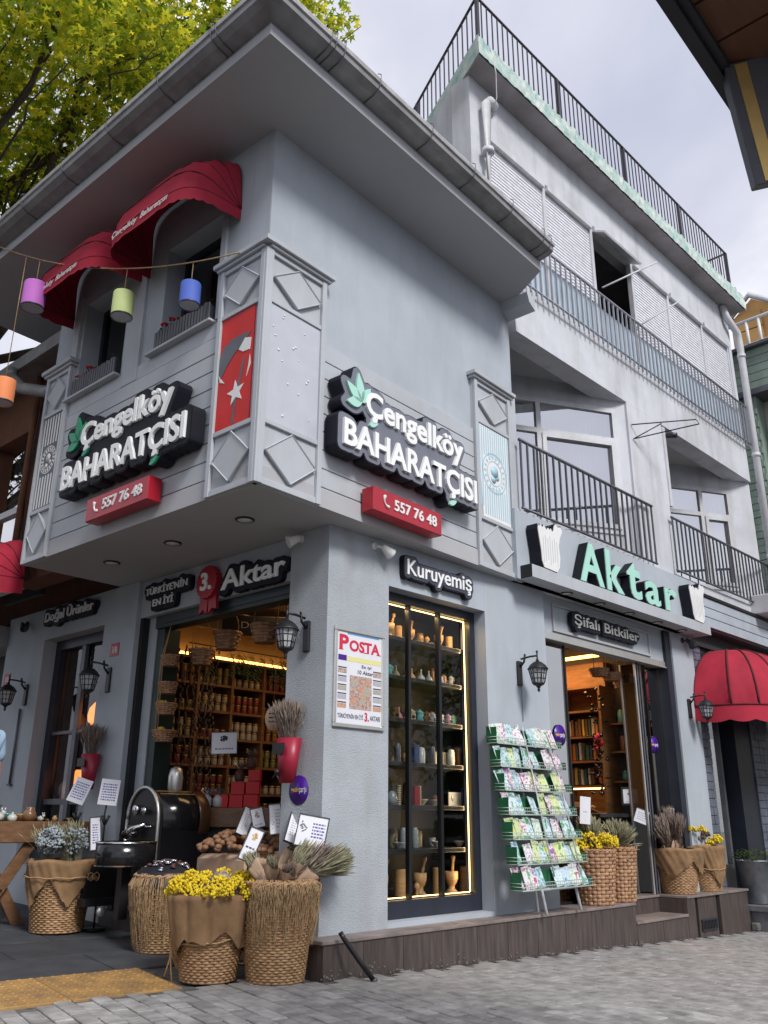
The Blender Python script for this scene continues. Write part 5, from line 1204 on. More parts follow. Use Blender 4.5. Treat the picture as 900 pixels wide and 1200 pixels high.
for k in range(3):
    Mk = T(k*0.055, 0, 0) @ RZ(R_(78)); mb = MB(); mb.m = Mk; mb.box(0.02, 0.20, -0.004, 0.004, 0.02, 2.36); q = part('leaf', mb, M['glass_hi'], t)
    mb = MB(); mb.m = Mk; mb.box(0.0, 0.0199, -0.01, 0.01, 0, 2.37); mb.box(0.201, 0.22, -0.01, 0.01, 0, 2.37); part('stile', mb, M['rail'] if k else M['alu'], q)

# ================================================================ AWNINGS
def scallop(x, L, n=9, a=0.014): return a*abs(math.sin(math.pi*n*x/L))
def hood(Mx, W_, r, label, text=True, group=None, cat='awning', ang0=4, ang1=92, nr=4, drop=0.10):
    """Dutch hood: hoops fanned about a hinge line; origin at the left hinge, x along the wall, -y outwards"""
    t = thing('red_awning', label, cat, Mx, group); K = 28; rows = 18
    def hoop(th, u):       # u 0..1 along the hoop, returns x,y,z
        # squircle outline from left hinge up and over to right hinge
        e = 0.30 if th < 0.3 else 0.42
        a = math.pi*(1-u); cx = math.cos(a); cz = math.sin(a)
        X_ = W_/2+math.copysign(abs(cx)**e, cx)*W_/2; H = (abs(cz)**e)*r
        return (X_, -H*math.sin(th), H*math.cos(th))
    vs = []; fs = []
    for i in range(rows+1):
        th = R_(ang0+(ang1-ang0)*i/rows); kk = (i % (rows/nr))/(rows/nr); sag = 1-0.035*math.sin(math.pi*kk)
        for k in range(K+1):
            p = hoop(th, k/K); s_ = sag*(1+0.012*math.sin(k*1.7+i*0.9)+0.008*math.sin(k*0.6-i*2.1)); vs.append((p[0], p[1]*s_, p[2]*s_))
    for i in range(rows):
        for k in range(K): fs.append((i*(K+1)+k, (i+1)*(K+1)+k, (i+1)*(K+1)+k+1, i*(K+1)+k+1))
    mb = MB(); mb.add(vs, fs, True); part('fabric', mb, M['redcloth'], t)
    for j in range(nr+1):
        th = R_(ang0+(ang1-ang0)*j/nr); mb = MB(); mb.tube([hoop(th, k/K) for k in range(K+1)], 0.004, 5); part('rib', mb, M['piping'], t)
    th = R_(ang1); vs = []; fs = []; L = 200
    for k in range(L+1):
        p = hoop(th, k/L); vs.append(p); vs.append((p[0], p[1]*1.0, p[2]-0.5*drop)); vs.append((p[0], p[1]*1.01, p[2]-drop-scallop(k/L, 1, 15)))
    for k in range(L):
        for i in (0, 1): fs.append((3*k+i, 3*k+i+1, 3*k+i+4, 3*k+i+3))
    mb = MB(); mb.add(vs, fs, True); vl = part('valance', mb, M['redcloth'], t)
    p0 = hoop(th, 0.5)
    if text:
        mb = MB(); put_text(mb, 'Çengelköy  Baharatçısı', W_*0.17, W_*0.80, p0[2]-drop*0.80, p0[2]-drop*0.08, p0[1]*1.0-0.012, 0, bold=0.02, shear=0.3); part('lettering', mb, M['white'], vl)
    return t
hood(G1 @ T(-1.60, 0.04, 5.42), 1.20, 0.50, 'nearer red hooped awning over the right upper window of the left facade', group='red awnings on the left facade')
hood(G1 @ T(-2.86, 0.04, 5.42), 1.16, 0.50, 'farther red hooped awning over the left upper window of the left facade', group='red awnings on the left facade')
hood(G1 @ T(-5.2, 0.2, 3.0), 1.75, 0.42, 'red awning of the brown house at the left edge below the signs', text=False, drop=0.14)
t = thing('dome_awning', 'red dome awning with dark ribs over the next shop entrance on the right', 'awning', F0 @ T(7.0, 0.0, 2.20))
def dome(u, v, W_=1.15, D=0.85, H=0.78): # u angle around 0..pi, v 0..1 up
    a = math.pi*(1-u); c = math.cos(math.pi/2*v); z = H*math.sin(math.pi/2*v)
    e = 0.75; cx, sy = math.cos(a), math.sin(a)
    return (W_*math.copysign(abs(cx)**e, cx)*c**0.75, -D*(abs(sy)**e)*c**0.75, z)
vs = []; fs = []; K, N_ = 48, 12
for i in range(N_+1):
    for k in range(K+1):
        v = i/N_*0.985; p = dome(k/K, v); sc = 1-0.03*abs(math.sin(math.pi*k/K*8))+0.006*math.sin(k*2.3+i*1.1); vs.append((p[0]*sc, p[1]*sc, p[2]))
for i in range(N_):
    for k in range(K): fs.append((i*(K+1)+k, i*(K+1)+k+1, (i+1)*(K+1)+k+1, (i+1)*(K+1)+k))
mb = MB(); mb.add(vs, fs, True); part('fabric', mb, M['redcloth'], t)
for k in range(9):
    mb = MB(); mb.tube([dome(k/8, i/12*0.98) for i in range(13)], 0.014, 6); part('rib', mb, M['piping'], t)
mb = MB(); mb.tube([dome(k/60, 0) for k in range(61)], 0.012, 6); part('rib', mb, M['piping'], t)
mb = MB(); vs = []; fs = []
for k in range(121):
    p = dome(k/120, 0); vs += [(p[0], p[1], p[2]-0.01), (p[0]*1.02, p[1]*1.02, -0.17-scallop(k/120, 1, 9, 0.03))]
for k in range(120): fs.append((2*k, 2*k+2, 2*k+3, 2*k+1))
mb.add(vs, fs, True); part('valance', mb, M['redcloth'], t)
mb = MB(); mb.box(-1.18, 1.18, -0.02, 0.02, 0.75, 0.80); part('wall_rail', mb, M['darkmetal'], t)

# ================================================================ STRING WITH LANTERNS
pa = G1 @ Vector((-0.25, -0.06, 4.895)); pb = G1 @ Vector((-3.20, -0.62, 6.05)); pc = G1 @ Vector((-8.0, -1.4, 8.2))
def on_string(t_): # quadratic sag
    p = pa.lerp(pb, t_); p.z -= 0.75*t_*(1-t_); return p
mb = MB(); pts = [pa]+[on_string(k/16) for k in range(1, 17)]; mb.tube(pts+[pc], 0.006, 5)
solo('lantern_string', mb, M['raffia'], 'thin cord strung from the pilaster cap to the left edge', 'cord')
def lantern(name_c, col, P, h, label, r=0.072, H_=0.19):
    t = thing('paper_lantern', label, 'lantern', T(P.x, P.y, P.z-h-H_), 'coloured hanging lanterns'); m_ = lanternmat(name_c, col)
    mb = MB(); mb.lathe([(r, 0), (r*1.005, H_*0.05), (r*1.005, H_*0.95), (r*0.97, H_), (r*0.30, H_+0.006)], 28, caps=False); part('shade', mb, m_, t)
    mb = MB(); mb.lathe([(r*0.98, -0.001), (r*1.03, 0.002), (r*1.03, 0.012), (r*0.98, 0.014)], 28, caps=False); part('rim', mb, M['navy'], t)
    mb = MB(); mb.lathe([(r*0.96, 0.006), (0.001, 0.008)], 28, caps=False); part('bottom', mb, M['lampglass'], t)
    mb = MB(); mb.tube([(0, 0, H_), (0.003, 0, H_+h)], 0.004, 5); part('cord', mb, M['raffia'], t)
# ================================================================ LANTERNS
def on_string(t_):
    p = pa.lerp(pb, t_); p.z -= 0.75*t_*(1-t_); return p
lantern('blue_paper', (0.09, 0.16, 0.60), on_string(0.155), 0.20, 'blue cylindrical lantern nearest the flag pilaster', 0.078, 0.19)
lantern('lime_paper', (0.62, 0.72, 0.30), on_string(0.40), 0.24, 'pale lime green cylindrical lantern in the middle of the string', 0.084, 0.22)
lantern('pink_paper', (0.55, 0.16, 0.58), on_string(0.79), 0.26, 'pink purple cylindrical lantern near the left edge under the eave', 0.098, 0.25)
lantern('orange_paper', (0.85, 0.27, 0.10), on_string(0.86), 1.28, 'orange cylindrical lantern cut by the left edge beside the brown house', 0.092, 0.22)
# ================================================================ WALL LAMPS
def wall_lamp(Mx, label):
    t = thing('wall_lamp', label, 'lamp', Mx, 'black wall lanterns')
    mb = MB(); mb.box(-0.030, 0.030, -0.022, 0, -0.10, 0.10, c=0.006); part('back_plate', mb, M['black'], t)
    mb = MB(); mb.tube([(0, -0.02, 0.05), (0, -0.06, 0.09), (0, -0.07, 0.14)], 0.009, 6); mb.tube([(0, -0.03, 0.115), (0, -0.12, 0.125), (0, -0.19, 0.125)], 0.008, 6); mb.tube([(0, -0.19, 0.155), (0, -0.19, 0.075)], 0.007, 6)
    mb.ico((0, -0.19, 0.158), 0.011, 1); mb.ico((0, -0.07, 0.145), 0.010, 1); part('arm', mb, M['black'], t)
    ML = T(0, -0.19, -0.02)
    mb = MB(); mb.lathe([(0.046, -0.075), (0.072, 0.035)], 6, m=ML, smooth=False, caps=False); part('glass', mb, M['lampglass'], t)
    mb = MB()
    for k in range(6):
        a = R_(60*k); mb.tube([(0.047*math.cos(a), 0.047*math.sin(a), -0.078), (0.074*math.cos(a), 0.074*math.sin(a), 0.036)], 0.005, 5, m=ML)
        b = R_(60*k+60)
        for f_ in (0.33, 0.70):
            r = 0.047+0.027*f_; z = -0.078+0.114*f_; mb.tube([(r*math.cos(a), r*math.sin(a), z), (r*math.cos(b), r*math.sin(b), z)], 0.003, 4, m=ML)
        for f_ in (0.5,):
            p0 = ((math.cos(a)+math.cos(b))/2, (math.sin(a)+math.sin(b))/2); mb.tube([(p0[0]*0.047, p0[1]*0.047, -0.078), (p0[0]*0.075, p0[1]*0.075, 0.036)], 0.003, 4, m=ML)
    part('cage', mb, M['black'], t)
    mb = MB(); mb.lathe([(0.086, 0.034), (0.080, 0.044), (0.062, 0.070), (0.036, 0.090), (0.016, 0.098), (0.010, 0.115)], 12, m=ML); part('roof', mb, M['black'], t)
    mb = MB(); mb.lathe([(0.050, -0.074), (0.045, -0.088), (0.020, -0.100), (0.008, -0.120), (0.013, -0.130), (0.003, -0.148)], 12, m=ML); part('finial', mb, M['black'], t)
wall_lamp(G0 @ T(-0.20, 0, 2.20) @ SC(1.1, 1.1, 1.15), 'black wall lantern on the corner pillar beside the side entrance')
wall_lamp(G0 @ T(-2.90, 0, 2.14) @ SC(1.1, 1.1, 1.15), 'black wall lantern between the side window and the side entrance')
wall_lamp(G0 @ T(-4.52, 0, 2.14) @ SC(1.1, 1.1, 1.1), 'black wall lantern at the far left of the side window')
wall_lamp(F0 @ T(2.34, 0, 2.18) @ SC(1.1, 1.1, 1.1), 'black wall lantern above the seed packet rack')
wall_lamp(F0 @ T(5.69, 0, 2.16) @ SC(1.1, 1.1, 1.1), 'black wall lantern on the pier right of the right entrance')
wall_lamp(F0 @ T(6.08, 0.0, 2.36) @ SC(1.1, 1.1, 1.1), 'black wall lantern in front of the red dome awning')
# floodlights and cameras
def flood(Mx, label, m_, tilt, yaw=0):
    t = thing('floodlight', label, 'floodlight', Mx)
    mb = MB(); mb.lathe([(0.03, 0), (0.03, 0.02)], 12, m=RX(R_(90))); mb.tube([(0, -0.02, 0), (0.01, -0.05, -0.01), (0.03, -0.07, -0.02)], 0.010, 6); part('mount', mb, m_, t)
    mb = MB(); mb.m = T(0.04, -0.08, -0.02) @ RZ(R_(yaw)) @ RY(R_(tilt)); mb.lathe([(0.018, -0.02), (0.026, 0.0), (0.045, 0.075), (0.048, 0.085), (0.040, 0.085), (0.030, 0.05)], 16); part('head', mb, m_, t)
flood(G0 @ T(-0.30, 0, 2.97), 'white floodlight under the overhang left of the pillar edge', M['white'], -115, 60)
flood(F0 @ T(0.47, 0, 2.96), 'white floodlight under the cladding right of the pillar edge', M['white'], 115)
flood(G0 @ T(-4.72, 0, 2.92), 'dark floodlight at the far left top of the side wall', M['darkmetal'], 130)
flood(F0 @ T(5.70, 0, 2.96), 'small dark camera under the right end of the boxed canopy', M['darkmetal'], 120)
mb = MB(); mb.tube([(0, -0.01, 0), (0.005, -0.01, -0.32)], 0.003, 4)
solo('cable', mb, M['rail'], 'thin cable hanging from the lantern down to the packet rack', 'cable', F0 @ T(2.36, 0, 2.08))
mb = MB(); mb.tube([(0, -0.02, 0), (0.0, -0.02, -0.75)], 0.014, 8); mb.box(-0.03, 0.03, -0.04, 0, -0.77, -0.75)
solo('awning_crank', mb, M['rail'], 'grey awning crank rod hanging below the far left wall lantern', 'rod', G0 @ T(-4.58, 0, 2.0))
# ================================================================ PLANT BITS
def stalks(mb, base, direc, n, L, spread, headl=0.05, headr=0.004, r=0.0012, seedn=0, curl=0.1):
    random.seed(seedn); D = Vector(direc).normalized()
    for k in range(n):
        d = (D+Vector((random.gauss(0, spread), random.gauss(0, spread), random.gauss(0, spread)))).normalized(); l = L*random.uniform(0.7, 1.1)
        b = Vector(base)+Vector((random.gauss(0, .012), random.gauss(0, .012), 0)); e = b+d*l; side = d.cross(Vector((random.gauss(0, 1), random.gauss(0, 1), random.gauss(0, 1)))).normalized()
        mid = b.lerp(e, 0.55)+side*curl*l*0.3
        mb.tube([b, mid, e], [r, r, r*0.7], 3, caps=False)
        h0 = mid.lerp(e, max(0.0, 1-headl/l*1.6))
        mb.tube([h0, h0.lerp(e, 0.25)+side*0.002, h0.lerp(e, 0.6), e+d*0.004], [r, headr, headr*0.8, 0.0006], 5, caps=False)
def puffs(mb, centres, r, n, seedn, rr=(0.010, 0.018)):
    random.seed(seedn)
    for c in centres:
        for k in range(n):
            d = Vector((random.gauss(0, 1), random.gauss(0, 1), random.gauss(0, 1))).normalized(); q = Vector(c)+Vector((d.x*r, d.y*r, d.z*r*0.75))*random.uniform(0.75, 1.05)
            if d.z < -0.55: continue
            mb.ico(q, random.uniform(*rr), 1, jit=0.18)
def flowerpocket(Mx, label, m_, seedn):
    t = thing('wall_flower_pocket', label, 'planter', Mx, 'red wall pockets with dried stems')
    mb = MB(); mb.lathe([(0.062, 0.0), (0.105, 0.30), (0.100, 0.30), (0.055, 0.01)], 18, m=T(0, -0.09, 0) @ SC(1, 0.75, 1)); part('pocket', mb, m_, t)
    mb = MB(); mb.box(-0.075, 0.055, -0.178, -0.172, 0.19, 0.265, c=0.002); part('tag', mb, M['black'], t)
    mb = MB(); mb.ico((-0.03, -0.165, 0.07), 0.022, 1, jit=0.4); mb.tube([(-0.03, -0.165, 0.06), (-0.07, -0.17, 0.03)], 0.006, 4); mb.tube([(-0.03, -0.165, 0.06), (0.0, -0.17, 0.02)], 0.006, 4); part('bow', mb, M['black'], t)
    mb = MB()
    for k in range(9): stalks(mb, (random.uniform(-.05, .05), -0.09, 0.25), (random.uniform(-.25, .25), -0.05, 1), 42, 0.30, 0.14, 0.10, 0.0045, seedn=seedn+k)
    part('dried_stems', mb, M['drygrass'], t, kind='stuff')
pkt = mat('crimson_tin', (0.30, 0.012, 0.035), 0.4, var=0.15)
flowerpocket(G0 @ T(-0.26, 0, 1.17), 'crimson tin wall pocket with dried lavender on the corner pillar', pkt, 100)
flowerpocket(G0 @ T(-2.92, 0, 1.17), 'crimson tin wall pocket with dried lavender left of the side entrance', pkt, 140)
# flower boxes of the upper windows
for i, x in enumerate((-1.36, -2.65)):
    t = thing('window_box', ('dark slatted flower box with red geraniums in the right upper window', 'dark slatted flower box with red geraniums in the left upper window')[i], 'flower box', G1 @ T(x, 0, 4.503), 'flower boxes in the upper windows')
    mb = MB(); mb.box(0.01, 0.72, 0.0, 0.15, 0.0, 0.14); part('trough', mb, M['darkmetal'], t)
    for k in range(19): mb = MB(); mb.box(0.012+k*0.038, 0.040+k*0.038, -0.018, -0.004, 0.0, 0.155+0.01*(k % 2)); part('slat', mb, M['rail'], t)
    random.seed(70+i); mb = MB()
    for k in range(150): 
        x_ = random.uniform(0.03, 0.70); y_ = random.uniform(0, 0.12); z_ = 0.15+abs(random.gauss(0, 0.03)); a = random.uniform(0, 6.28); s_ = random.uniform(0.02, 0.035)
        mb.add([(x_, y_, z_), (x_+s_*math.cos(a), y_+s_*math.sin(a), z_+0.012), (x_+s_*1.2*math.cos(a+.5), y_+s_*1.2*math.sin(a+.5), z_+0.004), (x_+s_*.6*math.cos(a+1), y_+s_*.6*math.sin(a+1), z_-0.005)], [(0, 1, 2, 3)])
    part('leaves', mb, M['plant'], t, kind='stuff')
    mb = MB()
    for k in range(9 if i == 0 else 7):
        c = (random.uniform(0.04, 0.66) if i == 0 else random.uniform(0.02, 0.30), random.uniform(0.0, 0.08), 0.20+random.uniform(0, 0.05)); puffs(mb, [c], 0.022, 10, 200+k+i*20, (0.007, 0.013))
    part('blossoms', mb, M['redflower'], t, kind='stuff')
# ================================================================ BASKETS
def wicker_mesh(rb, rt, h, rows=26, stakes=26, amp=0.005, belly=0.0, wr=0.006):
    mb = MB(); n = stakes*2
    for i in range(rows):
        f = (i+0.5)/rows; r = rb+(rt-rb)*f+belly*math.sin(math.pi*f); z = h*f; pts = []
        for k in range(n):
            a = 2*math.pi*k/n; s_ = 1 if (k//1+i) % 2 else -1; pts.append(((r+amp*s_)*math.cos(a), (r+amp*s_)*math.sin(a), z))
        vs = []; fs = []
        hh = h/rows*0.52
        for k in range(n):
            a = 2*math.pi*k/n; rr = math.hypot(pts[k][0], pts[k][1]); ca, sa = math.cos(a), math.sin(a)
            vs += [((rr-wr*.6)*ca, (rr-wr*.6)*sa, z-hh), ((rr+wr)*ca, (rr+wr)*sa, z-hh*0.45), ((rr+wr)*ca, (rr+wr)*sa, z+hh*0.45), ((rr-wr*.6)*ca, (rr-wr*.6)*sa, z+hh)]
        for k in range(n):
            j = (k+1) % n
            for q in range(3): fs.append((4*k+q, 4*j+q, 4*j+q+1, 4*k+q+1))
        mb.add(vs, fs, True)
    for k in range(stakes):
        a = 2*math.pi*(k+0.25)/stakes; mb.tube([((rb-0.002)*math.cos(a), (rb-0.002)*math.sin(a), 0), ((rb+(rt-rb)*.5+belly)*math.cos(a), (rb+(rt-rb)*.5+belly)*math.sin(a), h*.5), (rt*math.cos(a), rt*math.sin(a), h)], 0.005, 4)
    return mb
def rim_mesh(r, z, rr=0.012, n=40, twist=True):
    mb = MB()
    for ph in (0, math.pi):
        pts = []
        for k in range(n): a = 2*math.pi*k/n; b = a*14+ph; pts.append(((r+rr*0.6*math.cos(b))*math.cos(a), (r+rr*0.6*math.cos(b))*math.sin(a), z+rr*0.6*math.sin(b)))
        m2 = 112; pts = []
        for k in range(m2): a = 2*math.pi*k/m2; b = a*14+ph; pts.append(((r+rr*0.6*math.cos(b))*math.cos(a), (r+rr*0.6*math.cos(b))*math.sin(a), z+rr*0.6*math.sin(b)))
        mb.tube(pts, rr*0.75, 5, closed=True)
    return mb
def splint_mesh(rb, rt, h, rows=15, n=26):
    """wide strips woven over and under"""
    mb = MB(); sub = 4
    for i in range(rows):
        z0, z1 = h*i/rows+0.0015, h*(i+1)/rows-0.0015; vs = []; fs = []; N_ = n*sub
        for k in range(N_):
            a = 2*math.pi*k/N_; s_ = math.cos(math.pi*(k/sub+i)); f = (i+.5)/rows; r = rb+(rt-rb)*f+0.009*s_
            vs += [(r*0.985*math.cos(a), r*0.985*math.sin(a), z0), ((r+.003)*math.cos(a), (r+.003)*math.sin(a), z0+0.003), ((r+.003)*math.cos(a), (r+.003)*math.sin(a), z1-0.003), (r*0.985*math.cos(a), r*0.985*math.sin(a), z1)]
        for k in range(N_):
            j = (k+1) % N_
            for q in range(3): fs.append((4*k+q, 4*j+q, 4*j+q+1, 4*k+q+1))
        mb.add(vs, fs, True)
    for k in range(n):
        a0 = 2*math.pi*k/n; vs = []; fs = []; w_ = 2*math.pi/n*0.36
        for i in range(rows*2+1):
            f = i/(rows*2); s_ = -math.cos(math.pi*(k+(i/2-0.5))); r = rb+(rt-rb)*f+0.0075*s_
            for q in (-w_, 0, w_): vs.append(((r+(0.002 if q == 0 else 0))*math.cos(a0+q), (r+(0.002 if q == 0 else 0))*math.sin(a0+q), h*f))
        for i in range(rows*2):
            for q in (0, 1): fs.append((3*i+q, 3*i+q+1, 3*i+4+q, 3*i+3+q))
        mb.add(vs, fs, True)
    return mb
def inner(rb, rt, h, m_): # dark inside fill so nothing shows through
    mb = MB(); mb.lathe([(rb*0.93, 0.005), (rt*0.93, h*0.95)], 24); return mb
def burlap_mesh(rb, rt, h, z0, drop, points=7, seedn=1, over=0.02):
    """cloth turned over the rim, hanging in pointed flaps"""
    random.seed(seedn); N_ = 96; rows = 14; vs = []; fs = []; ph = random.uniform(0, 6)
    for k in range(N_):
        a = 2*math.pi*k/N_; saw = abs(((a*points/(2*math.pi)+ph) % 1)-0.5)*2; L = drop*(0.45+0.75*saw+random.uniform(-.03, .03))
        for i in range(rows+1):
            f = i/rows
            if f < 0.12: rr = rt*0.9+(rt*0.12+over)*f/0.12; z = z0+0.012*math.sin(math.pi*f/0.12)
            else:
                g_ = (f-0.12)/0.88; z = z0-L*g_; rr = rb+(rt-rb)*max(0, z/h)+over*1.1+0.006+0.007*math.sin(a*9+ph+z*20)*g_+0.004*math.sin(a*23+z*40)+0.012*g_*saw
            vs.append((rr*math.cos(a), rr*math.sin(a), z+0.006*math.sin(a*5+ph)))
    R1 = rows+1
    for k in range(N_):
        j = (k+1) % N_
        for i in range(rows): fs.append((k*R1+i, k*R1+i+1, j*R1+i+1, j*R1+i))
    mb = MB(); mb.add(vs, fs, True)
    # frayed threads on the points
    for k in range(N_):
        if random.random() < 0.8:
            v = Vector(vs[k*R1+rows]); mb.tube([v, v+Vector((random.uniform(-.006, .006), random.uniform(-.006, .006), -random.uniform(0.008, 0.03)))], 0.0012, 3, caps=False)
    return mb
def rope_mesh(r, z, m_=None, tilt=0.02, knot_a=-1.2, tails=0.10):
    mb = MB(); pts = []
    for k in range(60): a = 2*math.pi*k/60; pts.append((r*math.cos(a), r*math.sin(a), z+tilt*math.sin(a+0.6)+0.003*math.sin(a*11)))
    mb.tube(pts, 0.0055, 6, closed=True); kx, ky = (r+.01)*math.cos(knot_a), (r+.01)*math.sin(knot_a); kz = z+tilt*math.sin(knot_a+.6)
    mb.ico((kx, ky, kz), 0.018, 1)
    for sx, l in ((-0.03, tails), (0.02, tails*1.3), (0.045, tails*0.8)):
        mb.tube([(kx, ky, kz), (kx+sx*0.7*math.sin(-knot_a), ky-0.012, kz-l*0.5), (kx+sx, ky-0.008, kz-l)], 0.005, 5)
    for s_ in (-1, 1): # loops of the bow
        pts = [(kx+s_*0.05*math.sin(math.pi*q/8)*math.sin(math.pi*q/8)*1.0, ky-0.015, kz+0.03*math.sin(2*math.pi*q/8)) for q in range(9)]; mb.tube(pts, 0.005, 5)
    return mb
def fringe_mesh(rb, rt, h, z0, n, Lmin, Lmax, seedn, m_=None, a0=0, a1=2*math.pi, r=0.0022):
    random.seed(seedn); mb = MB()
    for k in range(n):
        a = random.uniform(a0, a1); L = random.uniform(Lmin, Lmax); da = random.gauss(0, 0.10); pts = []
        rr0 = rt+0.012
        for q in range(6):
            f = q/5; z = z0-L*f; rr = rb+(rt-rb)*max(0, z/h)+0.016+random.uniform(0, 0.016)+0.01*math.sin(f*3); aa = a+da*f*f+random.gauss(0, 0.012); pts.append((rr*math.cos(aa), rr*math.sin(aa), z))
        pts[0] = (rt*0.93*math.cos(a), rt*0.93*math.sin(a), z0+0.012)
        mb.tube(pts, [r, r*1.2, r, r*0.9, r*0.8, r*0.4], 4, caps=False)
    return mb
def basket(loc, rb, rt, h, label, kind, rot=0.0, m_='wicker'):
    t = thing('wicker_basket', label, 'basket', T(*loc) @ RZ(rot))
    mb = wicker_mesh(rb, rt, h, rows=int(h/0.0155), stakes=24, amp=0.0055, wr=0.0048) if kind == 'wicker' else splint_mesh(rb, rt, h)
    part('weave', mb, M[m_], t, kind='stuff'); part('rim', rim_mesh(rt, h, 0.011), M[m_], t)
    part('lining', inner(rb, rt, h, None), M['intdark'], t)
    return t
# left basket with silver plants
Lb = (3.60, 7.05, 0.095); t = basket(Lb, 0.19, 0.25, 0.50, 'wicker basket in a pointed burlap skirt beside the wooden table at far left', 'wicker')
part('burlap', burlap_mesh(0.19, 0.25, 0.50, 0.515, 0.27, 5, 3), M['burlap'], t); part('rope', rope_mesh(0.292, 0.41, tilt=0.012, tails=0.02), M['rope'], t)
def bouquet(loc, label, m_, build, cat='dried plants', name='dried_bouquet', group=None):
    t = thing(name, label, cat, T(*loc), group); build(t, m_); return t
def silver(t, m_):
    mb = MB()
    random.seed(5)
    for k in range(34):
        a = random.uniform(0, 6.28); r = 0.19*random.random()**.5; c = (r*math.cos(a), r*math.sin(a), 0.13+random.uniform(-.05, .10)); puffs(mb, [c], 0.055, 60, 300+k, (0.006, 0.013))
    part('foliage', mb, m_, t, kind='stuff'); mb = MB()
    for k in range(8): stalks(mb, (random.uniform(-.12, .12), random.uniform(-.12, .12), 0.0), (random.uniform(-.4, .4), random.uniform(-.4, .4), 1), 26, 0.30, 0.16, 0.08, 0.006, seedn=330+k)
    part('stems', mb, M['drygreen'], t, kind='stuff')
bouquet((Lb[0]-0.02, Lb[1], 0.60), 'silver grey dried everlasting bunches in the far left burlap basket', M['greyplant'], silver)
# raffia basket with dark wrapped sweets
Rb = (3.84, 5.93, 0.04); t = basket(Rb, 0.165, 0.225, 0.50, 'basket hidden under long raffia fringe behind the yellow flowers', 'wicker')
part('fringe', fringe_mesh(0.165, 0.235, 0.5, 0.51, 520, 0.28, 0.50, 17, r=0.0017), M['raffia'], t, kind='stuff')
t = thing('dark_cloth', 'dark blue cloth with silver wrapped sweets in the raffia fringed basket', 'cloth', T(Rb[0], Rb[1], 0.54)); random.seed(8)
mb = MB(); vs = []; fs = []
for i in range(9):
    for k in range(36): a = 2*math.pi*k/36; r = 0.24*i/8; vs.append((r*math.cos(a)*1.05, r*math.sin(a)*1.05, 0.085*(1-(i/8)**2)+random.uniform(-.012, .012)*(i > 0)-0.07*(i == 8)))
for i in range(8):
    for k in range(36): j = (k+1) % 36; fs.append((i*36+k, (i+1)*36+k, (i+1)*36+j, i*36+j))
mb.add(vs, fs, True); part('cloth', mb, mat('navy_cloth', (0.006, 0.007, 0.014), 0.7), t)
foil = mat('silver_foil', (0.55, 0.58, 0.65), 0.25, 0.8, var=0.4, vs=60); brn = mat('brown_sweets', (0.12, 0.05, 0.04), 0.6, var=0.4, vs=50)
for m_, n_ in ((foil, 30), (brn, 34)):
    mb = MB()
    for k in range(n_): a = random.uniform(0, 6.28); r = random.uniform(0, 0.20); mb.ico((r*math.cos(a), r*math.sin(a), 0.095-r*r*1.6+random.uniform(0, .012)), random.uniform(0.012, 0.024), 1, sz=0.5, jit=0.3)
    part('sweets', mb, m_, t, kind='stuff')
# yellow flower basket
Yb = (3.551, 4.939, 0.0); t = basket(Yb, 0.162, 0.240, 0.47, 'wicker basket wrapped in burlap with rope bow full of yellow flowers at the pavement edge', 'wicker', R_(-40))
random.seed(4)
mb = MB(); N_ = 84; rows = 14; vs = []; fs = []
for k in range(N_):          # stiff pleated burlap
    a = 2*math.pi*k/N_; pl = 0.022*abs(math.sin(a*6))**0.5; L = 0.30+0.06*math.sin(a*2+1)+0.03*math.sin(a*7)
    if -0.3 < math.sin(a+2.2) < 0.1: L -= 0.05
    for i in range(rows+1):
        f = i/rows; z = 0.50-L*f; rr = 0.162+0.078*max(0, z/0.47)+0.022+pl+0.008*math.sin(a*3+z*9)*f
        if i == 0: rr = 0.20; 
        vs.append((rr*math.cos(a), rr*math.sin(a), z+(0.01 if i == 1 else 0)))
for k in range(N_):
    j = (k+1) % N_
    for i in range(rows): fs.append((k*15+i, k*15+i+1, j*15+i+1, j*15+i))
mb.add(vs, fs, True); part('burlap', mb, M['burlap'], t)
part('rope', rope_mesh(0.222, 0.255, tilt=0.035, knot_a=R_(-170), tails=0.20), M['rope'], t)
part('fringe', fringe_mesh(0.162, 0.225, 0.47, 0.30, 60, 0.10, 0.24, 19, a0=R_(150), a1=R_(205)), M['raffia'], t, kind='stuff')
t = thing('yellow_flowers', 'ring of bright yellow dried flower heads in the pavement edge basket', 'dried flowers', T(Yb[0]+0.02, Yb[1], 0.495) @ SC(1.27, 1.27, 1.35))
random.seed(14); cs = []
for k in range(22): a = 2*math.pi*k/22; r = 0.20+random.uniform(-.025, .03); cs.append((r*math.cos(a), r*math.sin(a), 0.02+random.uniform(-.03, .03)))
for k in range(9): a = 2*math.pi*k/9; cs.append((0.13*math.cos(a), 0.13*math.sin(a), 0.055+random.uniform(-.015, .02)))
mb = MB(); puffs(mb, cs, 0.042, 130, 15, (0.0040, 0.0085)); part('flower_heads', mb, M['yellow'], t, kind='stuff')
mb = MB(); mb.lathe([(0.20, -0.02), (0.16, 0.04), (0.05, 0.06)], 20); part('cushion', mb, M['brownplant'], t)
mb = MB(); puffs(mb, [(random.uniform(-.06, .06), random.uniform(-.05, .05), 0.06) for k in range(5)], 0.03, 14, 16, (0.008, 0.02)); part('shells', mb, mat('pale_pods', (0.50, 0.42, 0.36), 0.8, col2=(0.14, 0.09, 0.08), vs=30), t, kind='stuff')
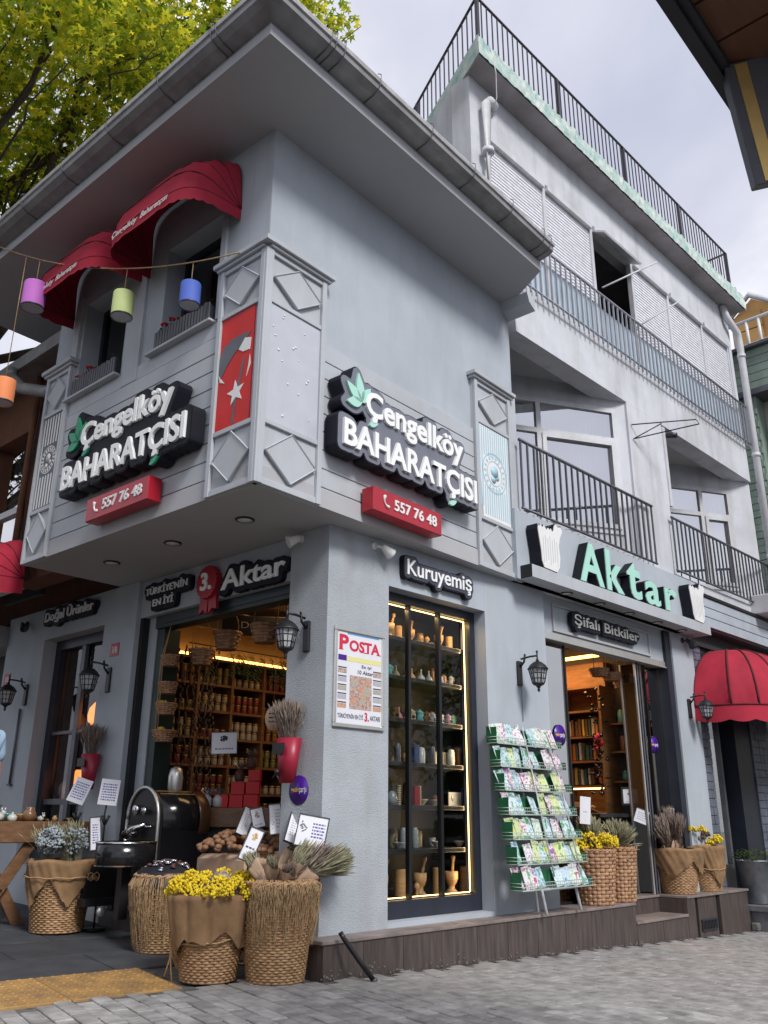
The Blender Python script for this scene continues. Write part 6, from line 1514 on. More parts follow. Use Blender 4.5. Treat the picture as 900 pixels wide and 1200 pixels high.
# brown basket with raffia and bundles
Bb = (3.836, 4.638, 0.0); t = basket(Bb, 0.172, 0.235, 0.56, 'tall wicker basket with golden raffia fringe at the corner of the plinth', 'wicker')
part('fringe', fringe_mesh(0.172, 0.235, 0.56, 0.57, 420, 0.10, 0.38, 27, r=0.0018, a0=R_(-170), a1=R_(15)), M['raffia'], t, kind='stuff')
t2 = basket((4.03, 4.86, 0.0), 0.15, 0.20, 0.60, 'narrow wicker basket squeezed between the tall basket and the pillar', 'wicker')
part('fringe', fringe_mesh(0.15, 0.20, 0.60, 0.61, 120, 0.2, 0.4, 29), M['raffia'], t2, kind='stuff')
def herb(loc, dirv, label, m_, sd, wrap=True, n=150, L=0.36, sp=0.13, hr=0.0055, group='dried herb bunches'):
    t = thing('dried_herb_bunch', label, 'herb bunch', T(*loc), group); mb = MB(); D = Vector(dirv).normalized()
    stalks(mb, D*0.10, dirv, n, L, sp, 0.16, hr, seedn=sd); part('stems', mb, m_, t, kind='stuff')
    if wrap:
        random.seed(sd); q = D.to_track_quat('Z', 'Y').to_matrix().to_4x4(); mb = MB(); vs = []; fs = []; N_ = 20
        for i in range(6):
            for k in range(N_): a = 2*math.pi*k/N_; r = (0.018+0.038*i/5)*(1+0.22*math.sin(a*4+i)+random.uniform(-.06, .06)); vs.append((r*math.cos(a), r*math.sin(a), 0.19*i/5+(0.02*math.sin(a*2) if i == 5 else 0)))
        for i in range(5):
            for k in range(N_): j = (k+1) % N_; fs.append((i*N_+k, i*N_+j, (i+1)*N_+j, (i+1)*N_+k))
        mb.add(vs, fs, True, m=q); part('paper_wrap', mb, M['kraft'], t)
    return t
rt_ = Vector((0.70, -0.72, 0)) ; bk = Vector((0.6, 0.7, 0))
herb((Bb[0]-0.08, Bb[1]+0.02, 0.50), (-0.30, 0.35, 0.8), 'dried herb bunch leaning back in the tall fringed basket', M['drygreen'], 401, L=0.16)
herb((Bb[0]-0.02, Bb[1]-0.03, 0.52), (0.30, -0.45, 0.75), 'paper wrapped pale oat bunch in the middle of the tall basket', M['drygreen'], 402, L=0.15)
herb((Bb[0]+0.02, Bb[1]-0.04, 0.53), (0.95, -0.60, 0.55), 'paper wrapped oat bunch sticking out to the right of the tall basket', M['drygreen'], 403, L=0.27, n=240)
herb((Bb[0]+0.08, Bb[1]+0.06, 0.56), (0.95, -0.62, 0.38), 'loose oat bunch pointing furthest right over the plinth', M['drygreen'], 404, wrap=False, L=0.34, n=260)
herb((Bb[0]-0.05, Bb[1]-0.08, 0.50), (-0.2, -0.55, 0.7), 'short paper wrapped bunch at the front of the tall basket', M['drygrass'], 405, L=0.12, n=60)
herb((4.02, 4.90, 0.58), (0.5, -0.2, 0.7), 'dried bunch behind in the narrow basket', M['drygreen'], 406, L=0.24)
herb((Bb[0]+0.06, Bb[1]-0.06, 0.54), (1.0, -0.75, 0.62), 'thick oat bunch over the right rim of the tall basket', M['drygreen'], 407, wrap=False, L=0.30, n=240)
herb((Bb[0]-0.10, Bb[1]-0.06, 0.53), (-0.35, -0.3, 0.7), 'small paper wrapped bunch at the left rim of the tall basket', M['drygreen'], 408, L=0.12, n=80)
herb((Bb[0]+0.02, Bb[1]+0.04, 0.54), (0.75, -0.25, 0.85), 'oat bunch rising highest toward the pillar in the tall basket', M['drygreen'], 409, wrap=False, L=0.24, n=200)
herb((Bb[0]+0.04, Bb[1]-0.02, 0.54), (0.95, -0.75, 0.85), 'oat bunch fanning up over the plinth corner', M['drygrass'], 412, wrap=False, L=0.26, n=200)
# walnuts in a crate behind
t = thing('walnut_sack', 'brown paper sack heaped with walnuts behind the flower baskets', 'sack', T(4.30, 5.55, 0.0) @ SC(1.35, 1.35, 1.04))
mb = MB(); mb.box(-0.20, 0.24, -0.24, 0.24, 0.0, 0.66, c=0.03); part('sack', mb, M['kraft'], t)
random.seed(33); wmb = MB(); wmb.ico((0, 0, 0), 0.021, 2, sz=0.88, jit=0.07); wme = wmb.mesh('walnut', M['walnut'])
for k in range(170):
    a = random.uniform(0, 6.28); r = 0.26*random.random()**.5; z = 0.68+0.14*(1-(r/0.27)**2)+random.uniform(-.012, .012)
    o = bpy.data.objects.new('walnut', wme); S.collection.objects.link(o); o.parent = t; o.location = (r*math.cos(a)-0.03, r*math.sin(a)*1.05, z); o.rotation_euler = (random.uniform(0, 6), random.uniform(0, 6), 0)
t = thing('paper_sack', 'open kraft paper bag standing behind the price boards', 'sack', T(4.40, 5.05, 0))
mb = MB(); vs = []; fs = []; random.seed(3)
for i in range(5):
    for k, (x, y) in enumerate(((-.16, -.14), (0, -.16), (.16, -.14), (.16, .14), (0, .16), (-.16, .14))): vs.append((x*(1+0.05*i/4)+random.uniform(-.01, .01), y*(1+0.05*i/4)+random.uniform(-.01, .01), 0.18*i+0.04*(i == 4)*random.uniform(-1, 1)))
for i in range(4):
    for k in range(6): j = (k+1) % 6; fs.append((i*6+k, i*6+j, (i+1)*6+j, (i+1)*6+k))
mb.add(vs, fs); part('bag', mb, M['kraft'], t)
# right side baskets on the plinth
t = basket((7.50, 4.585, ZL), 0.155, 0.20, 0.46, 'tall splint basket of yellow flowers next to the packet rack', 'splint', m_='splint')
t = basket((7.94, 4.60, ZL), 0.145, 0.185, 0.47, 'tall splint basket of grey green sprigs left of the recessed step', 'splint', m_='splint')
t = thing('yellow_flowers', 'yellow dried flower heads in the splint basket by the rack', 'dried flowers', T(7.50, 4.585, ZL+0.48) @ SC(1.25, 1.25, 1.5)); random.seed(44)
cs = [(0.15*math.cos(a)*random.uniform(.5, 1.2), 0.15*math.sin(a)*random.uniform(.5, 1.2), random.uniform(0.0, 0.06)) for a in [2*math.pi*k/16 for k in range(16)]]
mb = MB(); puffs(mb, cs, 0.046, 90, 45, (0.005, 0.010)); part('flower_heads', mb, M['yellow'], t, kind='stuff')
mb = MB(); puffs(mb, [(0.0, 0.02, 0.04), (0.05, 0.0, 0.05), (-.04, -.03, .04)], 0.05, 40, 46, (0.008, 0.016)); part('brown_heads', mb, M['brownplant'], t, kind='stuff')
herb((7.94, 4.60, ZL+0.36), (0.0, -0.1, 1.0), 'grey green sprigs in the splint basket beside the step', M['drygreen'], 410, wrap=False, n=300, L=0.26, sp=0.40, hr=0.010)
herb((7.66, 4.70, ZL+0.40), (-0.1, 0.0, 1.0), 'grey green sprigs rising behind the yellow flowers', M['drygreen'], 411, wrap=False, n=200, L=0.26, sp=0.30, hr=0.010)
t = basket((9.24, 4.66, ZL), 0.175, 0.27, 0.42, 'wide wicker basket with draped burlap right of the recessed step', 'wicker')
part('burlap', burlap_mesh(0.175, 0.27, 0.42, 0.435, 0.24, 4, 9, 0.025), M['burlap'], t)
part('rope', rope_mesh(0.285, 0.39, tilt=0.03, knot_a=R_(-35), tails=0.16), M['rope'], t)
for k, (dx, dv) in enumerate(((-0.16, (-0.75, -0.1, 0.9)), (-0.08, (-0.45, 0.1, 1.0)), (0.0, (-0.15, 0.1, 1.0)), (0.07, (-0.30, -0.2, 1.1)), (0.12, (0.0, 0.2, 1.0)))):
    herb((9.24+dx*0.6, 4.64, ZL+0.32), dv, '%s paper wrapped lavender bunch from the left in the wide burlap basket' % ORD[k], M['drygrass'], 420+k, n=150, L=0.36+0.06*(k == 4), sp=0.10, hr=0.008)
t = basket((9.80, 4.60, ZL), 0.145, 0.20, 0.44, 'slim basket fully wrapped in burlap at the right pier', 'wicker')
part('burlap', burlap_mesh(0.145, 0.20, 0.44, 0.455, 0.34, 3, 12, 0.015), M['burlap'], t); part('rope', rope_mesh(0.205, 0.25, tilt=0.03, knot_a=R_(-30), tails=0.14), M['rope'], t)
t = thing('yellow_flowers', 'yellow dried flower heads in the slim burlap basket by the right pier', 'dried flowers', T(9.80, 4.60, ZL+0.47) @ SC(1.25, 1.25, 1.4)); random.seed(54)
cs = [(0.14*math.cos(a)*random.uniform(.8, 1.2), 0.14*math.sin(a)*random.uniform(.8, 1.2), random.uniform(-0.01, 0.05)+(0.10 if 1.8 < a < 4 else 0)) for a in [2*math.pi*k/14 for k in range(14)]]
mb = MB(); puffs(mb, cs, 0.034, 36, 55, (0.006, 0.012)); part('flower_heads', mb, M['yellow'], t, kind='stuff')
mb = MB(); puffs(mb, [(0.0, 0.02, 0.06), (0.05, 0.0, 0.07)], 0.05, 40, 56, (0.008, 0.016)); part('brown_heads', mb, M['brownplant'], t, kind='stuff')
t = thing('zinc_bucket', 'galvanised zinc bucket planter in front of the next shop', 'bucket', F0 @ T(6.52, -0.20, 0.052))
mb = MB(); mb.lathe([(0.135, 0.0), (0.14, 0.01), (0.195, 0.44), (0.202, 0.445), (0.202, 0.46), (0.190, 0.46), (0.188, 0.42)], 30); part('body', mb, M['zinc'], t)
mb = MB(); mb.tube([(0.05*math.cos(math.pi*k/6), -0.19-0.02*math.sin(math.pi*k/6), 0.36-0.01*math.sin(math.pi*k/6)) for k in range(7)], 0.006, 5); part('handle', mb, M['zinc'], t)
mb = MB(); mb.lathe([(0.185, 0.41), (0.02, 0.43)], 20); part('soil', mb, M['brownplant'], t)
t = thing('leafy_plant', 'low leafy plant with a few yellow blooms growing in the zinc bucket', 'plant', F0 @ T(6.52, -0.20, 0.49)); random.seed(66); mb = MB()
for k in range(420):
    a = random.uniform(0, 6.28); r = 0.24*random.random()**.5; z = random.uniform(0.0, 0.16)*(1-r*1.5); s_ = random.uniform(0.022, 0.042); b = random.uniform(0, 6.28); c = Vector((r*math.cos(a), r*math.sin(a), z)); u_ = Vector((math.cos(b), math.sin(b), random.uniform(-.4, .5)))*s_; v_ = Vector((-math.sin(b), math.cos(b), random.uniform(-.3, .3)))*s_*0.45
    mb.add([c, c+u_*.5+v_, c+u_, c+u_*.5-v_], [(0, 1, 2, 3)])
part('leaves', mb, leafmat('bucket_leaves', (0.03, 0.07, 0.02), (0.08, 0.13, 0.04), (0.20, 0.25, 0.12)), t, kind='stuff')
mb = MB(); puffs(mb, [(0.17, -0.10, 0.07), (0.10, -0.16, 0.05)], 0.02, 12, 67, (0.006, 0.012)); part('blooms', mb, M['yellow'], t, kind='stuff')

# ================================================================ PRICE BOARDS
def quad_board(cs, label, content, sd, frame_m='black', fw=0.007, cat='price board', group='framed price boards'):
    cs = [Vector(c) for c in cs]; cen = sum(cs, Vector())/4
    xv = ((cs[1]-cs[0])+(cs[2]-cs[3])).normalized(); zv = ((cs[0]-cs[3])+(cs[1]-cs[2])); zv = (zv-xv*zv.dot(xv)).normalized(); yv = zv.cross(xv)
    w_ = ((cs[1]-cs[0]).length+(cs[2]-cs[3]).length)/2; h_ = ((cs[0]-cs[3]).length+(cs[1]-cs[2]).length)/2
    Mx = Matrix(((xv.x, yv.x, zv.x, cen.x), (xv.y, yv.y, zv.y, cen.y), (xv.z, yv.z, zv.z, cen.z), (0, 0, 0, 1)))
    t = thing('price_board', label, cat, Mx, group); a, b = w_/2, h_/2
    if frame_m:
        mb = MB(); mb.box(-a, a, -0.006, 0.006, -b, -b+fw); mb.box(-a, a, -0.006, 0.006, b-fw, b); mb.box(-a, -a+fw, -0.0055, 0.006, -b+fw, b-fw); mb.box(a-fw, a, -0.0055, 0.006, -b+fw, b-fw); mb.box(-a+fw, a-fw, 0.003, 0.006, -b+fw, b-fw); part('frame', mb, M[frame_m], t)
    mb = MB(); mb.box(-a+fw, a-fw, 0.0, 0.003, -b+fw, b-fw); part('sheet', mb, M['paper'], t)
    random.seed(sd)
    for m_, kind, x0, x1, z0, z1 in content:
        mb = MB(); X0, X1, Z0, Z1 = -a+w_*x0, -a+w_*x1, -b+h_*z0, -b+h_*z1
        if kind == 'text':
            n = max(1, int((Z1-Z0)/0.02))
            for r in range(n):
                z = Z0+(Z1-Z0)*(r+.2)/n; x = X0
                while x < X1: l = random.uniform(.006, .02); mb.box(x, min(x+l, X1), -0.0006, -0.0001, z, z+(Z1-Z0)/n*0.5); x += l+0.005
        elif kind == 'blob':
            for k in range(26): a_ = random.uniform(0, 6.28); r = random.random()**.5*0.5; mb.lathe([((X1-X0)*0.09, 0), ((X1-X0)*0.07, 0.0006)], 7, m=T((X0+X1)/2+r*(X1-X0)*math.cos(a_)*.8, -0.0001-0.00003*k, (Z0+Z1)/2+r*(Z1-Z0)*math.sin(a_)*.8) @ RX(R_(90)))
        part('print', mb, m_, t, kind='stuff' if kind == 'blob' else None)
    return t
ocr = mat('print_ochre', (0.65, 0.38, 0.05), 0.6, col2=(0.45, 0.22, 0.04), vs=90); pgreen = mat('print_sage', (0.16, 0.20, 0.18), 0.6, var=0.4, vs=90); pbr = mat('print_brown', (0.30, 0.16, 0.09), 0.6, var=0.4, vs=90)
quad_board([[3.757,4.863,0.894],[3.828,4.796,0.86],[3.737,4.798,0.656],[3.672,4.861,0.694]], 'tall tilted price board with a round ochre picture between yellow flowers and tall basket', [(ocr, 'blob', .25, .75, .60, .88), (M['ink'], 'text', .2, .8, .36, .46), (gy, 'text', .3, .7, .18, .24)], 1)
quad_board([[4.052,4.69,0.972],[4.201,4.539,0.932],[4.095,4.543,0.748],[3.955,4.68,0.776]], 'square tilted price board with a lavender picture nearest the pillar', [(pgreen, 'blob', .08, .36, .42, .85), (M['blueink'], 'text', .5, .9, .30, .80)], 2)
quad_board([[4.254,5.558,1.018],[4.32,5.50,0.984],[4.12,5.40,0.809],[4.042,5.44,0.844]], 'leftmost narrow price board seen nearly edge on over the walnuts', [(gy, 'text', .3, .7, .2, .8)], 3)
quad_board([[4.15,5.343,0.999],[4.232,5.289,1.022],[4.177,5.274,0.88],[4.100,5.325,0.86]], 'small price board with a brown picture second from the left', [(pbr, 'blob', .25, .7, .45, .85), (gy, 'text', .2, .8, .12, .26)], 4)
quad_board([[4.156,5.157,1.032],[4.232,5.097,1.044],[4.189,5.084,0.832],[4.119,5.140,0.825]], 'upright price board with a bottle shaped picture third from the left', [(pbr, 'blob', .15, .4, .15, .65), (gy, 'text', .55, .85, .2, .85)], 5)
quad_board([[4.211,4.925,1.007],[4.26,4.88,0.967],[4.05,4.80,0.79],[3.974,4.83,0.808]], 'narrow price board seen nearly edge on beside the square one', [(gy, 'text', .3, .7, .2, .8)], 6)
quad_board([[3.809,7.396,1.268],[3.929,7.319,1.231],[3.822,7.29,1.026],[3.716,7.367,1.079]], 'tilted white handwritten price sheet left of the pair beside the roaster', [(M['blueink'], 'text', .12, .88, .15, .85)], 7, None, 0.0, group='handwritten sheets')
quad_board([[3.848,6.986,1.236],[3.975,6.913,1.231],[3.889,6.875,1.025],[3.756,6.957,1.046]], 'tilted white handwritten price sheet right of the pair beside the roaster', [(M['blueink'], 'text', .12, .88, .15, .85)], 8, None, 0.0, group='handwritten sheets')
quad_board([[3.822,7.007,0.936],[3.899,6.962,0.929],[3.758,6.889,0.698],[3.676,6.916,0.678]], 'black framed price board stuck in the far left burlap basket', [(M['blueink'], 'text', .25, .75, .2, .8)], 9)
quad_board([[7.45,4.666,1.153],[7.54,4.609,1.133],[7.545,4.601,0.90],[7.455,4.658,0.90]], 'plain white price card behind the packet rack', [(gy, 'text', .3, .7, .4, .5)], 10, None, 0.0)
quad_board([[8.78,4.90,1.06],[8.871,4.775,0.997],[8.925,4.71,0.90],[8.85,4.80,0.94]], 'small tilted white card left of the lavender bunches', [(gy, 'text', .2, .8, .2, .8)], 11, 'darkmetal', 0.005)
quad_board([[9.369,4.80,1.07],[9.45,4.72,1.055],[9.44,4.73,0.87],[9.36,4.81,0.875]], 'small cream card with a round picture above the slim basket', [(ocr, 'blob', .2, .8, .5, .85), (gy, 'text', .2, .8, .15, .35)], 12, None, 0.0)
quad_board([[8.884,5.029,1.275],[8.983,4.853,1.274],[8.978,4.862,1.086],[8.883,5.031,1.086]], 'black framed white picture inside the right entrance', [(pbr, 'blob', .3, .7, .45, .8), (gy, 'text', .2, .8, .15, .25)], 13, 'black', 0.02)
quad_board([[4.463,6.38,1.625],[4.64,6.246,1.638],[4.635,6.249,1.453],[4.465,6.378,1.448]], 'white notice with a dark picture hanging inside the side entrance', [(M['ink'], 'blob', .3, .7, .55, .85), (M['blueink'], 'text', .15, .85, .18, .30)], 14, 'rail', 0.004)
for P_, lab in (((3.81, 7.33, 0.90), 'black clip stand under the left handwritten sheet'), ((3.86, 6.94, 0.88), 'black clip stand under the right handwritten sheet')):
    mb = MB(); mb.tube([(0, 0, -0.78), (0, 0, 0.0), (-0.01, 0, 0.08), (0.0, 0.0, 0.16)], 0.008, 5); mb.tube([(0, 0, 0.0), (0.03, -0.01, 0.07)], 0.012, 5); mb.tube([(0, 0, 0.0), (-0.03, 0.01, 0.07)], 0.012, 5); mb.lathe([(0.09, -0.785), (0.09, -0.775)], 16)
    solo('clip_stand', mb, M['black'], lab, 'stand', T(*P_))

# ================================================================ SEED PACKET RACK
t = thing('wire_rack', 'green and white seven tier wire rack of seed packets leaning by the right entrance', 'rack', F0 @ T(1.79, 0, 0)); rackM = t.matrix_world
green = mat('green_card', (0.015, 0.13, 0.055), 0.6, var=0.2); wire = mat('pale_green_wire', (0.50, 0.60, 0.54), 0.4, 0.2)
mb = MB(); mb.tube([(0.45, -0.03, 1.72), (0.45, -0.06, 1.2), (0.42, -0.18, ZL+0.02)], 0.012, 6); mb.tube([(0.45, -0.17, 0.55), (0.45, -0.24, ZL)], 0.014, 6); mb.tube([(0.95, -0.17, 0.55), (0.96, -0.24, ZL)], 0.014, 6); mb.tube([(0.45, -0.20, 0.40), (0.955, -0.20, 0.40)], 0.012, 6); mb.tube([(0.45, -0.17, 0.55), (0.95, -0.17, 0.55)], 0.012, 6); mb.tube([(0.5, -0.05, 1.7), (0.5, -0.30, 0.5)], 0.008, 5); mb.tube([(0.9, -0.05, 1.7), (0.9, -0.30, 0.5)], 0.008, 5)
part('leg_frame', mb, M['pvc'], t)
PKT = []; random.seed(77)
for n_, (c1, c2, c3) in enumerate((((0.62,0.72,0.74),(0.25,0.45,0.60),(0.10,0.35,0.12)), ((0.70,0.74,0.76),(0.55,0.18,0.32),(0.15,0.40,0.18)), ((0.66,0.72,0.66),(0.12,0.35,0.14),(0.60,0.60,0.65)), ((0.55,0.66,0.72),(0.20,0.35,0.60),(0.10,0.40,0.18)), ((0.72,0.72,0.72),(0.50,0.10,0.16),(0.30,0.15,0.40)), ((0.60,0.70,0.45),(0.65,0.60,0.10),(0.10,0.30,0.10)))):
    m_ = bpy.data.materials.new('packet_print'); m_.use_nodes = True; n = m_.node_tree; P = n.nodes['Principled BSDF']; P.inputs['Roughness'].default_value = 0.35
    tcn = n.nodes.new('ShaderNodeTexCoord'); oi = n.nodes.new('ShaderNodeObjectInfo'); ad = n.nodes.new('ShaderNodeVectorMath'); ad.operation = 'ADD'; sc_ = n.nodes.new('ShaderNodeVectorMath'); sc_.operation = 'SCALE'; cb = n.nodes.new('ShaderNodeCombineXYZ'); [n.links.new(oi.outputs['Random'], cb.inputs[i]) for i in range(3)]
    n.links.new(cb.outputs[0], sc_.inputs[0]); sc_.inputs['Scale'].default_value = 50; n.links.new(tcn.outputs['Object'], ad.inputs[0]); n.links.new(sc_.outputs[0], ad.inputs[1])
    t1 = n.nodes.new('ShaderNodeTexNoise'); t1.inputs['Scale'].default_value = 26; t1.inputs['Detail'].default_value = 3; n.links.new(ad.outputs[0], t1.inputs['Vector'])
    r = n.nodes.new('ShaderNodeValToRGB'); r.color_ramp.interpolation = 'CONSTANT'; n.links.new(t1.outputs['Fac'], r.inputs[0]); r.color_ramp.elements[0].color = (*c3, 1); r.color_ramp.elements[1].position = 0.47; r.color_ramp.elements[1].color = (*c1, 1)
    e = r.color_ramp.elements.new(0.60); e.color = (*c2, 1); e = r.color_ramp.elements.new(0.41); e.color = (*[(a+b)/2 for a, b in zip(c1, c2)], 1); n.links.new(r.outputs[0], P.inputs['Base Color'])
    mb = MB(); mb.box(-0.050, 0.050, -0.003, 0.003, 0, 0.155, c=0.001); PKT.append(mb.mesh('seed_packet', m_))
for i in range(7):
    zf = 1.535-0.186*i; yb = -0.035-0.030*i; yf = yb-0.115; x0, x1 = 0.0+0.002*i, 0.955+0.012*i
    mb = MB(); mb.box(x0, x1, yb-0.004, yb, zf+0.01, zf+0.14); bk_ = part('tier', mb, green, t)
    mb = MB(); mb.box(x0, x0+0.004, yf+0.01, yb-0.005, zf, zf+0.13); mb.box(x1-0.004, x1, yf+0.01, yb-0.005, zf, zf+0.07); part('tier_side', mb, green, bk_)
    mb = MB()
    for z in (zf, zf+0.025, zf+0.05): mb.tube([(x0, yb, z), (x0, yf, z), (x1, yf, z), (x1, yb, z)], 0.003, 4)
    for k in range(34): x = x0+(x1-x0)*(k+.5)/34; mb.tube([(x, yf, zf), (x, yf, zf+0.05)], 0.0016, 3, caps=False)
    for k in range(10): x = x0+(x1-x0)*k/9; mb.tube([(x, yf, zf), (x, yb, zf)], 0.002, 3, caps=False)
    mb.box(x0, x1, yf-0.002, yf+0.004, zf-0.006, zf-0.003)
    part('wire_tray', mb, wire, bk_, kind='stuff')
    npk = 11; miss = random.sample(range(1, npk-1), 2 if i in (3, 6) else 1)
    for k in range(npk):
        if k in miss: continue
        pm = random.choice(PKT); lean = R_(random.choice((-14, -10, -6, 12))); o = bpy.data.objects.new('seed_packet', pm); S.collection.objects.link(o)
        x = x0+0.06+(x1-x0-0.12)*k/(npk-1)
        o.matrix_world = rackM @ T(x, yf+0.03+random.uniform(0, 0.03), zf+0.004) @ RY(lean*0.6) @ RX(R_(random.uniform(-26, -12))) @ RZ(R_(random.uniform(-12, 12))) @ SC(1.06, 1, random.uniform(0.95, 1.15))
        o['label'] = 'seed packet, %s from left on tier %s counted from the top of the rack' % (ORD[k], ['one', 'two', 'three', 'four', 'five', 'six', 'seven'][i]); o['category'] = 'seed packet'; o['group'] = 'seed packets in the wire rack'

# ================================================================ CABINET GOODS
def turned(name, prof, m_, n=18):
    mb = MB(); mb.lathe(prof, n); return mb.mesh(name, m_)
pw = M['palewood']; cer = {}
def cm(n_, c): 
    if n_ not in cer: cer[n_] = mat('glazed_'+n_, c, 0.25, var=0.2, vs=40, obj=True)
    return cer[n_]
MORT = turned('mortar', [(0.045, 0), (0.048, 0.008), (0.026, 0.03), (0.024, 0.05), (0.040, 0.07), (0.050, 0.10), (0.052, 0.15), (0.045, 0.15), (0.040, 0.09), (0.01, 0.08)], pw)
_p = MB(); _p.tube([(0.01, 0, 0.09), (0.035, 0, 0.19), (0.040, 0, 0.21), (0.048, 0, 0.245), (0.052, 0, 0.26)], [0.016, 0.012, 0.011, 0.020, 0.012], 10); PEST = _p.mesh('pestle', pw)
CYL = turned('ribbed_cylinder', [(0.045, 0)]+[(0.045-0.004*(k % 2), 0.008+0.0115*k) for k in range(14)]+[(0.046, 0.165), (0.040, 0.175)], pw)
GOURD = {}
def gourd(c): return turned('gourd', [(0.022, 0), (0.036, 0.015), (0.040, 0.035), (0.028, 0.06), (0.012, 0.078), (0.007, 0.10), (0.009, 0.125), (0.004, 0.13)], c)
def mug(c): return turned('cup', [(0.030, 0), (0.036, 0.005), (0.038, 0.085), (0.033, 0.085), (0.030, 0.02)], c)
def burner(c):
    mb = MB(); mb.lathe([(0.028, 0), (0.038, 0.02), (0.040, 0.06), (0.032, 0.085), (0.040, 0.092), (0.022, 0.105), (0.008, 0.12)], 16); mb.cur = 1; mb.lathe([(0.017, 0), (0.017, 0.004)], 12, m=T(0.0, -0.039, 0.045) @ RX(R_(90))); return mb.mesh('oil_burner', [c, M['black']])
def put(name, me, x, y, z, label, cat, s=1.0, rot=None, group=None, extra=None):
    o = bpy.data.objects.new(name, me); S.collection.objects.link(o); o.matrix_world = F0 @ T(x, y, z) @ RZ(rot if rot is not None else random.uniform(-.5, .5)) @ SC(s*0.86, s*0.86, s*0.86); o['label'] = label; o['category'] = cat
    if group: o['group'] = group
    for e in (extra or []): q = bpy.data.objects.new(e.name.split('.')[0], e); S.collection.objects.link(q); q.parent = o
    return o
SN = ['top', 'second', 'third', 'fourth', 'fifth', 'sixth', 'bottom']; ZZ = SHZ+[0.376]
def ux(px): return 0.93+(px-456)*0.0110
cream, teal, pinkc, brownc, greyc, whitec, purp, grn = cm('cream', (0.40,0.32,0.20)), cm('teal', (0.12,0.36,0.34)), cm('pink', (0.55,0.16,0.22)), cm('brown', (0.25,0.11,0.06)), cm('grey', (0.25,0.26,0.27)), cm('white', (0.42,0.41,0.38)), cm('purple', (0.22,0.14,0.22)), cm('green', (0.22,0.45,0.20))
ROWS = [[('m', 460), ('c', 473), ('m', 488), ('s', 499), ('s', 507), ('m', 520), ('c', 532)],
        [('b', 461, teal), ('g', 471, cream), ('g', 490, pw), ('g', 498, whitec), ('g', 507, whitec), ('u', 519, greyc), ('b', 526, brownc), ('b', 535, whitec), ('b', 543, greyc)],
        [('b', 453, cream), ('b', 460, teal), ('b', 468, brownc), ('g', 475, pinkc), ('b', 486, cream), ('b', 494, teal), ('b', 503, brownc), ('b', 512, greyc), ('b', 522, whitec), ('b', 530, purp), ('b', 538, grn), ('b', 546, brownc)],
        [('t', 459, M['black']), ('k', 472, M['rail']), ('x', 490, cm('blue', (0.02,0.05,0.14))), ('j', 498, whitec), ('k', 511, M['navy']), ('j', 530, whitec), ('k', 541, brownc), ('w', 523, cream)],
        [('d', 465, greyc), ('p', 475, cream), ('x', 489, cm('dark_red', (0.25,0.01,0.02))), ('p', 497, cream), ('o', 508, cream), ('w', 534, whitec), ('x', 545, cm('blue', (0.02,0.05,0.14)))],
        [('o', 470, whitec), ('o', 517, whitec), ('o', 541, whitec), ('k', 478, greyc), ('k', 490, greyc)],
        [('m', 457), ('c', 476), ('s', 489), ('m', 497), ('c', 513), ('m', 529), ('c', 547)]]
MM = {}
def getmesh(kind, c):
    key = (kind, c.name if c else '')
    if key in MM: return MM[key]
    if kind == 'g': me = gourd(c)
    elif kind == 'u': me = mug(c)
    elif kind == 'b': me = burner(c)
    elif kind == 't': me = turned('bottle', [(0.030, 0), (0.034, 0.01), (0.034, 0.13), (0.012, 0.17), (0.011, 0.20), (0.014, 0.20), (0.014, 0.22)], c)
    elif kind == 'k': me = turned('tin', [(0.030, 0), (0.032, 0.005), (0.032, 0.15), (0.025, 0.165), (0.022, 0.18)], c)
    elif kind == 'j': me = turned('white_jar', [(0.036, 0), (0.038, 0.006), (0.038, 0.13), (0.030, 0.135), (0.034, 0.15), (0.010, 0.16)], c)
    elif kind == 'd': me = turned('glass_dome', [(0.05, 0), (0.05, 0.06), (0.04, 0.10), (0.02, 0.12), (0.005, 0.125)], c)
    elif kind == 'o': me = turned('bowl', [(0.022, 0), (0.024, 0.008), (0.055, 0.045), (0.060, 0.055), (0.054, 0.055), (0.02, 0.015)], c)
    elif kind == 's': me = turned('egg_cup', [(0.020, 0), (0.010, 0.02), (0.012, 0.05), (0.028, 0.075), (0.020, 0.10), (0.008, 0.11)], pw)
    elif kind == 'p':
        mb = MB(); 
        for k in range(9): mb.lathe([(0.018, 0.02*k), (0.026, 0.02*k+0.006), (0.018, 0.02*k+0.018)], 10)
        me = mb.mesh('stacked_beads', c)
    elif kind == 'x': mb = MB(); mb.box(-0.035, 0.035, -0.02, 0.02, 0, 0.17, c=0.002); me = mb.mesh('gift_box', c)
    elif kind == 'w': mb = MB(); mb.box(-0.075, 0.075, -0.004, 0.004, 0, 0.10, c=0.002); mb.lathe([(0.016, 0), (0.016, 0.003)], 12, m=T(-0.03, -0.005, 0.06) @ RX(R_(90)) @ SC(1, 1.5, 1)); me = mb.mesh('framed_card', c)
    MM[key] = me; return me
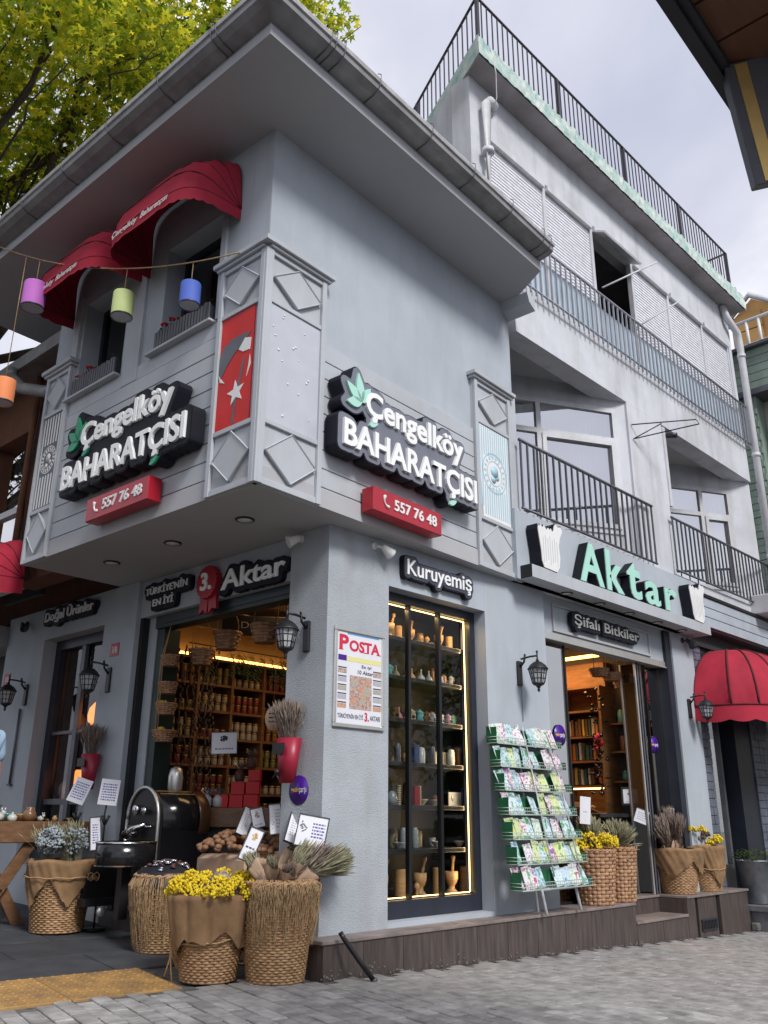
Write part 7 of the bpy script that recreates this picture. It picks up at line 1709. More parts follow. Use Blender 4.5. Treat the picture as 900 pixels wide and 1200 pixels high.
NM = {'m': ('mortar_and_pestle', 'turned wooden mortar with pestle', 'mortar'), 'c': ('wooden_cylinder', 'ribbed wooden cylinder', 'wooden jar'), 's': ('wooden_egg_cup', 'small turned wooden stand', 'wooden ornament'), 'g': ('gourd_ornament', 'long necked ornament', 'ornament'), 'u': ('mug', 'mug', 'mug'), 'b': ('oil_burner', 'small ceramic oil burner', 'oil burner'), 't': ('bottle', 'dark bottle with pale neck', 'bottle'), 'k': ('tin', 'tall tin', 'tin'), 'j': ('lidded_jar', 'white lidded jar', 'jar'), 'd': ('glass_dome', 'grey dome', 'dome'), 'o': ('bowl', 'pale bowl', 'bowl'), 'p': ('bead_stack', 'tall stack of beads', 'ornament'), 'x': ('gift_box', 'upright coloured box', 'box'), 'w': ('white_card', 'pale wide card', 'card')}
random.seed(91)
for i, rw in enumerate(ROWS):
    rw = sorted(rw, key=lambda q: q[1])
    for k, it in enumerate(rw):
        kd = it[0]; c = it[2] if len(it) > 2 else None; nm, lb_, ct = NM[kd]
        lab = '%s, %s from left on the %s shelf of the display window' % (lb_, ORD[k], SN[i]); y = 0.33+random.uniform(-.03, .03)
        if kd == 'm': put(nm, MORT, ux(it[1]), y, ZZ[i], lab, ct, 0.95+0.3*(i == 6), None, 'turned wooden goods', [PEST])
        elif kd == 'c': put(nm, CYL, ux(it[1]), y, ZZ[i], lab, ct, 0.85+0.45*(i == 6), None, 'turned wooden goods')
        else: put(nm, getmesh(kd, c), ux(it[1]), y, ZZ[i], lab, ct, 1.0 if kd != 'w' else 1.3, 0 if kd in 'wx' else None, 'goods in the display window')
random.seed(97)
for i in range(7):
    for k in range(6 if i < 6 else 3):
        kd, c = random.choice((('b', brownc), ('u', greyc), ('k', brownc), ('g', pw), ('j', cream), ('b', teal), ('o', cream), ('s', None), ('u', whitec), ('b', grn))); nm, lb_, ct = NM[kd]
        put(nm, getmesh(kd, c), 0.86+k*0.165+random.uniform(-.03, .03), 0.47, ZZ[i], '%s in the back row, %s from left on the %s shelf' % (lb_, ORD[k], SN[i]), ct, random.uniform(0.9, 1.25), None, 'back row goods in the display window')
for z in (2.58, 0.60): pass
l = bpy.data.lights.new('display_led', 'AREA'); l.shape = 'RECTANGLE'; l.size = 1.0; l.size_y = 0.03; l.energy = 2.6; l.color = (1, 0.66, 0.32)
o = bpy.data.objects.new('display_led', l); S.collection.objects.link(o); o.matrix_world = F0 @ T(1.28, 0.19, 2.57)
for x in (1.77,): 
    l = bpy.data.lights.new('display_led', 'AREA'); l.shape = 'RECTANGLE'; l.size = 0.03; l.size_y = 2.1; l.energy = 4.0; l.color = (1, 0.66, 0.32)
    o = bpy.data.objects.new('display_led', l); S.collection.objects.link(o); o.matrix_world = F0 @ T(x, 0.21, 1.48) @ RZ(R_(-35)) @ RX(R_(90)) @ RY(R_(0)) @ Matrix.Identity(4); o.matrix_world = F0 @ T(x, 0.21, 1.48) @ RY(R_(90)) @ RX(R_(25)) @ RZ(R_(90))

# ================================================================ GOODS ON THE LONG SHELVES (seen through the side entrance)
def jar_mesh(name, c, lid, r=0.030, h=0.085):
    mb = MB(); mb.lathe([(r*0.9, 0), (r, 0.006), (r, h*0.72), (r*0.85, h*0.80)], 10); mb.cur = 1; mb.lathe([(r*0.98, h*0.78), (r*0.98, h), (r*0.6, h+0.003)], 10); return mb.mesh(name, [c, lid])
gold = mat('golden_lid', (0.50, 0.34, 0.14), 0.4, 0.5); JARS = [jar_mesh('jar', mat('jar_'+n_, c, 0.3, var=0.3, vs=60, obj=True), gold) for n_, c in (('cream', (0.50,0.40,0.26)), ('amber', (0.38,0.17,0.04)), ('red', (0.28,0.06,0.04)), ('olive', (0.28,0.26,0.08)), ('pale', (0.55,0.50,0.42)))]
random.seed(101); cnt = 0
for i in range(2, 9):
    for c in range(6):
        xa, xb = cols[c]+0.05, cols[c+1]-0.05; n = int((xb-xa)/0.073)+1; jm = JARS[(i*3+c*2) % 5] if random.random() < .8 else random.choice(JARS)
        if i == 8: continue
        for k in range(n):
            for st in ((0, 1) if (i+c) % 3 else (0,)):
                if random.random() < 0.05: continue
                x = xa+(xb-xa)*k/max(1, n-1)
                o = bpy.data.objects.new('jar', jm); S.collection.objects.link(o); o.location = (x, Y1+0.07+random.uniform(-.006, .006), rows_[i]+0.013+st*0.09); o.rotation_euler = (0, 0, random.uniform(0, 6))
                o['label'] = '%s gold lidded jar, %s in bay %s of back shelf %s from the top' % ({0: 'lower', 1: 'upper'}[st], ORD[k], ['one', 'two', 'three', 'four', 'five', 'six'][c], ['one', 'two', 'three', 'four', 'five', 'six', 'seven', 'eight'][7-i]); o['category'] = 'jar'; o['group'] = 'jars on the back wall shelves'
# books on the right room shelves
BK = []
for n_, c in (('green', (0.05,0.12,0.08)), ('orange', (0.55,0.20,0.05)), ('cream', (0.55,0.48,0.34)), ('brown', (0.16,0.08,0.04)), ('blue', (0.05,0.10,0.16)), ('yellow', (0.60,0.42,0.10))):
    mb = MB(); mb.box(0, 0.13, -0.014, 0.014, 0, 0.19, c=0.002); BK.append((n_, mb.mesh('book', mat('book_'+n_, c, 0.5))))
random.seed(111)
for i, z in enumerate((1.31, 1.59, 1.87)):
    k = 0; y = 5.50
    while y < 7.2:
        if random.random() < 0.22 or min(abs(y-q) for q in (6.05, 6.65)) < 0.04: y += 0.05; continue
        n_, me = random.choice(BK); o = bpy.data.objects.new('book', me); S.collection.objects.link(o); o.location = (9.33+random.uniform(0, .02), y, z+0.013); o.scale = (1, random.uniform(.8, 1.4), random.uniform(.85, 1.08)); k += 1
        o['label'] = '%s book, %s from the door on the %s lit book shelf' % (n_, ORD[k-1], ('lowest', 'middle', 'top')[i]); o['category'] = 'book'; o['group'] = 'books on the right room shelves'; y += 0.046
        if k >= 15: break
# sloping trays of spice in the right room
spice = mat('orange_spice', (0.50, 0.22, 0.05), 0.8, col2=(0.25, 0.10, 0.03), vs=25, bump=0.6, bs=40)
for i, z in enumerate((0.56, 0.76, 1.03)):
    t = thing('spice_tray', '%s lit wooden tray of orange spices inside the right entrance' % ('lowest', 'middle', 'top')[i], 'tray', T(9.1, 6.2, z), 'lit spice trays')
    mb = MB(); mb.m = RY(R_(14)); mb.box(-0.15, 0.15, -0.7, 0.7, 0, 0.02); mb.box(-0.16, -0.145, -0.7, 0.7, 0, 0.06); part('tray', mb, M['wood'], t)
    mb = MB(); random.seed(i)
    for k in range(90): mb.ico((random.uniform(-.13, .13), random.uniform(-.68, .68), 0.04), random.uniform(0.02, 0.04), 1, sz=0.6, jit=0.3)
    part('spice', mb, spice, t, kind='stuff')
# counter, boxes and hanging baskets in the side entrance
t = thing('shop_counter', 'wooden topped counter inside the side entrance', 'counter', T(4.95, 6.35, 0.12))
mb = MB(); mb.m = RZ(R_(-47)); mb.box(-0.55, 0.75, -0.02, 0.5, 0.74, 0.90, c=0.005); part('top', mb, M['tablewood'], t)
mb = MB(); mb.m = RZ(R_(-47)); mb.box(-0.5, 0.7, 0.03, 0.45, 0, 0.739); part('body', mb, M['intdark'], t)
redb = mat('bright_red_box', (0.62, 0.004, 0.012), 0.5, var=0.05)
for k, (dx, dz, s_) in enumerate(((-0.22, 0, 1), (-0.09, 0, 1), (0.04, 0, 1.05), (-0.08, 0.11, 1), (0.05, 0.115, 1), (0.06, 0.225, 0.9))):
    mb = MB(); mb.box(-0.06*s_, 0.06*s_, -0.06, 0.06, 0, 0.105*s_, c=0.002); v = RZ(R_(-47)) @ Vector((dx-0.1, 0.14, 0)); solo('gift_carton', mb, redb, ('left bottom', 'middle bottom', 'right bottom', 'left upper', 'right upper', 'topmost')[k]+' bright red carton of the stack on the counter', 'carton', T(4.95+v.x, 6.35+v.y, 1.022+dz) @ RZ(R_(-47+random.uniform(-3, 3))), 'red cartons on the counter')
cell = glassmat('cellophane', refl=0.25, dark=0.8, rough=0.15)
for k, (dx, dz) in enumerate(((-0.40, 0.0), (-0.30, 0.0), (-0.02, 0.33), (-0.12, 0.22))):
    v = RZ(R_(-47)) @ Vector((dx-0.05, 0.10, 0)); t = thing('gift_pouch', '%s cellophane gift pouch with silver ruffle by the red cartons' % ('leftmost', 'second', 'topmost', 'third')[k], 'gift pouch', T(4.95+v.x, 6.35+v.y, 1.022+dz)); random.seed(120+k)
    mb = MB(); mb.lathe([(0.035, 0), (0.045, 0.02), (0.045, 0.08), (0.012, 0.11)], 12); part('filling', mb, brn if k > 1 else M['pvc'], t)
    mb = MB()
    for q in range(26): a = random.uniform(0, 6.28); mb.add([(0, 0, 0.10), (0.05*math.cos(a), 0.05*math.sin(a), 0.15+random.uniform(-.02, .03)), (0.055*math.cos(a+.5), 0.055*math.sin(a+.5), 0.14)], [(0, 1, 2)])
    part('ruffle', mb, foil, t)
def hang_basket(P, s_, hh, label, deep=1.0):
    t = thing('hanging_basket', label, 'basket', T(*P), 'small baskets hung in the entrances')
    part('weave', splint_mesh(0.055*s_, 0.085*s_, 0.11*s_*deep, 6, 12), M['splint'], t, kind='stuff'); part('lining', inner(0.055*s_, 0.085*s_, 0.11*s_*deep, None), M['splint'], t)
    mb = MB(); mb.tube([(0.08*s_*math.cos(math.pi*k/12), 0, 0.10*s_*deep+hh*math.sin(math.pi*k/12)**0.6) for k in range(13)], 0.004, 5); part('handle', mb, M['rope'], t)
    mb = MB(); mb.tube([(0, 0, 0.10*s_*deep+hh), (0, 0, 3.02-P[2])], 0.002, 4); part('cord', mb, M['rope'], t)
hang_basket((4.62, 6.85, 2.27), 1.35, 0.28, 'leftmost hanging splint basket in the side entrance')
hang_basket((4.66, 6.52, 2.38), 1.5, 0.22, 'middle hanging splint basket in the side entrance')
hang_basket((4.62, 5.92, 2.36), 1.5, 0.30, 'right hanging splint basket close to the pillar')
t = thing('tiered_hanging_basket', 'four small baskets hung one below another at the left door jamb', 'basket', G0 @ T(-2.12, 0.12, 1.55))
for k, z in enumerate((0.0, 0.23, 0.41, 0.65)):
    q = MB(); w_ = splint_mesh(0.06, 0.10-0.008*k, 0.10, 6, 14); q.add(w_.v, w_.f, True, m=T(0, 0, z)); q.lathe([(0.055, z+0.003), (0.09-0.008*k, z+0.09)], 14); bs = part('basket', q, M['splint'], t)
    if k < 2: mb = MB(); puffs(mb, [(-0.06, -0.03, z+0.10), (0.0, -0.03, z+0.10)], 0.03, 24, 130+k, (0.006, 0.012)); part('yellow_flowers', mb, M['yellow'], bs)
for s_ in (-1, 1): mb = MB(); mb.tube([(s_*0.02, -0.08, 0.0), (s_*0.015, -0.085, 0.7), (0, -0.02, 1.02)], 0.004, 5); part('rope', mb, M['rope'], t)
t = thing('chalk_sign', 'black hanging board reading Doğa above the back shelves', 'sign', T(5.02, 6.64, 2.60)); cA = Vector((5.259-4.813, 6.453-6.81, 0)).normalized()
Mq = Matrix(((cA.x, -cA.y, 0, 0), (cA.y, cA.x, 0, 0), (0, 0, 1, 0), (0, 0, 0, 1)))
mb = MB(); mb.box(-0.28, 0.45, 0, 0.02, -0.02, 0.17, m=Mq, c=0.004); part('board', mb, M['black'], t)
mb = MB(); put_text(mb, 'Doğa', -0.10, 0.16, 0.03, 0.12, -0.002, 0, m=Mq); part('lettering', mb, M['alu'], t)
mb = MB(); mb.tube([(-0.2, 0.01, 0.17), (-0.2, 0.01, 0.42)], 0.003, 4, m=Mq); mb.tube([(0.35, 0.01, 0.17), (0.35, 0.01, 0.42)], 0.003, 4, m=Mq); part('chain', mb, M['rail'], t)
t = thing('oval_tag', 'pale oval wooden tag hanging at the left edge of the pillar', 'tag', T(4.30, 5.35, 1.66) @ RZ(R_(-45)))
mb = MB(); mb.lathe([(0.075, 0), (0.075, 0.008)], 26, m=RX(R_(90)) @ SC(0.85, 1.25, 1)); part('disc', mb, M['kraft'], t)
mb = MB(); mb.tube([(0, 0, 0.09), (0, 0, 1.3)], 0.002, 4); part('cord', mb, M['rope'], t)
mb = MB(); 
for z in (0.03, 0.0, -0.03): mb.box(-0.035, 0.035, -0.0105, -0.009, z, z+0.012)
part('text_line', mb, M['ink'], t)
# dark olive twigs hung over the cove light, dark dried strings at the left jamb
t = thing('olive_twigs', 'dark leafy twigs hanging along the glowing cornice', 'foliage', T(5.9, 7.5, 2.50)); random.seed(140); mb = MB()
for k in range(46):
    x = random.uniform(-0.9, 1.2); n = random.randint(5, 9); p = Vector((x, 0, 0.10))
    for q in range(n):
        d = Vector((random.gauss(0, .6), random.gauss(0, .2), -1)).normalized(); p2 = p+d*0.035; mb.tube([p, p2], 0.0015, 3, caps=False)
        for s_ in (-1, 1): l_ = Vector((s_*0.7, random.uniform(-.3, .3), -0.6)).normalized()*0.06; sd_ = Vector((0.3, 0, 0.5))*0.012; mb.add([p2, p2+l_*.5+sd_, p2+l_, p2+l_*.5-sd_], [(0, 1, 2, 3)])
        p = p2
mb.tube([(-1, 0, 0.11), (1.25, 0, 0.11)], 0.006, 4); part('twigs', mb, M['plant'], t, kind='stuff')
t = thing('dried_strings', 'strings of dried peppers hanging inside the left jamb', 'dried peppers', T(4.55, 7.15, 1.0)); mb = MB(); random.seed(150)
for k in range(7):
    x, y = 0.06*k, -0.02*k
    for q in range(52): mb.ico((x+random.uniform(-.025, .025), y+random.uniform(-.02, .02), 0.1+q*0.027), 0.010, 1, sz=2.6, jit=0.3)
part('peppers', mb, M['brownplant'], t, kind='stuff')
t = thing('grey_vase', 'pale patterned vase on the roaster side of the side entrance', 'vase', G0 @ T(-2.08, 0.25, 1.12)); mb = MB(); mb.lathe([(0.04, 0), (0.06, 0.05), (0.065, 0.14), (0.05, 0.21), (0.02, 0.23)], 18); part('body', mb, M['alu'], t); mb = MB(); mb.box(-0.1, 0.1, -0.1, 0.1, -1.0, -0.001); part('stand', mb, M['intdark'], t)
# things hanging in the right entrance
hang_basket((8.53, 4.98, 2.42), 1.3, 0.30, 'left round basket hanging in the right entrance', 0.6)
hang_basket((8.78, 4.98, 2.40), 1.3, 0.28, 'middle round basket hanging in the right entrance', 0.6)
hang_basket((9.02, 4.98, 2.34), 1.3, 0.26, 'right round basket hanging in the right entrance', 0.9)
t = thing('loofah', 'long pale loofah hanging under the baskets of the right entrance', 'loofah', T(9.06, 4.96, 1.98)); mb = MB(); mb.lathe([(0.01, 0), (0.05, 0.03), (0.06, 0.12), (0.055, 0.26), (0.05, 0.38), (0.02, 0.42)], 16); part('loofah', mb, M['paper'], t); mb = MB(); mb.tube([(0, 0, 0.42), (0, 0, 0.9)], 0.003, 4); part('cord', mb, M['rope'], t)
t = thing('dark_ornaments', 'dark metal ornaments and red beads hanging along the book shelf edge', 'ornament', T(9.0, 5.35, 1.2)); random.seed(160); mb = MB()
for k in range(70): mb.ico((random.uniform(-.10, .10), random.uniform(-.1, .1), random.uniform(0, 1.15)), random.uniform(0.012, 0.032), 1, sx=random.uniform(.5, 1.6), sz=random.uniform(.4, 1.2), jit=0.6)
part('ornament', mb, M['blackgloss'], t, kind='stuff'); mb = MB()
for k in range(10): mb.ico((0.05+random.uniform(-.06, .06), random.uniform(-.05, .05), 0.50+random.uniform(0, .15)), 0.028, 1)
part('red_beads', mb, M['redink'], t)
t = thing('brass_scale', 'steel scale on a column inside the right entrance', 'scale', T(9.30, 5.02, 1.36)); mb = MB(); mb.lathe([(0.07, 0), (0.07, 0.01), (0.015, 0.02), (0.015, 0.30), (0.02, 0.31)], 14); part('column', mb, M['steel'], t)
mb = MB(); mb.ico((0, -0.02, 0.36), 0.06, 2, sz=1.0); part('globe', mb, M['steel'], t); mb = MB(); mb.tube([(-0.15, 0, 0.05), (0.15, 0, 0.05)], 0.006, 6); mb.lathe([(0.04, 0.05), (0.05, 0.07)], 12, m=T(-0.15, 0, 0)); part('pans', mb, M['steel'], t)
t = thing('low_shelf', 'dark low shelf board inside the right entrance', 'shelf', T(8.9, 4.98, 1.0)); mb = MB(); mb.m = RZ(R_(-4)); mb.box(-0.5, 0.7, 0, 0.35, -0.04, 0.0, c=0.004); part('board', mb, M['cabinet'], t); mb = MB(); mb.box(-0.3, 0.7, 0.05, 0.30, -0.88, -0.041); part('cupboard', mb, M['intdark'], t)
for i, z in enumerate((1.362, 1.692, 2.012)):
    for k in range(4):
        q = getmesh(('k', 'j', 'g', 'b')[(i+k) % 4], (cream, brownc, whitec, teal)[(i*2+k) % 4]); o = bpy.data.objects.new('shelf_ornament', q); S.collection.objects.link(o); o.location = (9.5, 5.0+k*0.10, z)
        o['label'] = '%s ornament from the door on the %s small shelf in the right entrance' % (ORD[k], ('lowest', 'middle', 'top')[i]); o['category'] = 'ornament'; o['group'] = 'ornaments on the small shelves'
# goods in the side window
for i, (x, z, s_) in enumerate(((-4.05, 1.10, 1.2), (-3.75, 1.10, 1.5), (-3.45, 1.10, 1.3), (-3.9, 1.752, 1.2), (-3.55, 1.752, 1.4), (-3.3, 1.10, 1.0))):
    glow = mat('salt_lamp', (0.85, 0.30, 0.12), 0.6, emit=(1.0, 0.28, 0.06), es=1.3) if i in (1, 4) else cm(('grey', 'white', 'teal')[i % 3], (0.4, 0.4, 0.4))
    mb = MB(); (mb.ico((0, 0, 0.09), 0.075, 2, sz=1.3, jit=0.12) if i in (1, 4) else mb.lathe([(0.03, 0), (0.05, 0.04), (0.05, 0.09), (0.02, 0.14)], 14))
    solo('salt_lamp' if i in (1, 4) else 'vase', mb, glow, ('glowing orange salt lamp on the lower bar of the side window' if i == 1 else 'glowing orange salt lamp on the upper bar of the side window') if i in (1, 4) else 'small vase, %s in the side window' % ORD[i], 'lamp' if i in (1, 4) else 'vase', G0 @ T(x, 0.30, z+0.01) @ SC(s_, s_, s_))
mb = fmb(G0); mb.box(-4.18, -3.15, 0.22, 0.42, 1.085, 1.105); mb.box(-4.18, -3.15, 0.22, 0.42, 1.735, 1.755)
for q in mb.pieces(): part('window_shelf', q.mesh('window_shelf', M['pvc'], SI), M['pvc'], shop)
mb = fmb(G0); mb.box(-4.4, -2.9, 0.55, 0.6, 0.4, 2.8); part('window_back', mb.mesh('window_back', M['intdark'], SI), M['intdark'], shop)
mb = fmb(G0); mb.box(-3.28, -3.13, 0.125, 0.13, 1.60, 1.86); part('window_notice', mb.mesh('window_notice', M['paper'], SI), M['paper'], shop)

# ================================================================ COFFEE ROASTER
t = thing('coffee_roaster', 'black drum coffee roaster with polished front plate and cooling pan in the side entrance', 'coffee roaster', G0 @ T(-2.08, -0.06, 0.216) @ RZ(R_(90)) @ SC(0.95, 0.84, 0.93))
mb = MB(); mb.lathe([(0.235, 0), (0.235, 0.50)], 36, m=T(0.07, -0.02, 0.76) @ RY(R_(90)), caps=True); mb.box(0.07, 0.56, -0.235, 0.20, 0.30, 0.76); part('drum', mb, M['blackgloss'], t)
mb = MB(); pts = [(0.27*math.cos(R_(a)), 0.27*math.sin(R_(a))) for a in range(0, 181, 10)]; P2 = [(0.27, -0.70)]+pts+[(-0.27, -0.70)]
mb.prism(P2, 0.0, 0.03, m=T(0.03, -0.02, 0.76) @ RZ(R_(90)) @ RX(R_(90)) if False else T(0.02, -0.02, 0.76) @ Matrix(((0,0,1,0),(1,0,0,0),(0,1,0,0),(0,0,0,1)))); part('front_plate', mb, M['black'], t)
mb = MB(); mb.tube([(0.01, 0.27*math.cos(R_(a))-0.02, 0.76+0.27*math.sin(R_(a))) for a in range(0, 181, 10)]+[(0.01, -0.29, 0.04)], 0.014, 8); mb.tube([(0.01, 0.25, 0.76), (0.01, 0.25, 0.10)], 0.014, 8); part('plate_rim', mb, M['alu'], t)
mb = MB(); mb.lathe([(0.24, 0.46), (0.247, 0.47), (0.247, 0.57), (0.24, 0.575)], 36, m=T(0, -0.02, 0.76) @ RY(R_(90)), caps=False); part('brown_band', mb, M['copper'], t)
for k in range(4): mb = MB(); a = R_(62+14*k); mb.box(0.10, 0.46, -0.004, 0.004, 0.241, 0.247, m=T(0, -0.02, 0.76) @ RX(-(a-R_(90)))); part('brass_slat', mb, gold, t)
mb = MB(); mb.lathe([(0.045, 0), (0.045, 0.03), (0.03, 0.04)], 18, m=T(0.0, 0.06, 0.84) @ RY(R_(-90))); mb.lathe([(0.035, 0), (0.035, 0.03)], 18, m=T(0.0, -0.08, 0.83) @ RY(R_(-90))); mb.tube([(0, -0.1, 0.72), (-0.06, 0.0, 0.68), (-0.08, 0.10, 0.63)], [0.02, 0.03, 0.04], 10); mb.tube([(0.0, -0.2, 0.70), (-0.01, 0.2, 0.70)], 0.008, 6); mb.ico((-0.04, 0.03, 0.65), 0.05, 2); part('fittings', mb, M['steel'], t)
mb = MB(); mb.lathe([(0.235, 0), (0.245, 0.01), (0.245, 0.185), (0.235, 0.185), (0.23, 0.02)], 40, m=T(-0.30, -0.34, 0.40)); part('cooling_pan', mb, M['blackgloss'], t)
mb = MB(); mb.lathe([(0.248, 0.175), (0.250, 0.187), (0.235, 0.19)], 40, m=T(-0.30, -0.34, 0.40), caps=False); mb.lathe([(0.246, 0.002), (0.248, 0.012)], 40, m=T(-0.30, -0.34, 0.40), caps=False); part('pan_rim', mb, M['steel'], t)
mb = MB(); mb.box(-0.02, 0.58, -0.25, 0.22, 0.08, 0.29); mb.box(-0.45, 0.0, -0.02, 0.12, 0.08, 0.14); mb.box(-0.34, -0.26, -0.38, -0.30, 0.0, 0.40); mb.box(-0.40, -0.02, 0.14, 0.22, 0.10, 0.42); part('base', mb, M['black'], t)
for x, y in ((-0.30, -0.02), (0.05, -0.22), (0.52, -0.22), (0.52, 0.18)): mb = MB(); mb.lathe([(0.04, -0.015), (0.04, 0.015)], 16, m=T(x, y, 0.04) @ RX(R_(90))); part('caster', mb, M['alu'], t)
# ================================================================ LEFT TABLE
tcx = (3.42, 8.30); tan = R_(-67.5)
t = thing('trestle_table', 'brown wooden table with crossed legs at the left edge', 'table', T(3.0, 7.42, 0.10) @ RZ(R_(-3)))
mb = MB(); mb.box(-1.25, 1.04, 0.0, 0.62, 0.635, 0.80, c=0.006); part('top', mb, M['tablewood'], t)
for sx in (0.30, -0.9):
    for s_ in (-1, 1):
        mb = MB(); mb.m = T(sx, 0.05, 0.315) @ RY(s_*R_(32)); mb.box(-0.045, 0.045, 0.0 if s_ > 0 else 0.05, 0.045 if s_ > 0 else 0.095, -0.375, 0.375, c=0.004); part('leg', mb, M['tablewood'], t)
mb = MB(); mb.box(-0.9, 0.3, 0.02, 0.05, 0.29, 0.35); part('stretcher', mb, M['tablewood'], t)
random.seed(170); tcol = [('black', (0.02,0.02,0.025)), ('teal', (0.08,0.30,0.26)), ('white', (0.6,0.6,0.56)), ('red', (0.4,0.05,0.03)), ('ochre', (0.45,0.27,0.10)), ('brown', (0.2,0.1,0.05))]
tm_ = [(n_, mat('trinket_'+n_, c, 0.3, var=0.2)) for n_, c in tcol]; TMT = T(3.0, 7.42, 0.10-0.074) @ RZ(R_(-3)); cntr = 0
for row in range(3):
    for k in range(14):
        x = -0.75+k*0.12+random.uniform(-.02, .02); y = 0.08+row*0.15; n_, m_ = random.choice(tm_); kd = random.choice(('lid', 'bowl', 'pot', 'cat')); mb = MB()
        s_ = random.uniform(0.8, 1.35)
        if x > 0.62: s_ *= 0.4
        if kd == 'lid': mb.lathe([(0.03, 0), (0.035, 0.03), (0.02, 0.045), (0.006, 0.05), (0.009, 0.062)], 12)
        elif kd == 'bowl': mb.lathe([(0.02, 0), (0.05, 0.04), (0.052, 0.05), (0.045, 0.05), (0.02, 0.01)], 14)
        elif kd == 'pot': mb.lathe([(0.03, 0), (0.045, 0.03), (0.035, 0.06), (0.022, 0.07), (0.03, 0.085)], 14)
        else: mb.ico((0, 0, 0.025), 0.028, 1, sx=1.5); mb.ico((0.035, 0, 0.05), 0.018, 1); mb.tube([(0.03, 0.01, 0.06), (0.03, 0.012, 0.08)], 0.006, 4); mb.tube([(0.03, -0.01, 0.06), (0.03, -0.012, 0.08)], 0.006, 4)
        solo('trinket', mb, m_, '%s glazed trinket, %s along the %s row on the left table' % (n_, ORD[k], ('front', 'middle', 'back')[row]), 'trinket', TMT @ T(x, y, 0.876) @ RZ(random.uniform(0, 6)) @ SC(s_, s_, s_), 'small wares on the left table')
# ================================================================ POLE
t = thing('leaning_pole', 'short black bent pole leaning against the plinth', 'pole', T(4.30, 4.30, gz(4.3)))
mb = MB(); mb.tube([(0.0, -0.06, 0.0), (-0.06, 0.0, 0.10), (-0.15, 0.07, 0.245), (-0.16, 0.085, 0.275)], 0.016, 10); part('pole', mb, M['blackgloss'], t)
mb = MB(); mb.tube([(0.004, -0.066, -0.004), (-0.004, -0.058, 0.012)], 0.020, 10); part('foot', mb, M['rail'], t)
# ================================================================ PERSON at the left edge (only the arm reaches into the frame)
def skinbody(name, nodes, edges, m_, parent, sub=2):
    me = bpy.data.meshes.new(name); me.from_pydata([n[:3] for n in nodes], edges, []); o = bpy.data.objects.new(name, me); S.collection.objects.link(o)
    md = o.modifiers.new('skin', 'SKIN'); sv_ = me.skin_vertices[0].data
    for i, n in enumerate(nodes): sv_[i].radius = (n[3], n[4] if len(n) > 4 else n[3])
    sv_[0].use_root = True
    s2 = o.modifiers.new('sub', 'SUBSURF'); s2.levels = sub; s2.render_levels = sub; md.use_smooth_shade = True
    o.parent = parent; me.materials.append(m_); return o
pM = T(2.622, 6.66, 0.07) @ RZ(R_(30))
t = thing('person', 'person in a pale blue shirt at the left edge, one arm hanging down', 'person', pM)
skin = mat('skin', (0.50, 0.27, 0.20), 0.55, var=0.06)
skin_nodes = [(0, 0, 0.98, .13, .10), (0, 0, 1.20, .12, .09), (0, 0, 1.42, .15, .09), (0, 0, 1.54, .055, .055), (0, 0.01, 1.62, .075, .09), (0, 0, 1.72, .07, .085),
  (0.19, 0, 1.43, .055, .055), (0.235, 0, 1.22, .045, .045), (0.255, 0.0, 1.12, .038, .038), (0.262, -0.02, 0.98, .036, .034), (0.262, -0.04, 0.88, .026, .022), (0.262, -0.05, 0.82, .036, .016), (0.262, -0.055, 0.78, .034, .014),
  (-0.19, 0, 1.43, .055, .055), (-0.235, 0, 1.18, .045, .045), (-0.262, -0.03, 0.88, .026, .022), (-0.262, -0.05, 0.80, .036, .016),
  (0.10, 0, 0.90, .09, .09), (0.10, 0, 0.50, .058, .058), (0.10, 0, 0.09, .038, .038), (0.10, -0.14, 0.03, .04, .03),
  (-0.10, 0, 0.90, .09, .09), (-0.10, 0, 0.50, .058, .058), (-0.10, 0, 0.09, .038, .038), (-0.10, -0.14, 0.03, .04, .03)]
sk_e = [(0,1),(1,2),(2,3),(3,4),(4,5),(2,6),(6,7),(7,8),(8,9),(9,10),(10,11),(11,12),(2,13),(13,14),(14,15),(15,16),(0,17),(17,18),(18,19),(19,20),(0,21),(21,22),(22,23),(23,24)]
skinbody('body', skin_nodes, sk_e, skin, t)
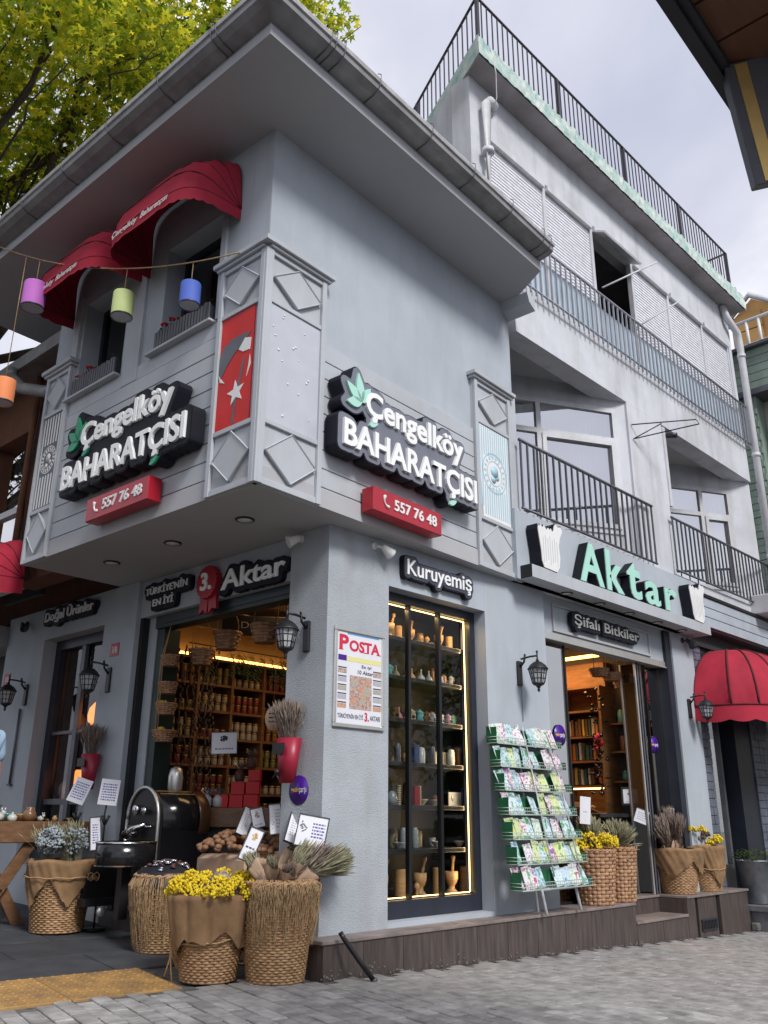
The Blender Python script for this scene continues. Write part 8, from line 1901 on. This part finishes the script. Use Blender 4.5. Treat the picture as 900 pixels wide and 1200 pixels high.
for k, (dx, L) in enumerate(((-0.030, .062), (-0.010, .072), (0.010, .068), (0.028, .054))):
    x, y, z = 0.262+dx, -0.058, 0.775
    skinbody('finger', [(x, y+0.004, z+0.01, .009), (x, y-0.008, z-L*.4, .0088), (x, y+0.004, z-L*.75, .008), (x, y+0.022, z-L, .0068)], [(0,1),(1,2),(2,3)], skin, t, 1)
skinbody('thumb', [(0.232, -0.06, 0.83, .012), (0.222, -0.085, 0.80, .011), (0.226, -0.095, 0.765, .009)], [(0,1),(1,2)], skin, t, 1)
shirt = mat('pale_blue_shirt', (0.35, 0.50, 0.68), 0.85, var=0.1, bump=0.2); trou = mat('dark_trousers', (0.03, 0.035, 0.05), 0.85)
skinbody('shirt', [(0, 0, 0.92, .155, .125), (0, 0, 1.20, .14, .11), (0, 0, 1.43, .165, .105), (0.20, 0, 1.44, .075, .075), (0.245, 0, 1.24, .068, .068), (-0.20, 0, 1.44, .075, .075), (-0.245, 0, 1.24, .068, .068)], [(0,1),(1,2),(2,3),(3,4),(2,5),(5,6)], shirt, t)
skinbody('trousers', [(0, 0, 0.95, .15, .125), (0.10, 0, 0.86, .11, .11), (0.105, 0, 0.5, .08, .08), (0.10, 0, 0.10, .07, .07), (-0.10, 0, 0.86, .11, .11), (-0.105, 0, 0.5, .08, .08), (-0.10, 0, 0.10, .07, .07)], [(0,1),(1,2),(2,3),(0,4),(4,5),(5,6)], trou, t)
mb = MB(); mb.ico((0, 0.03, 1.71), 0.105, 2, sz=1.0); part('hair', mb, M['black'], t)
mb = MB(); mb.ico((0, -0.095, 1.655), 0.016, 1, sz=1.4); part('nose', mb, skin, t)
for s_ in (-1, 1):
    mb = MB(); mb.ico((s_*0.032, -0.080, 1.69), 0.010, 1); part('eye', mb, M['ink'], t); mb = MB(); mb.ico((s_*0.083, 0.01, 1.66), 0.022, 1, sx=.4, sz=1.4); part('ear', mb, skin, t)
mb = MB(); mb.box(-0.022, 0.022, -0.088, -0.08, 1.606, 1.613); part('mouth', mb, M['redink'], t)
